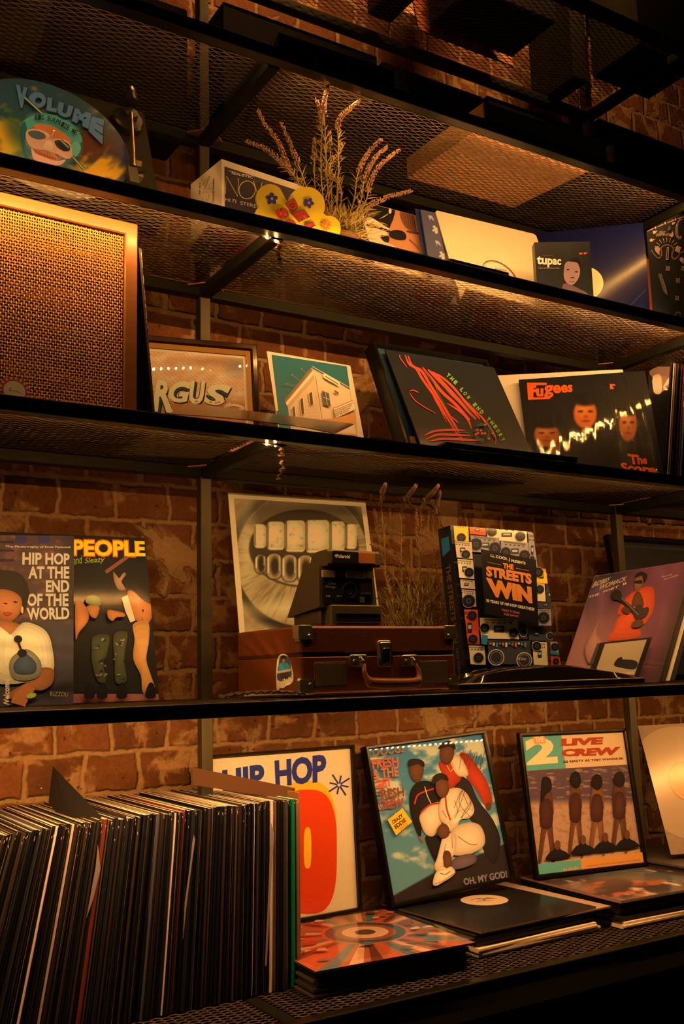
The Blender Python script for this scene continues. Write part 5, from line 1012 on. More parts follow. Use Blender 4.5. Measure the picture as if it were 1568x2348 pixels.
# ================================================================== lavender
LEAF = mat('lavender_leaf', (0.38, 0.32, 0.12), 0.55, vary=0.3, bscale=40)
STEM = mat('lavender_stem', (0.32, 0.22, 0.07), 0.55)
FLOW = mat('lavender_flower', (0.30, 0.17, 0.15), 0.7, vary=0.35, bscale=300)
def lavender(base, Y, zfoot, stems, label, seed, potc, bush, zmax=9):
    rg = np.random.default_rng(seed); B0 = onY(*base, Y); r = empty('potted_lavender', (B0[0], Y, zfoot), label, 'plant')
    W = lambda p: np.array(p)-np.array([B0[0], Y, zfoot])
    hp = B0[2]-zfoot; b = MB(); b.lathe([(0, 0.0), (0.034, 0.0), (0.042, max(hp, 0.03)*0.9), (0.044, max(hp, 0.03)*0.92), (0.044, max(hp, 0.03)), (0.038, max(hp, 0.03)), (0.036, max(hp, 0.03)*0.85), (0, max(hp, 0.03)*0.85)], k=28); b.build('pot', potc, r, smooth=True)
    def leaf(b, p, d, L, w, curl=0.3):
        d = d/np.linalg.norm(d); s_ = np.cross(d, [0.1, 0.3, 1.0]); s_ /= np.linalg.norm(s_)+1e-9; n_ = np.cross(s_, d); V = []
        for i in range(5):
            u = i/4; c = p+d*L*u-n_*curl*L*u*u; ww = w*(1-u)**0.6*(0.35+1.3*u*(1-u)*2) if i < 4 else 0.00005; V += [c-s_*ww, c+s_*ww, c+n_*ww*0.4]
        b.raw(V, [(i*3+a_, i*3+b_, (i+1)*3+b_, (i+1)*3+a_) for i in range(4) for a_, b_ in ((0, 2), (2, 1), (1, 0))])
    for s_ in stems:
        pts, fl, dy = s_; ys = np.linspace(Y, Y+dy, len(pts)); ys = [min(y, (zmax-EYE[2])/(ray(*p)[2]/ray(*p)[1])) if ray(*p)[2] > 0 else y for p, y in zip(pts, ys)]; P = spline([W(onY(*p, y)) for p, y in zip(pts, ys)], 7, False); n = len(P)
        b = MB(); b.tube(P, np.linspace(0.0015, 0.0007, n), k=5); st = b.build('stem', STEM, r)
        L_ = np.r_[0, np.cumsum(np.linalg.norm(np.diff(P, axis=0), axis=1))]; tot = L_[-1]; at = lambda d: np.array([np.interp(d, L_, P[:, q]) for q in range(3)])
        b = MB(); d = tot*0.03
        while d < tot*(1-fl):
            p = at(d); t = at(min(tot, d+0.005))-p; t /= np.linalg.norm(t)+1e-9
            for sg in (1, -1):
                o = rg.normal(0, 1, 3); o -= o.dot(t)*t; o /= np.linalg.norm(o); leaf(b, p, t*rg.uniform(0.35, 1.0)+o*rg.uniform(0.5, 0.9), rg.uniform(0.014, 0.030)*(1.2-0.6*d/tot), 0.0016, rg.uniform(-0.2, 0.5))
                if rg.random() < 0.22: b.ball(p+o*0.007+t*0.006, 0.0016, k=3); b.tube([p, p+o*0.007+t*0.006], 0.0005, k=4)
            d += rg.uniform(0.006, 0.010)
        if b.n: b.build('leaves', LEAF, st)
        if fl > 0:
            b = MB(); d = tot*(1-fl)
            while d < tot:
                p = at(d); t = at(min(tot, d+0.004))-p; t /= np.linalg.norm(t)+1e-9; q = (d-tot*(1-fl))/(tot*fl)
                for _ in range(4):
                    o = rg.normal(0, 1, 3); o -= o.dot(t)*t; o /= np.linalg.norm(o)+1e-9; rr = (0.0046*(1-0.6*q)+0.0008); b.ball(p+o*rr+t*rg.uniform(-0.001, 0.002), (0.0015, 0.0015, 0.0021), k=3)
                d += 0.0030
            b.build('flower_spike', FLOW, st)
    b = MB()
    for _ in range(bush[0]):
        px = rg.normal(base[0]+bush[3], bush[1]); f = rg.random()**1.3; p = W(onY(px, base[1]-f*bush[2], Y+rg.uniform(-0.03, 0.03))); dirv = np.array([(px-base[0])*0.012+rg.normal(0, 0.5), rg.normal(0, 0.35), rg.uniform(0.2, 1.0)]); leaf(b, p, dirv, rg.uniform(0.018, 0.036), 0.0018, rg.uniform(-0.3, 0.5))
    o = b.build('foliage', LEAF, r); o['kind'] = 'stuff'; return r
TERR = mat('terracotta', (0.16, 0.09, 0.05), 0.7)
c = lambda x, y: (560+x/3.92, 180+y/3.92)
lavender((772, 548), 1.60, ZA+0.0045, [
    ([(762, 560), c(760, 1100), c(740, 850), c(725, 450), c(715, 250), c(752, 60)], 0.22, 0.01), ([(755, 560), c(700, 1000), c(690, 800), c(690, 620), c(700, 400), c(650, 190)], 0.25, 0.03),
    ([(748, 558), c(560, 980), c(480, 760), c(400, 560), c(330, 390)], 0.35, 0.06), ([(745, 558), c(520, 1000), c(400, 800), c(300, 560), c(190, 420), c(120, 280)], 0.5, 0.04),
    ([(742, 556), c(500, 960), c(340, 760), c(200, 640), c(20, 565)], 0.35, 0.02), ([(768, 560), c(830, 1100), c(845, 850), c(845, 600), c(850, 380), c(950, 270), c(1050, 195)], 0.3, -0.02),
    ([(766, 560), c(780, 1000), c(775, 700), c(765, 480)], 0.12, 0.02), ([(775, 562), c(980, 1120), c(1020, 860), c(1120, 660), c(1240, 540)], 0.35, 0.03), ([(778, 562), c(1040, 1120), c(1080, 900), c(1170, 720), c(1290, 610)], 0.4, 0.0),
    ([(780, 563), c(1080, 1130), c(1130, 940), c(1220, 780), c(1395, 640)], 0.48, -0.02), ([(782, 564), c(1040, 1240), c(1110, 1150), c(1280, 1070), c(1500, 1010)], 0.5, -0.01), ([(772, 560), c(870, 1000), c(760, 830), c(870, 640), c(885, 570)], 0.0, 0.0),
    ([(760, 560), c(650, 1060), c(630, 800), c(630, 540)], 0.2, 0.05)], 'lavender plant with mauve flower spikes behind the yellow cut-out sign', 31, TERR, (420, 34, 60, 10), 2.402)
c = lambda x, y: (480+x/2.703, 1080+y/2.703)
lavender((950, 1445), 1.832, ZC+0.0008, [
    ([c(1230, 950), c(1290, 700), c(1300, 500), c(1285, 350), c(1283, 225)], 0.34, 0.0), ([c(1210, 950), c(1240, 650), c(1130, 520), c(1000, 450)], 0.42, -0.02), ([c(1180, 950), c(1100, 700), c(1090, 550), c(1075, 300), c(1060, 180), c(1090, 80)], 0.25, 0.03),
    ([c(1220, 950), c(1190, 640), c(1190, 400), c(1200, 220), c(1280, 90)], 0.3, 0.03), ([c(1270, 950), c(1300, 700), c(1310, 400), c(1320, 230), c(1420, 90)], 0.28, 0.03), ([c(1290, 950), c(1400, 650), c(1400, 480), c(1310, 380)], 0.3, 0.0),
    ([c(1300, 950), c(1430, 700), c(1460, 560), c(1500, 400), c(1510, 340)], 0.3, -0.03), ([c(1310, 950), c(1460, 780), c(1500, 640), c(1568, 510)], 0.35, -0.04), ([c(1250, 950), c(1380, 620), c(1390, 300), c(1430, 130)], 0.25, 0.035),
    ([c(1200, 950), c(1180, 720), c(1080, 560), c(1040, 330), c(1020, 240)], 0.2, 0.04), ([c(1190, 955), c(1130, 760), c(1090, 640), c(1075, 600)], 0.0, 0.0)], 'lavender plant growing behind the suitcase player, right of the camera', 47, TERR, (900, 40, 85, 8), 1.690)
# ================================================================== shelf with the speaker
WAL = mat('walnut_frame', (0.30, 0.125, 0.038), 0.34, coat=0.25, coat_rough=0.2, bump=0.12, bscale=60, vary=0.28, stretch=(0.08, 1, 1))
CANE = mat('woven_cane', (0.78, 0.39, 0.12), 0.34, vary=0.3, bscale=60, spec=0.8)
x0s, y0s, z0s = 0.1712, 1.5446, ZB+0.0012; w_, h_ = 0.3985, 0.3580
P = Plane(x0s, y0s, z0s, 0.035, 0.0); r = empty('speaker', label='big vintage speaker with walnut frame and woven cane grille at the left edge', cat='speaker', matrix=P.matrix())
b = MB(); bar = 0.023; o = [(0, 0), (w_, 0), (w_, h_), (0, h_)]; i_ = [(bar, bar*0.45), (w_-bar, bar*0.45), (w_-bar, h_-bar), (bar, h_-bar)]; prof = [(0, -0.012), (0, -0.002), (0.08, 0), (0.92, 0), (1, -0.002), (1, -0.014)]; n = len(prof); V = []
for c_ in range(4):
    for f, z in prof: V.append((o[c_][0]+(i_[c_][0]-o[c_][0])*f, o[c_][1]+(i_[c_][1]-o[c_][1])*f, z))
b.raw(V, [(c_*n+k, c_*n+k+1, ((c_+1) % 4)*n+k+1, ((c_+1) % 4)*n+k) for c_ in range(4) for k in range(n-1)]); b.build('frame', WAL, r)
b = MB(); b.box((0, 0, -0.20), (w_, h_, -0.0122)); b.build('cabinet', WAL, r)
b = MB(); b.box((bar, bar*0.45, -0.0122), (w_-bar, h_-bar, -0.0100)); b.build('baffle', mat('baffle_black', (0.012, 0.008, 0.005), 0.9), r)
def weave(xa, xb, ya, yb, px=0.0040, py=0.0052, w=0.0019, amp=0.0010):
    b = MB(); rg = np.random.default_rng(2)
    nx = int((xb-xa)/px); ny = int((yb-ya)/py)
    for i in range(nx):                                  # uprights, each a pair of thin strands
        for d in (0.0,):
            X = xa+(i+0.5)*px+d+rg.normal(0, 0.00015); t = np.linspace(0, ny, ny*2+1); Y = ya+t*py; Z = amp*np.cos(np.pi*t+np.pi*(i % 2)); n = len(t)
            V = np.c_[np.full(n, X-w*0.46), Y, Z]; V2 = np.c_[np.full(n, X+w*0.46), Y, Z]; V3 = np.c_[np.full(n, X), Y, Z+0.0005]; b.raw(np.r_[V, V3, V2], [(k, n+k, n+k+1, k+1) for k in range(n-1)]+[(n+k, 2*n+k, 2*n+k+1, n+k+1) for k in range(n-1)])
    for j in range(ny):
        for d in (-0.00055, 0.00055):
            Yc = ya+(j+0.5)*py+d; t = np.linspace(0, nx, nx*2+1); X = xa+t*px; wv = np.cumsum(rg.normal(0, 0.00008, len(t))); wv -= np.linspace(0, wv[-1], len(t)); Z = -amp*np.cos(np.pi*(t-0.5)+np.pi*(j % 2)+math.pi/2); n = len(t)
            Z = amp*np.cos(np.pi*(t-0.5)+np.pi*((j+1) % 2)) if True else Z
            V = np.c_[X, Yc-w*0.36+wv, Z]; V2 = np.c_[X, Yc+w*0.36+wv, Z]; V3 = np.c_[X, Yc+wv, Z+0.0005]; b.raw(np.r_[V, V3, V2], [(k, k+1, n+k+1, n+k) for k in range(n-1)]+[(n+k, n+k+1, 2*n+k+1, 2*n+k) for k in range(n-1)])
    return b
g = weave(bar+0.10, w_-bar, bar*0.45, h_-bar).build('woven_grille', CANE, r); g.location = (0, 0, -0.0065)
# round chip
p = onY(33, 902, 1.532); P = Plane(p[0], 1.5325, ZB+0.0255+0.0012, 0.03, 0.12); a = Art(P, 0.0, (0, 850), 5.227, (230, 160, 80)); cc = np.array([0., 0.])
circ = lambda R_, n=48, o=(0, 0): np.array([(o[0]+R_*math.cos(t), o[1]+R_*math.sin(t)) for t in np.linspace(0, 2*math.pi, n+1)[:-1]])
a.prism(circ(0.0245), -0.003, 0, a.col((188, 58, 34)), a.col((206, 120, 70)))
for k in range(18):
    t0 = k*math.pi/9; a.lpoly(np.array([(0.0235*math.cos(t0+q), 0.0235*math.sin(t0+q)) for q in (0, 0.10)]+[(0.0195*math.cos(t0+q), 0.0195*math.sin(t0+q)) for q in (0.13, -0.03)]), (226, 150, 84), z=0.0003)
a.z = 0.0005; a.lpoly(circ(0.0178), (120, 60, 30)); a.lpoly(circ(0.0170), (222, 158, 88)); a.line([(108, 240), (125, 205), (128, 225), (112, 240), (140, 245), (160, 238), (180, 245), (200, 252), (225, 262), (250, 270)], 4, (60, 30, 14), 3)
done(a, 'casino_chip', SATIN, 'red and cream round chip with a scribble, propped against the speaker', 'chip')
# black sleeve on edge against the speaker
b = MB(); pb, pt_ = onY(350, 945, 1.56), onY(320, 556, 1.56); dx = pt_[0]-0.004-pb[0]; hh = 0.318
V = [(0, 0, 0), (0.0045, 0, 0), (0.0045, 0.313, 0), (0, 0.313, 0), (dx, 0, hh), (dx+0.0045, 0, hh), (dx+0.0045, 0.313, hh), (dx, 0.313, hh)]
a = MB(); a.raw(V, [(3, 2, 1, 0), (4, 5, 6, 7), (1, 2, 6, 5), (2, 3, 7, 6), (3, 0, 4, 7)], (0.012, 0.010, 0.008)); a.raw(V, [(0, 1, 5, 4)], alb((70, 48, 28)))
for _ in range(40):
    q = rg.uniform(0.05, 1)**0.5; z = q*hh; xx = dx*q+0.003; a.raw([(xx, -0.0005, z), (xx+rg.uniform(0.0004, 0.0014), -0.0005, z), (xx+0.001, -0.0005, z+rg.uniform(0.002, 0.016)), (xx, -0.0005, z+0.004)], [(0, 1, 2, 3)], alb((206, 150, 84)))
o = a.build('record_sleeve', SATIN); o.location = (pb[0]+0.004, 1.565, ZB+0.0012); tag(o, 'black record sleeve on edge leaning against the right side of the speaker', 'record')
# --- framed graffiti photo
P = Plane(0.5940, 1.7760, ZB+0.0012, -0.21, 0.125); w_, h_ = 0.296, 0.247
FR2 = REDWOOD; P.o = P.o
r, bar = frame_thing(P, w_, h_, 0.0145, 0.012, FR2, 'dark red and gilt picture frame with a graffiti photo, right of the speaker', inner=(0.0075, GOLDW))
a = print_in(P, r, w_, h_, bar, (238, 176, 96), (232, 172, 98), (300, 750), 2.613); m0 = bar+0.0055
def wallp(x, y, u, v):
    C = np.tile(np.array([226., 152., 78.]), (len(x), 1)); n = vnoise(x/60, y/30, 7, 4); C = mixc(C, (238, 174, 98), np.clip((n-0.4)*3, 0, 1)); C = mixc(C, (150, 84, 34), blob(x, y, 470, 200, 180, 26, 0.7)*0.5); C = mixc(C, (186, 92, 32), np.clip((y-400)/60, 0, 1)*0.8); C = mixc(C, (86, 84, 60), blob(x, y, 640, 230, 60, 50, 0.8)*0.5); C = mixc(C, (120, 66, 28), np.clip((np.abs(((y+0.12*x) % 12)-6)-4.6)/1, 0, 1)*0.35*(y < 380)); return C
a.paint((m0, m0, w_-m0, h_-m0), 110, wallp)
for off, c_, bo in (((5, 6), (30, 36, 28), 0.10), ((1, 1), (44, 60, 48), 0.085), ((-2, -3), (236, 190, 124), 0.04)):
    ox, oy = off
    for ch, q in (('A', Q(40, 310, 152, 312, 150, 500, 30, 500)), ('R', Q(150, 312, 236, 318, 262, 512, 130, 500)), ('G', Q(226, 330, 366, 316, 350, 450, 236, 448)), ('U', Q(358, 318, 452, 322, 446, 462, 352, 456)), ('S', Q(454, 340, 612, 340, 566, 478, 440, 452))): a.text(ch, [(x_+ox, y_+oy) for x_, y_ in q], c_, bo, 0.12)
a.line([(600, 450), (560, 475), (620, 460), (680, 480), (640, 495)], 14, (226, 170, 110), 4); a.text('CoRK', Q(615, 378, 668, 374, 668, 404, 617, 406), (232, 190, 130), 0.0); a.text('SML', Q(604, 420, 640, 418, 640, 436, 606, 438), (232, 190, 130), 0.0)
for k in range(9): a.oval(480+rg.uniform(-220, 120), rg.uniform(430, 480), 8, 5, (190, 96, 34), n=10)
a.build('print', MATTE, r)
# --- bent brown sheet over the front rail
q = [(388, 948), (430, 924), (812, 972), (766, 990)]; ys = (1.474, 1.60, 1.60, 1.492); co = np.array([onY(*p_, y_) for p_, y_ in zip(q, ys)]); c0 = co.mean(0); b = MB(); n = 12; V = []
for j in range(n):
    v = j/(n-1); L0 = co[0]+(co[1]-co[0])*v; R0 = co[3]+(co[2]-co[3])*v
    for i in range(n):
        u = i/(n-1); p_ = L0+(R0-L0)*u; V.append(p_-c0+np.array([0, 0, 0.004*math.sin(math.pi*u)*(1-v)-0.003*(u > 0.8)*(u-0.8)*5*(1-v)]))
V = np.array(V); V[:, 2] += max(0, ZB+0.0030-(V[:, 2]+c0[2]).min()); m_ = len(V); b.raw(np.r_[V, V-[0, 0, 0.0012]], [(j*n+i, j*n+i+1, (j+1)*n+i+1, (j+1)*n+i) for j in range(n-1) for i in range(n-1)]+[(m_+(j+1)*n+i, m_+(j+1)*n+i+1, m_+j*n+i+1, m_+j*n+i) for j in range(n-1) for i in range(n-1)], alb((120, 72, 34)))
o = b.build('magazine', mat('brown_cover', (0.20, 0.10, 0.045), 0.32, coat=0.3)); o.location = c0; tag(o, 'curled brown magazine lying on the shelf edge in front of the graffiti frame', 'magazine')
# --- building card
P = Plane(0.9380, 1.7243, ZB+0.0012, 0.024, 0.247); w_, h_ = 0.2105, 0.262
P.o = P.o; a = base_art(P, w_, h_, 0.003, (230, 170, 96), (222, 166, 98), (170, 118, 66), org=(300, 750), sc=2.613)
TE = (40, 84, 62); BU = (214, 152, 82)
a.poly([(842, 165), (1293, 235), (1352, 655), (890, 560)], TE); hz = [(918, 440), (1078, 243), (1310, 374), (1352, 640), (1352, 665), (900, 560), (955, 530)]
a.poly([(870, 500), (945, 515), (960, 620), (890, 610)], TE); a.poly([(918, 440), (1078, 243), (1098, 300), (1140, 640), (958, 600), (945, 520), (938, 465)], BU); a.poly([(1078, 243), (1310, 374), (1352, 655), (1140, 640), (1098, 300)], (222, 160, 88))
a.poly([(918, 440), (1078, 243), (1088, 262), (926, 456)], (150, 92, 42)); a.poly([(926, 456), (1088, 262), (1092, 285), (934, 470)], (232, 176, 104)); a.poly([(934, 470), (1092, 285), (1096, 312), (942, 492)], (196, 132, 66))
for k in range(22): t = k/22; a.line([(920+158*t, 441-196*t), (924+158*t, 449-196*t)], 2.2, (90, 50, 20))
for (x, y, w, h) in ((962, 490, 12, 70), (1010, 440, 14, 90), (1062, 405, 16, 70)): a.poly([(x, y), (x+w, y-12), (x+w+8, y+h-8), (x+8, y+h)], (84, 50, 26)); a.line([(x-3, y-2), (x+6, y+h+4)], 3, (240, 190, 120)); a.line([(x+w+3, y-14), (x+w+12, y+h-6)], 3, (240, 190, 120))
for k in range(7): a.line([(950+k*2, 500+k*18), (1112+k*4, 470+k*22)], 1.0, (176, 118, 60))
a.line([(1098, 300), (1138, 560)], 3, (120, 70, 30)); a.line([(1078, 243), (1310, 374)], 3, (240, 190, 120)); a.poly([(1145, 290), (1152, 284), (1243, 340), (1245, 360), (1238, 362), (1147, 312)], (232, 180, 110)); a.line([(1156, 302), (1234, 350)], 6, (130, 86, 44))
a.poly([(1135, 388), (1178, 404), (1190, 485), (1147, 470)], (120, 78, 38)); a.poly([(1140, 396), (1174, 410), (1184, 478), (1151, 464)], (60, 66, 54)); a.line([(1157, 402), (1168, 472)], 2.5, (226, 170, 100)); a.line([(1144, 428), (1180, 442)], 2.5, (226, 170, 100)); a.poly([(1208, 384), (1234, 398), (1236, 414), (1212, 400)], (110, 70, 36))
a.poly([(1204, 496), (1324, 446), (1336, 502), (1216, 556)], (232, 182, 112)); a.line([(1204, 496), (1324, 446), (1336, 502), (1216, 556), (1204, 496)], 3, (110, 50, 26))
for k, t in enumerate(('ROCKETFELLERS PRESENT', 'THU STEVIE RAY VAUN', 'FRI BOB DAYSON', 'SAT BB KING')): a.text(t, Q(1212, 503+k*12, 1322-k*10, 458+k*12+k*4, 1324-k*10, 466+k*12+k*4, 1214, 512+k*12), (150, 60, 34), 0.02)
a.poly([(1140, 560), (1216, 556), (1336, 520), (1346, 660), (1150, 645)], (206, 116, 44)); a.poly([(1190, 610), (1330, 590), (1340, 650), (1196, 640)], (214, 156, 90))
for q in (((1000, 330), (955, 297)), ((975, 362), (920, 350)), ((1040, 292), (1012, 262))): a.line(list(q), 2, (150, 86, 40)); a.oval(q[1][0], q[1][1], 7, 5, (150, 70, 36), n=12)
done(a, 'art_card', SATIN, 'card print of a corner building against a teal sky', 'print')
# --- framed black sleeve + black sleeve with red bands
P = Plane(1.1915, 1.6318+0.006, ZB+0.0012, 0.001, 0.392, 0.018); w_, h_ = 0.330, 0.330
r, bar = frame_thing(P, w_, h_, 0.0085, 0.032, BLK, 'black frame holding a dark picture, directly behind the black and red sleeve')
a = print_in(P, r, w_, h_, bar, (222, 168, 100), (44, 54, 46), (820, 770), 3.733)
a.poly([(225, 130), (1080, 255), (1400, 900), (500, 900)], (24, 26, 20)); a.poly([(765, 205), (905, 228), (905, 245), (768, 222)], (170, 110, 40)); a.poly([(945, 240), (1045, 252), (1048, 266), (948, 255)], (170, 110, 40)); a.poly([(440, 780), (470, 785), (475, 840), (452, 845)], (40, 44, 70)); a.poly([(455, 845), (500, 850), (520, 920), (470, 920)], (206, 130, 44))
a.build('print', MATTE, r)
P = Plane(1.2100, 1.6070, ZB+0.0012, 0.005, 0.440, 0.013); a = base_art(P, 0.3145, 0.3152, 0.0035, (226, 170, 100), (30, 26, 18), (16, 14, 10), org=(820, 770), sc=3.733)
RDD, GRN, LIM = (206, 56, 26), (34, 78, 44), (118, 142, 44)
bands = [([(405, 165), (440, 240), (500, 280), (560, 380), (660, 520), (740, 660), (880, 890)], 20), ([(430, 170), (470, 260), (545, 300), (620, 420), (700, 540), (780, 680), (850, 800), (900, 905)], 22), ([(555, 270), (640, 380), (720, 480), (840, 590), (960, 720)], 26), ([(600, 290), (720, 400), (850, 540), (1010, 715)], 34),
         ([(640, 310), (760, 390), (880, 520), (1045, 715)], 22), ([(690, 330), (800, 420), (920, 560), (1080, 720), (1170, 850), (1180, 925)], 14), ([(640, 520), (700, 620), (760, 740)], 8), ([(760, 580), (860, 640), (940, 720), (970, 800)], 16), ([(790, 690), (830, 720), (858, 750)], 12),
         ([(565, 860), (650, 820), (790, 808), (915, 812)], 18), ([(580, 890), (680, 850), (800, 850), (960, 856)], 20), ([(620, 905), (720, 886), (860, 890), (1040, 898)], 20), ([(355, 165), (365, 200), (420, 275)], 8), ([(440, 480), (470, 470), (520, 490)], 10), ([(440, 490), (500, 570), (665, 670)], 8), ([(1060, 715), (1130, 800), (1165, 880)], 10)]
for pts, w in bands: a.line(pts, w, RDD, 6, (0.3, 1, 1, 1, 0.4))
for pts, w in (([(575, 290), (640, 400), (700, 520), (760, 620)], 8), ([(700, 350), (820, 470), (940, 620), (1000, 710)], 7), ([(720, 450), (850, 570), (970, 700)], 6), ([(1090, 745), (1150, 830), (1190, 915)], 10), ([(860, 830), (950, 838)], 12)): a.line(pts, w, GRN, 5, (0.3, 1, 1, 0.3))
def along(a, s, pts, size, col, bold=0.04, up=1, wf=0.8):
    P = spline(pts, 16, False); L_ = np.r_[0, np.cumsum(np.linalg.norm(np.diff(P, axis=0), axis=1))]; n = len(s)
    for k, ch in enumerate(s):
        if ch == ' ': continue
        d = L_[-1]*(k+0.5)/n; p = np.array([np.interp(d, L_, P[:, q]) for q in (0, 1)]); p2 = np.array([np.interp(min(d+3, L_[-1]), L_, P[:, q]) for q in (0, 1)]); p1 = np.array([np.interp(max(d-3, 0), L_, P[:, q]) for q in (0, 1)]); t = (p2-p1); t /= np.linalg.norm(t)+1e-9; u = np.array([t[1], -t[0]])*up; w = min(size*wf, L_[-1]/n*0.9)/2; h = size/2
        a.text(ch, [tuple(p-t*w+u*h), tuple(p+t*w+u*h), tuple(p+t*w-u*h), tuple(p-t*w-u*h)], col, bold)
along(a, 'THE LOW END THEORY', [(755, 330), (850, 425), (960, 560), (1080, 690), (1170, 790), (1245, 915)], 34, LIM, 0.05)
along(a, 'A TRIBE CALLED QUEST ', [(1055+62*math.cos(t), 838+68*math.sin(t)) for t in np.linspace(-math.pi*0.95, math.pi*0.95, 20)], 24, GRN, 0.03)
for x, y in ((1040, 825), (1075, 850), (1050, 852), (1075, 778), (1140, 850), (1008, 822), (1108, 896), (995, 860), (1012, 850)): a.oval(x, y, 11, 9, RDD, n=12)
done(a, 'record_sleeve', GLOSS, 'black record sleeve with flowing red bands and curved lime lettering', 'record')
# --- pale sleeve and shrink-wrapped sleeve
P = Plane(1.6414, 1.792, ZB+0.0012, -0.62, 0.243); qd = [(1200, 1010), (1500, 1060), (1427, 847), (1134, 861)]
a = skewed(P, qd, 0.003, (226, 160, 88), (206, 146, 84), (170, 118, 66), (0, 0), 1, ZB+0.0012); o = a.build('record_sleeve', MATTE); o.matrix_world = P.matrix(); tag(o, 'plain cream sleeve directly behind the shrink-wrapped FUGEES record', 'record'); o['label'] = 'plain cream sleeve directly behind the shrink-wrapped record with orange lettering'
P = Plane(1.6414, 1.7681, ZB+0.0012, -0.620, 0.243, 0.030); a = base_art(P, 0.3155, 0.3147, 0.0045, (238, 180, 104), (22, 18, 13), (14, 12, 10), org=(1120, 800), sc=3.5)
a.z = 0.0003; OG = (214, 76, 14)
def faces(x, y, u, v):
    C = np.tile(np.array([24., 19., 13.]), (len(x), 1))
    for cx, cy, rx, ry, hx in ((775, 520, 92, 118, 0), (465, 690, 100, 96, 1), (1118, 610, 72, 132, 2)):
        C = mixc(C, (200, 84, 22), blob(x, y, cx, cy, rx, ry, 0.10)*(0.95, 0.7, 0.75)[hx]); C = mixc(C, (232, 120, 40), blob(x, y, cx-15, cy-30, rx*0.5, ry*0.4, 0.8)*0.5)
        C = mixc(C, (20, 14, 9), blob(x, y, cx, cy-ry*0.95, rx*1.1, ry*0.42, 0.25)); C = mixc(C, (66, 24, 8), blob(x, y, cx-rx*0.4, cy-ry*0.15, rx*0.22, ry*0.08, 0.5)+blob(x, y, cx+rx*0.45, cy-ry*0.15, rx*0.22, ry*0.08, 0.5)); C = mixc(C, (120, 40, 12), blob(x, y, cx+5, cy+ry*0.5, rx*0.35, ry*0.07, 0.5)*0.9); C = mixc(C, (110, 40, 12), blob(x, y, cx+5, cy+ry*0.2, rx*0.16, ry*0.1, 0.7)*0.6)
    C = mixc(C, (190, 70, 20), blob(x, y, 770, 655, 26, 16, 0.5)*0.8); C = mixc(C, (170, 66, 18), blob(x, y, 530, 790, 40, 70, 0.4)*0.6); return C
a.paint((0.001, 0.001, 0.3145, 0.3137), 130, faces)
a.poly([(308, 272), (466, 272), (466, 292), (360, 292), (360, 390), (494, 388), (494, 402), (316, 410)], OG); a.text('Fu', Q(318, 292, 440, 288, 440, 382, 322, 392), OG, 0.05); a.text('gees', Q(442, 292, 672, 288, 674, 370, 446, 400), OG, 0.035)
a.poly([(972, 284), (1016, 284), (1016, 296), (994, 296), (994, 310), (1004, 310), (1004, 324), (974, 324)], OG); a.text('The', Q(1112, 842, 1270, 860, 1274, 926, 1132, 930), OG, 0.045); a.text('Score', Q(1056, 912, 1340, 934, 1346, 1010, 1062, 984), OG, 0.045)
o = done(a, 'record_sleeve', print_mat('soft_black_print', 0.5, spec=0.12), 'shrink-wrapped black record with orange faces and orange lettering', 'record'); film_over(a, o, FILM, 'shrink_wrap', 0.0020, n=130, seed=9, amp=0.0013, folds=[(0.228, -0.03, 0.0022, 0.003), (0.243, -0.055, 0.002, 0.003), (0.262, -0.02, 0.0024, 0.0035), (0.283, -0.04, 0.002, 0.003), (0.302, -0.03, 0.003, 0.004), (0.02, 0.02, 0.003, 0.003)])
# --- dark and brown picture sleeve behind, then records on edge at the right
P = Plane(1.875, 1.830, ZB+0.0012, -0.55, 0.12); qd = [(1490, 1085), (1580, 1100), (1580, 815), (1486, 850)]
a = skewed(P, qd, 0.003, (230, 168, 96), (26, 20, 14), (20, 14, 10), (1440, 780), 7.117, ZB+0.0012)
a.poly([(355, 500), (560, 400), (740, 330), (700, 600), (660, 760), (560, 840), (520, 870), (415, 850), (440, 700), (430, 620), (380, 590)], (150, 92, 56), 3); a.poly([(400, 600), (520, 560), (550, 700), (530, 870), (420, 850)], (216, 148, 88), 3); a.poly([(570, 760), (690, 580), (690, 690), (600, 760), (650, 800), (610, 820)], (222, 158, 94), 2)
o = a.build('record_sleeve', MATTE); o.matrix_world = P.matrix(); tag(o, 'dark sleeve with a brown and cream picture, right of the shrink-wrapped record', 'record')
SP['teal and cream'] = (50, 96, 96)
for k, (px, cn, t) in enumerate([(1519, 'black', .005), (1525, 'cream', .0026), (1529, 'tan', .0026), (1535, 'black', .006), (1543, 'dark brown', .003), (1549, 'rust red', .0032), (1554, 'teal and cream', .0050), (1563, 'black', .006), (1573, 'charcoal', .006), (1583, 'black', .006)]):
    p = onY(px, 1070, 1.61); o = upright(p[0], 1.61, ZB+0.0035, 0.13, t*0.75, 0.3155, 0.20, cn, (196, 140, 80), 'record with %s spine leaning right at the right edge, beside the shrink-wrapped record' % cn if cn != 'black' else 'black-spined record leaning right at the right edge, beside the shrink-wrapped record', 'leaning %s-spined records by the shrink-wrapped one' % cn, wear=False, skew=-0.98)
    if cn == 'teal and cream':
        b = MB(); 
        for q in range(4): b.box((-t*0.68, -0.0012, 0.300-q*0.030), (-0.0003, -0.0004, 0.312-q*0.030), alb((230, 170, 96)))
        b.build('spine_bands', SATIN, o)
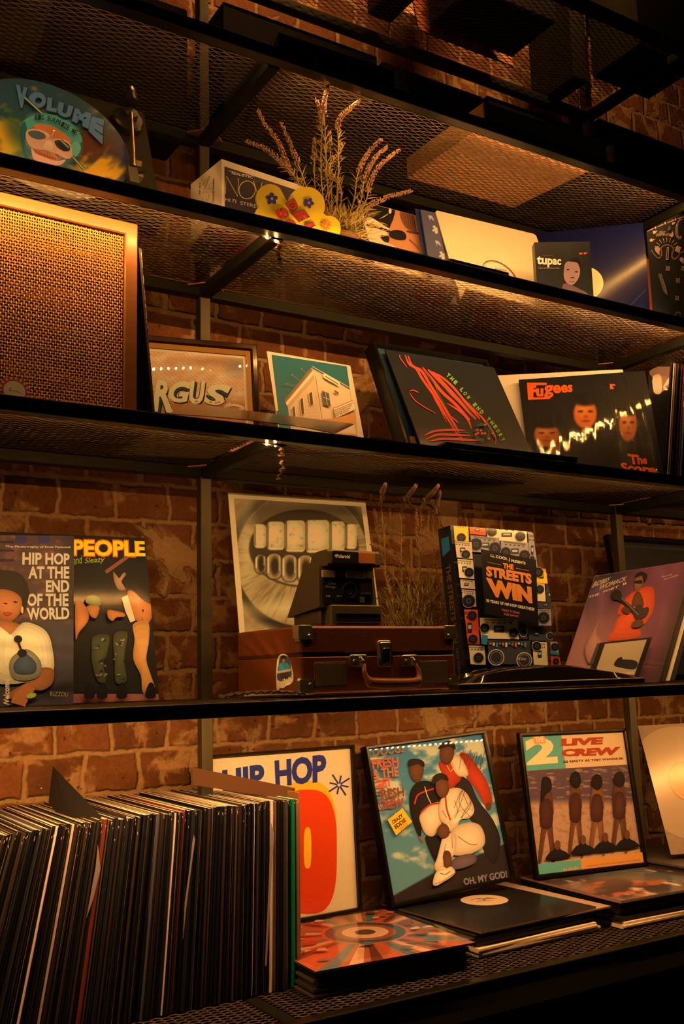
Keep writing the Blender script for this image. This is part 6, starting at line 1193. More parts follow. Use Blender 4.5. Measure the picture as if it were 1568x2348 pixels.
# --- flat sleeves in front
for k, (a0, a1, y0, yw, z, c_, lab) in enumerate([(1020, 1336, 1.474, 0.0, 0.0006, (22, 18, 12), 'lowest black sleeve of the three lying below the red-banded sleeve'), (1030, 1330, 1.472, 0.01, 0.0052, (36, 26, 16), 'middle sleeve of the three lying below the red-banded sleeve'), (1024, 1334, 1.473, -0.012, 0.0098, (24, 20, 14), 'top black sleeve of the three lying below the red-banded sleeve'), (850, 1012, 1.476, 0.0, 0.0006, (26, 20, 14), 'thin black sleeve lying in front of the black picture frame')]):
    xa = onY(a0, 1030, y0)[0]; xb = onY(a1, 1050, y0)[0]; P = Plane.flat(xa, y0, ZB+z, yw); a = Art(P, 0); dp = 0.135 if k < 3 else 0.12; xb = min(xb, xa+0.34); a.prism([(0, 0), (xb-xa, 0), (xb-xa, dp), (0, dp)], 0.0, 0.0040, a.col(c_)); done(a, 'record_sleeve', SATIN, lab, 'record')
# ================================================================== shelf with the yellow sign
# --- record player standing on its back edge with a picture disc
C0 = onY(119, 312, 1.64); LN = 0.36; YW = 0.0
P = Plane(C0[0], C0[1], C0[2], YW, LN); RD_ = 0.150
q = P.loc([(297, 385), (60, 178)]); RD_ = float(np.mean(np.linalg.norm(q, axis=1)))
RD_ = min(max(RD_, 0.135), 0.175)
d_down = (C0[2]-(ZA+0.004))/math.cos(LN)
r = empty('turntable', label='black turntable tipped up on edge with a picture disc and tonearm, top left', cat='record player', matrix=P.matrix())
b = MB(); b.bevbox((-0.21, -d_down+0.004+0.060*math.tan(LN), -0.060), (float(P.loc([(356, 330)])[0][0]), min(0.185, (2.405-C0[2])/math.cos(LN)), -0.022), 0.006, axis=2); b.build('plinth', mat('plinth_black', (0.010, 0.009, 0.007), 0.6, spec=0.2), r)
b = MB(); b.lathe([(0, -0.022), (RD_+0.004, -0.022), (RD_+0.006, -0.012), (RD_+0.003, -0.008), (0, -0.008)], k=64); b.build('platter', BLACK, r, smooth=True)
b = MB(); b.lathe([(0.0035, -0.002), (0.0035, 0.009), (0.002, 0.013), (0, 0.0135)], k=16); b.build('spindle', CHROME, r, smooth=True)
a = Art(P, -0.0035, (0, 260), 5.227, (214, 170, 100)); a.prism(circ(RD_, 96), -0.006, -0.0035, a.col((70, 90, 60)), (0.02, 0.02, 0.02))
def pic(x, y, u, v):
    C = np.tile(np.array([46., 62., 50.]), (len(x), 1)); n = vnoise(x/220+3, y/160+3, 5, 4); s_ = vnoise((x+y)/150, (x-2*y)/500, 15, 4)
    C = mixc(C, (52, 44, 54), np.clip((x-1250)/260, 0, 1)); C = mixc(C, (84, 36, 16), blob(x, y, 1080, 380, 300, 200, 0.5)*0.9); C = mixc(C, (40, 60, 56), np.clip((120-y)/220, 0, 1)*0.9)
    C = mixc(C, (206, 138, 20), np.clip((blob(x, y, 1180, 680, 300, 160, 0.7)-0.35+(s_-0.5)*1.6)*2.2, 0, 1)); C = mixc(C, (196, 140, 22), np.clip((blob(x, y, 40, 330, 280, 330, 0.6)-0.3+(n-0.5)*1.5)*2, 0, 1)); C = mixc(C, (110, 120, 34), blob(x, y, 260, 480, 160, 200, 0.8)*0.5)
    C = mixc(C, (30, 66, 48), blob(x, y, 200, 160, 120, 240, 0.6, -25)*0.7)
    # pale mask-like shape
    C = mixc(C, (46, 92, 74), blob(x, y, 620, 330, 370, 290, 0.10, 12)); C = mixc(C, (76, 140, 104), blob(x, y, 640, 120, 290, 120, 0.2, 16)); C = mixc(C, (176, 92, 40), blob(x, y, 620, 240, 260, 110, 0.3, 16)); C = mixc(C, (206, 150, 96), blob(x, y, 580, 380, 240, 110, 0.3, 16)); C = mixc(C, (196, 128, 84), blob(x, y, 560, 540, 170, 80, 0.3, 12))
    C = mixc(C, (90, 96, 74), blob(x, y, 440, 240, 80, 50, 0.25, 14)); C = mixc(C, (64, 60, 50), blob(x, y, 760, 360, 90, 62, 0.25, 28)); C = mixc(C, (140, 66, 34), np.clip(np.sin(x/18)*1.5, 0, 1)*blob(x, y, 560, 480, 130, 60, 0.3)*0.7); return C

nr, na = 60, 180; rr, tt = np.meshgrid(np.linspace(0.004, RD_-0.0006, nr), np.linspace(0, 2*math.pi, na)); X, Y = rr*np.cos(tt), rr*np.sin(tt); pp = (P.pix(np.c_[X.ravel(), Y.ravel()])-a.org)*a.sc; a.z = -0.0033
a.grid(X, Y, np.full_like(X, a.z), np.clip(lin(pic(pp[:, 0], pp[:, 1], 0, 0))/lin(a.white)*0.8, 0.004, 0.9)); a.z += 0.0001
# mask, in crisp shapes over the soft ground
a.poly([(250, 130), (330, 40), (470, 0), (640, 10), (820, 90), (960, 220), (985, 330), (880, 330), (700, 220), (480, 130), (330, 190), (280, 250)], (72, 132, 98), 4); a.poly([(250, 150), (300, 80), (330, 190), (300, 300), (320, 480), (440, 560), (400, 590), (310, 520), (262, 330)], (34, 84, 70), 4)
a.poly([(420, 120), (600, 130), (760, 220), (860, 320), (820, 340), (640, 260), (430, 160)], (186, 96, 38), 4); a.poly([(320, 200), (420, 170), (560, 210), (640, 280), (780, 300), (870, 380), (880, 500), (800, 530), (700, 480), (600, 440), (420, 410), (330, 330)], (206, 144, 92), 4)
a.poly([(340, 210), (430, 190), (530, 225), (550, 280), (470, 300), (380, 270)], (78, 84, 70), 4); a.poly([(660, 320), (740, 310), (830, 360), (840, 430), (770, 440), (690, 390)], (52, 48, 40), 4); a.poly([(520, 400), (560, 320), (610, 320), (640, 400), (590, 430)], (222, 166, 110), 4)
a.poly([(430, 420), (560, 430), (700, 490), (690, 540), (560, 520), (440, 470)], (150, 74, 34), 3); a.poly([(380, 400), (440, 470), (560, 520), (680, 560), (790, 540), (740, 600), (640, 610), (480, 570), (400, 520)], (206, 140, 96), 4); a.poly([(860, 350), (930, 330), (975, 400), (930, 500), (880, 500), (870, 430)], (88, 146, 112), 4)
for k in range(12): a.line([(575, 380), (440+k*24, 440+k*10)], 4, (230, 170, 116))

def v6(x, y): return ((x/3.409), (y/3.409+160-260))
K = 5.227/3.409
def c6(*p): return [((p[i])*K, (p[i+1]/3.409+160-260)*5.227) for i in range(0, len(p), 2)]
for ch, q in zip('VOLUME', ((125, 112, 215, 140, 210, 305, 122, 290), (228, 150, 370, 195, 350, 300, 215, 300), (372, 215, 455, 235, 440, 335, 362, 318), (460, 250, 575, 290, 545, 385, 440, 350), (585, 300, 715, 345, 690, 465, 560, 400), (715, 365, 815, 395, 800, 590, 690, 480))):
    a.text(ch, c6(*[q[0]+4, q[1]+6, q[2]+6, q[3]+6, q[4]+6, q[5]+8, q[6]+4, q[7]+8]), (36, 26, 34), 0.11); a.text(ch, c6(*q), (72, 98, 104), 0.085)
along(a, 'BIG SURPRIZE ME', [c6(270, 375)[0], c6(380, 385)[0], c6(480, 430)[0], c6(600, 505)[0]], 60, (30, 34, 28), 0.02)
for q in (((190, 225), (325, 350)), ((560, 685), (655, 790)), ((470, 560), (535, 620))): l_ = c6(*q[0])+c6(*q[1]); a.line(l_, 36, (40, 44, 24)); a.line(l_, 18, (130, 140, 84))
o = a.build('picture_disc', print_mat('vinyl_picture', 0.22, coat=0.8, coat_rough=0.12), r)
# tonearm
arm = empty('tonearm', (0, 0, 0)); arm.parent = r
A0 = P.loc([(295, 272)])[0]; A1 = P.loc([(303, 392)])[0]; Cw = P.loc([(295, 236)])[0]; CB = P.loc([(298, 266)])[0]
b = MB(); b.lathe([(0.030, -0.022), (0.030, -0.008), (0.026, -0.004), (0.015, -0.003), (0.013, 0.010), (0.0, 0.011)], Matrix.Translation((CB[0], CB[1], 0)), k=32); b.build('arm_base', BLACK, arm, smooth=True)
b = MB(); b.tube([(A0[0], A0[1], 0.012), (A1[0], A1[1], 0.010)], 0.0042, k=14); b.build('arm_tube', mat('brass_tube', (0.75, 0.50, 0.26), 0.22, metal=1.0), arm, smooth=True)
b = MB(); b.tube([(Cw[0], Cw[1]-0.014, 0.012), (Cw[0], Cw[1]+0.008, 0.012)], 0.0125, k=20); b.build('counterweight', mat('weight_dark', (0.03, 0.026, 0.02), 0.3, metal=0.5), arm, smooth=True)
b = MB(); b.tube([(Cw[0], Cw[1]+0.008, 0.012), (Cw[0], Cw[1]+0.020, 0.012)], 0.0115, k=20); b.build('weight_cap', mat('brushed_cap', (0.6, 0.48, 0.33), 0.25, metal=1.0), arm, smooth=True)
H0 = P.loc([(302, 402)])[0]; b = MB(); b.bevbox((H0[0]-0.011, H0[1]-0.030, 0.002), (H0[0]+0.008, H0[1]+0.010, 0.012), 0.002, axis=2); b.tube([(H0[0]+0.006, H0[1], 0.008), (H0[0]+0.022, H0[1]+0.004, 0.010)], 0.0025); b.build('headshell', BLACK, arm)
for x, y in ((323, 362), (322, 368), (318, 388), (326, 392)):
    q = P.loc([(x, y)])[0]; b = MB(); b.bevbox((q[0]-0.006, q[1]-0.004, -0.022), (q[0]+0.006, q[1]+0.004, -0.010), 0.001, axis=2); b.build('control_knob', mat('knob_grey', (0.2, 0.17, 0.13), 0.3, metal=0.4), r)
# --- white radio box with a dark face
P = Plane(0.7409, 1.584, ZA+0.0045, 0.100, 0.0); w_, h_, d_ = 0.1860, 0.1558, 0.118
a = Art(P, 0.0, (440, 350), 4.356, (232, 176, 100)); a.clip = (0.0005, 0.0005, w_, h_); a.prism([(0, 0), (w_, 0), (w_, h_), (0, h_)], -d_, 0, a.col((222, 166, 96)))
a.lpoly(np.array([(0.006, 0.0), (w_-0.004, 0.0), (w_-0.004, h_-0.013), (0.006, h_-0.013)]), (52, 36, 34))
for k in range(26): x = 0.009+k*(w_-0.016)/26; a.lpoly(np.array([(x, 0.0), (x+0.0016, 0.0), (x+0.0016, h_-0.014), (x, h_-0.014)]), (40, 26, 26), z=0.0003)
a.z = 0.0004; YE = (226, 170, 40); a.line([(333, 412), (341, 234), (455, 438), (461, 262)], 7, YE); a.ring(549, 374, 85, 93, 7, YE, 8); a.line([(612, 285), (662, 440), (700, 300)], 7, YE); a.line([(690, 470), (730, 320), (775, 480)], 7, YE)
a.text('REALISTIC', Q(388, 190, 612, 236, 612, 266, 392, 216), (226, 170, 110), 0.03, 0.25); a.line([(360, 184), (430, 196)], 3, (226, 170, 110)); a.text('HI FI', Q(330, 452, 438, 472, 436, 506, 328, 486), (220, 166, 104), 0.0); a.text('STEREO', Q(480, 486, 690, 532, 688, 566, 480, 520), (220, 166, 104), 0.0); a.line([(622, 190), (622, 285)], 2, (150, 110, 70)); a.line([(824, 235), (822, 330)], 2, (150, 110, 70))
a.line([(620, 290), (700, 296), (790, 315)], 3, (120, 84, 56))
o = done(a, 'cardboard_box', SATIN, 'white cardboard box with a ribbed dark front lettered REALISTIC, left of the yellow sign', 'box'); o['label'] = 'white cardboard box with a ribbed dark front lettered HI FI, left of the yellow sign'
b2 = Plane(0, 0, 0); b2.R, b2.U, b2.N, b2.o = -P.N, P.U, -P.R, P.o-P.N*0.0; b2.R, b2.o = P.N, P.o-P.N*d_
s2 = Art(b2, 0.0004, (440, 350), 4.356, (210, 158, 92)); RB = (140, 60, 36)
for pts in ([(108, 325), (180, 232), (120, 372), (178, 355)], [(100, 410), (130, 390), (165, 400), (176, 440), (150, 480)]): s2.line(pts, 3.4, RB, 0)
s2.text('REALISTIC', [(226, 262), (222, 495), (208, 492), (212, 268)], (50, 40, 34), 0.02); s2.text('HI FI', [(90, 300), (84, 415), (72, 415), (78, 305)], (50, 40, 34), 0.02)
so = s2.build('side_print', SATIN, o); so.matrix_parent_inverse = o.matrix_world.inverted(); so.matrix_world = b2.matrix()
# --- yellow lobed sign
P = Plane(0.7664*1.018, 1.5265, ZA+0.003, 0.015, 0.12); a = Art(P, 0.0, (440, 350), 4.356, (240, 186, 104)); YL2 = (238, 172, 24)
def lobes():
    C_ = [((797-440*0, 0), 0)]
    L_ = [(780, 452, 138, 138), (800, 620, 170, 120), (1140, 530, 188, 190), (1370, 760, 116, 130), (1040, 700, 330, 170)]
    t = np.linspace(0, 2*math.pi, 361)[:-1]; c_ = np.array([1020, 640.0]); out = []
    for th in t:
        d = np.array([math.cos(th), math.sin(th)]); R_ = np.linspace(0, 900, 1801); q = c_+R_[:, None]*d; ins = np.zeros(len(R_), bool)
        for cx, cy, rx, ry in L_: ins |= ((q[:, 0]-cx)/rx)**2+((q[:, 1]-cy)/ry)**2 <= 1
        out.append(q[np.where(ins)[0].max()])
    return np.array(out)
q = a.L(lobes()); q[:, 1] = np.maximum(q[:, 1], 0.0); a.prism(q, -0.004, 0.0, a.col(YL2), a.col((200, 140, 50)))
def flower(cx, cy, R_, c_, cc_, n, rot=0, wd=0.42, outline=None):
    for k in range(n):
        t = rot+2*math.pi*k/n; x, y = cx+R_*0.58*math.cos(t), cy+R_*0.58*math.sin(t)
        if outline: a.oval(x, y, R_*0.56, R_*wd*1.22, outline, rot=math.degrees(t), n=20)
    for k in range(n):
        t = rot+2*math.pi*k/n; a.oval(cx+R_*0.58*math.cos(t), cy+R_*0.58*math.sin(t), R_*0.46, R_*wd, c_, rot=math.degrees(t), n=20)
    a.oval(cx, cy, R_*0.2, R_*0.24, cc_, n=16)
flower(797, 462, 60, (58, 42, 84), (170, 170, 50), 5, -0.3, 0.36); flower(1163, 506, 50, (58, 48, 84), (190, 150, 60), 5, 0.1, 0.34, (214, 96, 24)); flower(1328, 736, 56, (220, 110, 24), (170, 170, 70), 9, 0, 0.16)
RDT = (196, 44, 34)
for t, qq in (('D', Q(1008, 465, 1062, 560, 985, 602, 928, 520)), ('E', Q(1105, 578, 1162, 652, 1060, 700, 1000, 622)), ('L', Q(1200, 705, 1240, 770, 1170, 830, 1120, 735)), ('A', Q(1290, 800, 1350, 880, 1250, 920, 1190, 850)), ('S', Q(925, 560, 958, 640, 868, 690, 800, 590)), ('O', Q(985, 665, 1040, 740, 960, 790, 890, 710)), ('U', Q(1060, 760, 1110, 830, 1030, 880, 970, 800))):
    cx = np.mean([p_[0] for p_ in qq]); cy = np.mean([p_[1] for p_ in qq]); a.text(t, [(cx+(x_-cx)*1.10, cy+(y_-cy)*1.08) for x_, y_ in qq], (60, 26, 16), 0.13); a.text(t, qq, RDT, 0.07)
done(a, 'cutout_sign', GLOSS, 'yellow lobed cut-out sign with flowers and red letters', 'sign')
# --- close-up picture sleeve
P = Plane(1.1623, 1.6788, ZA+0.0045, -0.004, 0.323); a = base_art(P, 0.1647, 0.268, 0.004, (230, 168, 94), (210, 150, 80), (196, 140, 76), org=(820, 440), sc=3.564)
a.poly([(20, 20), (320, 20), (318, 100), (290, 230), (262, 300), (180, 250), (100, 205), (60, 215)], (20, 15, 9), 2); a.poly([(318, 110), (450, 140), (540, 500), (250, 420), (260, 300), (300, 200)], (176, 96, 40), 3); a.poly([(350, 150), (440, 160), (480, 320), (400, 300), (350, 220)], (110, 56, 24), 2)
for k in range(6): a.line([(372+k*15, 160), (388+k*16, 300)], 3, (48, 26, 12))
a.poly([(78, 262), (170, 285), (262, 320), (255, 335), (160, 300), (80, 285)], (28, 20, 12), 3); a.poly([(262, 330), (300, 314), (360, 322), (392, 352), (388, 392), (330, 396), (270, 376), (254, 352)], (20, 14, 8), 4); a.poly([(184, 360), (250, 366), (250, 414), (210, 405)], (24, 16, 10), 3); a.oval(262, 160, 12, 22, (206, 150, 86)); a.line([(266, 180), (262, 290)], 3, (60, 40, 20)); a.poly([(398, 318), (480, 330), (500, 350), (420, 336)], (90, 44, 20), 3); a.line([(420, 390), (500, 470)], 8, (120, 62, 28))
done(a, 'picture_sleeve', GLOSS, 'close-up picture sleeve of a face behind dark sunglasses, right of the lavender', 'record')
def qslab(name, px4, Y, lean, yaw, t, white, col, label, cat, org=(0, 0), sc=1, m=SATIN, side=(60, 44, 28), deco=None, z=None, anchor=0):
    p = onY(*px4[anchor], Y); P = Plane(p[0], p[1], p[2], yaw, lean); a = skewed(P, px4, t, white, col, side, org, sc, (ZA+0.0045) if z is None else z)
    if deco: deco(a)
    o = a.build(name, m); o.matrix_world = P.matrix(); return tag(o, label, cat)
qslab('record_sleeve', [(972, 590), (986, 592), (968, 482), (952, 478)], 1.70, 0.32, 0, 0.003, (230, 168, 94), (22, 32, 52), 'narrow dark blue sleeve edge between the sunglasses picture and the grey one', 'record')
def emb(a):
    for k, y in enumerate((192, 285, 400, 498)):
        x = 585+k*27+(12 if k % 2 else 0)
        if k % 2 == 0: a.poly([(x-8, y), (x+22, y+6), (x+42, y+50), (x+10, y+22), (x+8, y+48), (x-2, y+20)], (150, 118, 84), 2)
        else:
            for q in ((x, y, 12, 10), (x+14, y+18, 16, 13), (x+18, y+42, 14, 16), (x-6, y+30, 10, 10)): a.oval(*q, (170, 130, 88), n=12)
qslab('record_sleeve', [(982, 594), (1024, 596), (998, 488), (964, 480)], 1.69, 0.32, 0, 0.004, (230, 168, 94), (70, 56, 48), 'grey sleeve with pale emblems down its side, left of the big cream sleeve', 'record', (820, 440), 3.564, deco=emb)
P = Plane(1.3597+0.015, 1.6697, ZA+0.0045, -0.072, 0.355, -0.02); w_ = h_ = 0.315
a = base_art(P, 0.300, 0.308, 0.0035, (232, 172, 98), (222, 162, 88), (190, 136, 76), org=(820, 440), sc=3.564, r=0.006)
cc = a.L([(1160, 690)])[0]
for R_, c_, o_ in ((0.0500, (96, 66, 34), (0.0015, 0.0)), (0.0480, (200, 146, 80), (-0.001, -0.003)), (0.0455, (222, 168, 98), (-0.001, -0.004))): a.lpoly(circ(R_, 48, (cc[0]+o_[0], cc[1]+o_[1])), c_)  # dark offset ring is the hole's rim shadow, painted on
a.text('ALLIANCE', Q(1118, 622, 1214, 640, 1212, 652, 1116, 634), (50, 36, 20), 0.03); done(a, 'record_sleeve', print_mat('cream_card', 0.45, spec=0.5), 'large plain cream sleeve with a round centre hole, behind the video box', 'record')
# --- video box
P = Plane(1.6074, 1.6400, ZA+0.0045, -0.523, -0.002); s_ = 1.64/1.676; P.o = np.array([1.6074*s_, 1.676*s_, ZA+0.0025]); a = base_art(P, 0.1348*s_, 0.1950*s_+0.003, 0.026, (226, 168, 96), (34, 28, 18), (70, 52, 32), org=(1180, 440), sc=4.04)
a.text('tupac', Q(204, 592, 430, 612, 428, 700, 204, 696), (222, 166, 108), 0.03, 0.0); a.text('Live at the House of Blues', Q(220, 694, 416, 700, 414, 712, 222, 712), (140, 96, 56), 0.02); a.text('COLLECTION', Q(258, 584, 356, 588, 356, 596, 258, 594), (120, 40, 20), 0.02)
a.poly(Q(596, 564, 626, 564, 626, 580, 596, 580), (190, 60, 24)); a.poly(Q(638, 562, 672, 560, 664, 576, 638, 580), (190, 60, 24))
a.poly([(440, 880), (462, 850), (520, 860), (600, 900), (670, 940), (690, 990), (440, 990)], (90, 58, 40), 3); a.poly([(470, 660), (520, 640), (590, 660), (604, 730), (590, 800), (540, 860), (490, 850), (456, 800), (455, 720)], (140, 92, 64), 4); a.poly([(500, 645), (560, 610), (605, 640), (606, 720), (580, 660), (520, 648)], (26, 18, 12), 3)
a.oval(492, 722, 17, 6, (40, 24, 16), n=14); a.oval(570, 742, 17, 6, (40, 24, 16), n=14); a.poly([(520, 790), (548, 790), (555, 800), (515, 802)], (50, 30, 20)); a.line([(500, 828), (530, 836), (552, 830)], 6, (90, 44, 30))
o = done(a, 'video_box', GLOSS, 'black video box lettered tupac with a portrait', 'video case'); o['label'] = 'black video box with a pale blackletter title and a small portrait, front right'
# --- blue sleeve
P = Plane(1.6476, 1.7828, ZA+0.0025, -0.748, 0.177, -0.006); a = base_art(P, 0.3149, 0.3148, 0.0035, (232, 172, 98), (5, 14, 34), (14, 20, 34), org=(0, 0), sc=1)
cc = (0.157, 0.155)
a.lpoly(circ(0.0515, 48, cc), (10, 10, 10)); a.lpoly(circ(0.050, 48, (cc[0], cc[1]-0.001)), (216, 164, 84)); a.line([(1440, 705), (1480, 665)], 1.2, (60, 66, 90)); done(a, 'record_sleeve', print_mat('blue_gloss_card', 0.5, spec=0.1, coat=0.45, coat_rough=0.17, bump=0.12, bscale=120), 'deep blue record sleeve with a yellow centre label, behind the video box', 'record')
qslab('record_sleeve', [(1490, 712), (1497, 714), (1488, 594), (1482, 592)], 1.53, 0.1, -0.9, 0.004, (232, 172, 98), (120, 40, 18), 'thin red sleeve edge between the blue sleeve and the bandana-patterned one', 'record', z=ZA+0.0035)
# --- bandana-patterned sleeve
P = Plane(1.8799, 1.5682, ZA+0.0025, -0.9, 0.12); p = onY(1496, 712, 1.515); P.o = np.array([p[0], p[1], ZA+0.0025]); qd = [(1496, 712), (1600, 745), (1600, 465), (1482, 530)]
a = skewed(P, qd, 0.004, (226, 150, 84), (14, 13, 9), (20, 16, 12), (1440, 440), 7.336, ZA+0.0025); PK = (196, 112, 62)
a.line([(325, 662), (425, 615)], 16, PK, 0, (0.4, 1)); a.line([(490, 595), (590, 545)], 18, PK, 0, (0.4, 1)); a.line([(655, 525), (765, 475)], 20, PK, 0, (0.4, 1)); a.line([(830, 455), (940, 410)], 24, PK, 0, (0.4, 1))
for x, y in ((458, 604), (622, 530), (795, 466)): a.oval(x, y, 15, 20, PK, n=14)
def tear(cx, cy, s_, rot, c_=PK):
    r_ = math.radians(rot); pts = [(0, -1.3), (0.35, -0.7), (0.6, 0), (0.45, 0.6), (0, 0.8), (-0.45, 0.6), (-0.6, 0), (-0.2, -0.6)]; a.poly([(cx+s_*(x*math.cos(r_)-y*math.sin(r_)), cy+s_*(x*math.sin(r_)+y*math.cos(r_))) for x, y in pts], c_, 3)
tear(445, 680, 42, 60); tear(395, 815, 42, 70); tear(495, 975, 74, 160); tear(735, 730, 48, 10); tear(560, 690, 60, 70, (110, 68, 38)); tear(690, 620, 44, 0, (90, 58, 32)); tear(905, 1150, 56, 150); tear(760, 535, 34, 60)
for k in range(9): t = math.radians(200+k*17.5); a.line([(650+140*math.cos(t), 1000+150*math.sin(t)), (650+215*math.cos(t), 1000+225*math.sin(t))], 13, PK, 0, (0.4, 1))
def saw(pts, amp=9, n=5):
    Z_ = spline(pts, n, False); out = [];
    for i, q_ in enumerate(Z_):
        t = Z_[min(i+1, len(Z_)-1)]-Z_[max(i-1, 0)]; t /= np.linalg.norm(t)+1e-9; out.append(q_+np.array([-t[1], t[0]])*amp*(1 if i % 2 else -1))
    a.line(out, 7, PK)
saw([(390, 990), (440, 1060), (500, 1120), (550, 1100), (565, 1020), (550, 960), (600, 915), (670, 900), (740, 930), (765, 980), (740, 1050), (740, 1110), (790, 1140), (840, 1090), (885, 1030), (940, 1020)], 9, 7); saw([(790, 2080), (810, 2040), (850, 2030), (885, 2070)], 9, 7)
a.text('E', Q(820, 915, 895, 945, 862, 1040, 785, 1000), PK, 0.09); a.poly([(655, 940), (688, 942), (680, 1155), (632, 1150)], PK); a.poly([(662, 955), (678, 956), (668, 1140), (644, 1138)], (60, 36, 20))
for x, y in ((668, 1300), (838, 1505), (825, 1800), (930, 1300)):
    for d in (-24, 0, 24): a.line([(x+d-10, y-38), (x+d+8, y-12), (x+d-8, y+12), (x+d+10, y+38)], 9, PK, 4)
a.poly([(505, 1400), (560, 1390), (640, 1620), (672, 1760), (600, 1700)], (110, 68, 38)); 
for k in range(7): a.line([(535+k*12, 1430+k*45), (560+k*12, 1425+k*45)], 8, (30, 22, 12))
for k in range(3): saw([(935, 480-k*22), (850, 520-k*8), (800+k*16, 620), (800+k*20, 740), (850, 810-k*18), (895, 790-k*10)], 5, 6)
for k in range(12): x = 470+k*24; a.line([(x, 715+abs(k-5)*2), (x+10, 760+abs(k-5)*2)], 12, PK, 0, (0.6, 1))
o = a.build('record_sleeve', MATTE); o.matrix_world = P.matrix(); tag(o, 'black sleeve printed with a pale bandana pattern at the right edge', 'record')
# --- flat sheets whose undersides show through the mesh
def underlay(px4, z, deco, base, label, name='record_sleeve', t=0.0022):
    w = np.array([onZ(*p_, z) for p_ in px4]); c_ = w.mean(0); P = Plane(0, 0, 0); P.R, P.U, P.N, P.o = np.array([1., 0, 0]), np.array([0, -1., 0]), np.array([0, 0, -1.]), np.array([c_[0], c_[1], z])
    a = Art(P, 0.0, (0, 0), 1, (236, 178, 102)); a.prism(P.loc(px4)[::-1], -t, 0, a.col(base)); 
    for c2, pts in deco: a.poly(pts, c2)
    o = a.build(name, SATIN); o.matrix_world = P.matrix(); return tag(o, label, 'record')
zu = ZA+0.0008
underlay([(478, 517), (612, 549), (566, 604), (430, 578)], zu, [((186, 52, 26), [(500, 530), (560, 545), (545, 560), (492, 548)]), ((186, 52, 26), [(520, 556), (580, 570), (560, 585), (508, 572)]), ((206, 130, 60), [(460, 560), (500, 570), (480, 585), (445, 576)])], (150, 96, 56), 'red and tan sleeve lying under the white box, seen through the mesh')
underlay([(652, 558), (752, 583), (735, 622), (640, 600)], zu, [((60, 44, 84), [(685, 590), (705, 592), (700, 604), (682, 602)])], (232, 168, 24), 'yellow sheet lying behind the yellow sign, seen through the mesh')
underlay([(760, 585), (1052, 660), (1010, 735), (722, 672)], zu, [((206, 80, 34), [(855, 612), (905, 625), (890, 650), (845, 640)]), ((196, 70, 34), [(960, 640), (1030, 658), (1010, 700), (950, 690)]), ((170, 100, 60), [(780, 596), (850, 612), (840, 632), (770, 618)])], (232, 176, 120), 'pale sleeve with red patches lying under the lavender, seen through the mesh')
underlay([(1068, 664), (1262, 713), (1228, 772), (1030, 738)], zu, [((230, 96, 20), [(1095, 676), (1165, 692), (1150, 738), (1085, 726)]), ((236, 160, 30), [(1130, 690), (1180, 702), (1170, 720), (1122, 708)]), ((196, 60, 24), [(1180, 700), (1215, 708), (1206, 730), (1172, 722)])], (216, 160, 100), 'orange and cream sleeve lying under the big cream one, seen through the mesh')
underlay([(1268, 714), (1480, 768), (1420, 810), (1236, 772)], zu, [((190, 60, 30), [(1300, 738), (1360, 752), (1356, 757), (1298, 743)])], (130, 96, 76), 'grey-brown sleeve lying under the video box, seen through the mesh')
for x0_, x1_, y_, c_, lab in ((845, 985, 1.474, (150, 50, 20), 'red sheet lying on the shelf front below the sunglasses picture'), (1030, 1165, 1.474, (120, 84, 50), 'strip of small pictures lying on the shelf front below the cream sleeve')):
    xa = onY(x0_, 560, y_)[0]; xb = onY(x1_, 600, y_)[0]; P = Plane.flat(xa, y_, ZA+0.0006, 0); a = Art(P, 0, (0, 0), 1, (230, 168, 96)); hgt = 0.012 if x0_ > 900 else 0.007; a.prism([(0, 0), (xb-xa, 0), (xb-xa, 0.015), (0, 0.015)], 0, hgt, a.col(c_))
    if x0_ > 900:
        for k in range(22): x = (xb-xa)*k/22; a.raw([(x, -0.0002, 0.001), (x+0.0065, -0.0002, 0.001), (x+0.0065, -0.0002, hgt-0.001-0.003*(k % 2)), (x, -0.0002, hgt-0.001)], [(0, 1, 2, 3)], a.col([(216, 160, 100), (150, 44, 24), (60, 90, 50), (40, 30, 20), (206, 120, 40)][(k*7) % 5]))
    done(a, 'paper_strip', SATIN, lab, 'paper')
# ================================================================== upper shelves
def flatbox(px4, z, h, m, label, name='flat_box'):
    w = np.array([onZ(*p_, z) for p_ in px4]); c_ = w.mean(0); b = MB(); n = 4; V = np.r_[w, w+[0, 0, h]]-c_; b.raw(V, [(3, 2, 1, 0), (4, 5, 6, 7)]+[(i, (i+1) % n, n+(i+1) % n, n+i) for i in range(n)]); o = b.build(name, m); o.location = c_; return tag(o, label, 'box')
KR = mat('kraft_card', (0.55, 0.30, 0.17), 0.6, bump=0.1, bscale=80, vary=0.12)
p_ = ZT+0.0012; K1 = onZ(1120, 278, p_)
flatbox([(1112, 284), (1392, 372), (1178, 476), (934, 408)], p_, 0.05, KR, 'flat brown cardboard box lying on the dim upper mesh shelf')
flatbox([(1412, 382), (1560, 430), (1350, 560), (1205, 492)], p_, 0.06, BLACK, 'flat black case right of the brown box on the dim upper shelf')
flatbox([(-60, -75), (128, -12), (60, 190), (-60, 190)], p_, 0.04, mat('olive_card', (0.085, 0.075, 0.035), 0.7, vary=0.1), 'dull olive flat box at the top left corner of the photo')
flatbox([(640, 108), (905, 196), (700, 345), (560, 300)], p_, 0.03, mat('dark_card', (0.03, 0.02, 0.012), 0.7, vary=0.3), 'dark flat sleeve above the lavender on the dim upper shelf')
def standing(name, xa, xb, z, y, d, h, m, label, cat, lean=0.0):
    b = MB(); b.bevbox((0, 0, 0), (xb-xa, d, h), 0.003, axis=1); o = b.build(name, m); o.location = (xa, y, z); o.rotation_euler = (-lean, 0, 0); return tag(o, label, cat)
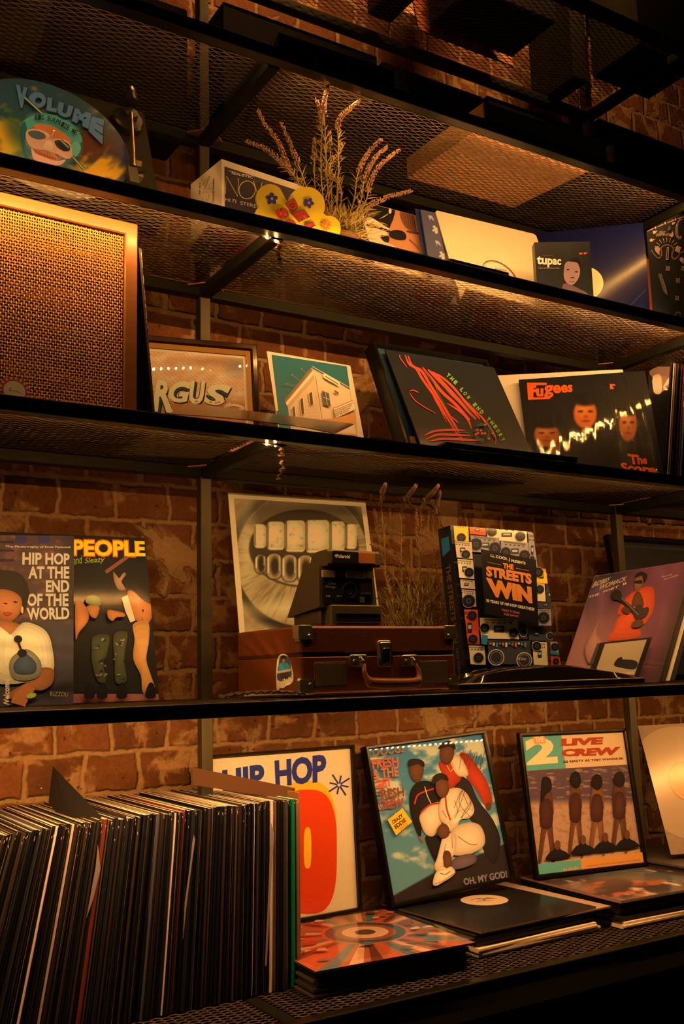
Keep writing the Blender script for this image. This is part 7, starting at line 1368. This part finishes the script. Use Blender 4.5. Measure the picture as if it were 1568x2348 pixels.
DK1 = mat('dark_box', (0.005, 0.005, 0.004), 0.75, spec=0.08, bump=0.1, bscale=60, vary=0.2)
for k, (xa, xb, h, lab) in enumerate(((0.45, 0.775, 0.30, 'black box added to keep the wall dark, left end of the dim upper shelf'), (0.86, 1.27, 0.352, 'black box added to keep the wall dark, left of centre on the dim upper shelf'), (1.285, 1.60, 0.345, 'black box added to keep the wall dark, middle of the dim upper shelf'), (1.615, 1.93, 0.355, 'black box added to keep the wall dark, just left of the right upright'))):
    standing('standing_box', xa, xb, ZT+0.0012, 1.825, 0.12, h-0.004, DK1, lab, 'box')  # boxes added to cover the wall so the band above this shelf stays dark
for k in range(9):
    c_ = ('dark brown', 'black', 'charcoal')[k % 3]; o = upright(2.06+k*0.032, 1.56, ZT+0.009, 0.22, 0.010, 0.315, 0.22, c_, (90, 60, 34), 'shadowed record leaning right on the upper shelf, far right, %s spine' % c_, 'shadowed far right records, %s spines' % c_, wear=False, skew=-0.9)
zs = ZS+0.0012
for px0, px1, y, h, c_, lab in ((880, 934, 1.70, 0.30, None, 'narrow dark box standing on the highest shelf, left of the orange sleeve'), (1025, 1212, 1.66, 0.315, None, 'wide dark box standing on the highest shelf, right of the orange sleeve'), (1312, 1345, 1.70, 0.30, None, 'slim dark box on the highest shelf, between two strips of lit brick'), (1395, 1520, 1.62, 0.30, None, 'dark box at the right end of the highest shelf')):
    xa, xb = onY(px0, 120, y)[0], onY(px1, 120, y)[0]; standing('standing_box', xa, min(xb, XR_+0.2), zs, y-0.10 if px0 != 1312 else y, 0.16, h, DK1, lab, 'box')
for xa, xb, lab in ((2.0, 2.36, 'black box added to keep the far right bay dark, beside the right upright'), (2.375, 2.75, 'black box added to keep the brick dark, far right edge of the upper shelf')): standing('standing_box', xa, xb, ZT+0.0012, 1.80, 0.15, 0.385, DK1, lab, 'box')  # boxes added in front of the brick so the far right bay stays dark
P = Plane(onY(936, 100, 1.79)[0], 1.745, zs, 0, 0.2); a = base_art(P, 0.30, 0.31, 0.004, (236, 178, 102), (200, 92, 30), org=(784, 0), sc=2.0)
for k in range(14): a.oval(rg.uniform(310, 470), rg.uniform(-40, 150), rg.uniform(8, 24), rg.uniform(8, 20), [(236, 150, 60), (150, 50, 20), (226, 120, 40)][k % 3], n=12)
a.poly([(460, -40), (500, 0), (515, 55), (490, 60), (480, 40), (455, 30)], (20, 120, 80), 3); a.poly([(455, 110), (490, 150), (500, 165), (460, 160)], (20, 120, 70), 3); a.oval(492, 40, 9, 8, (226, 60, 90)); a.oval(480, 54, 7, 7, (226, 60, 90))
done(a, 'record_sleeve', SATIN, 'orange sleeve with a green and pink motif on the highest shelf', 'record')
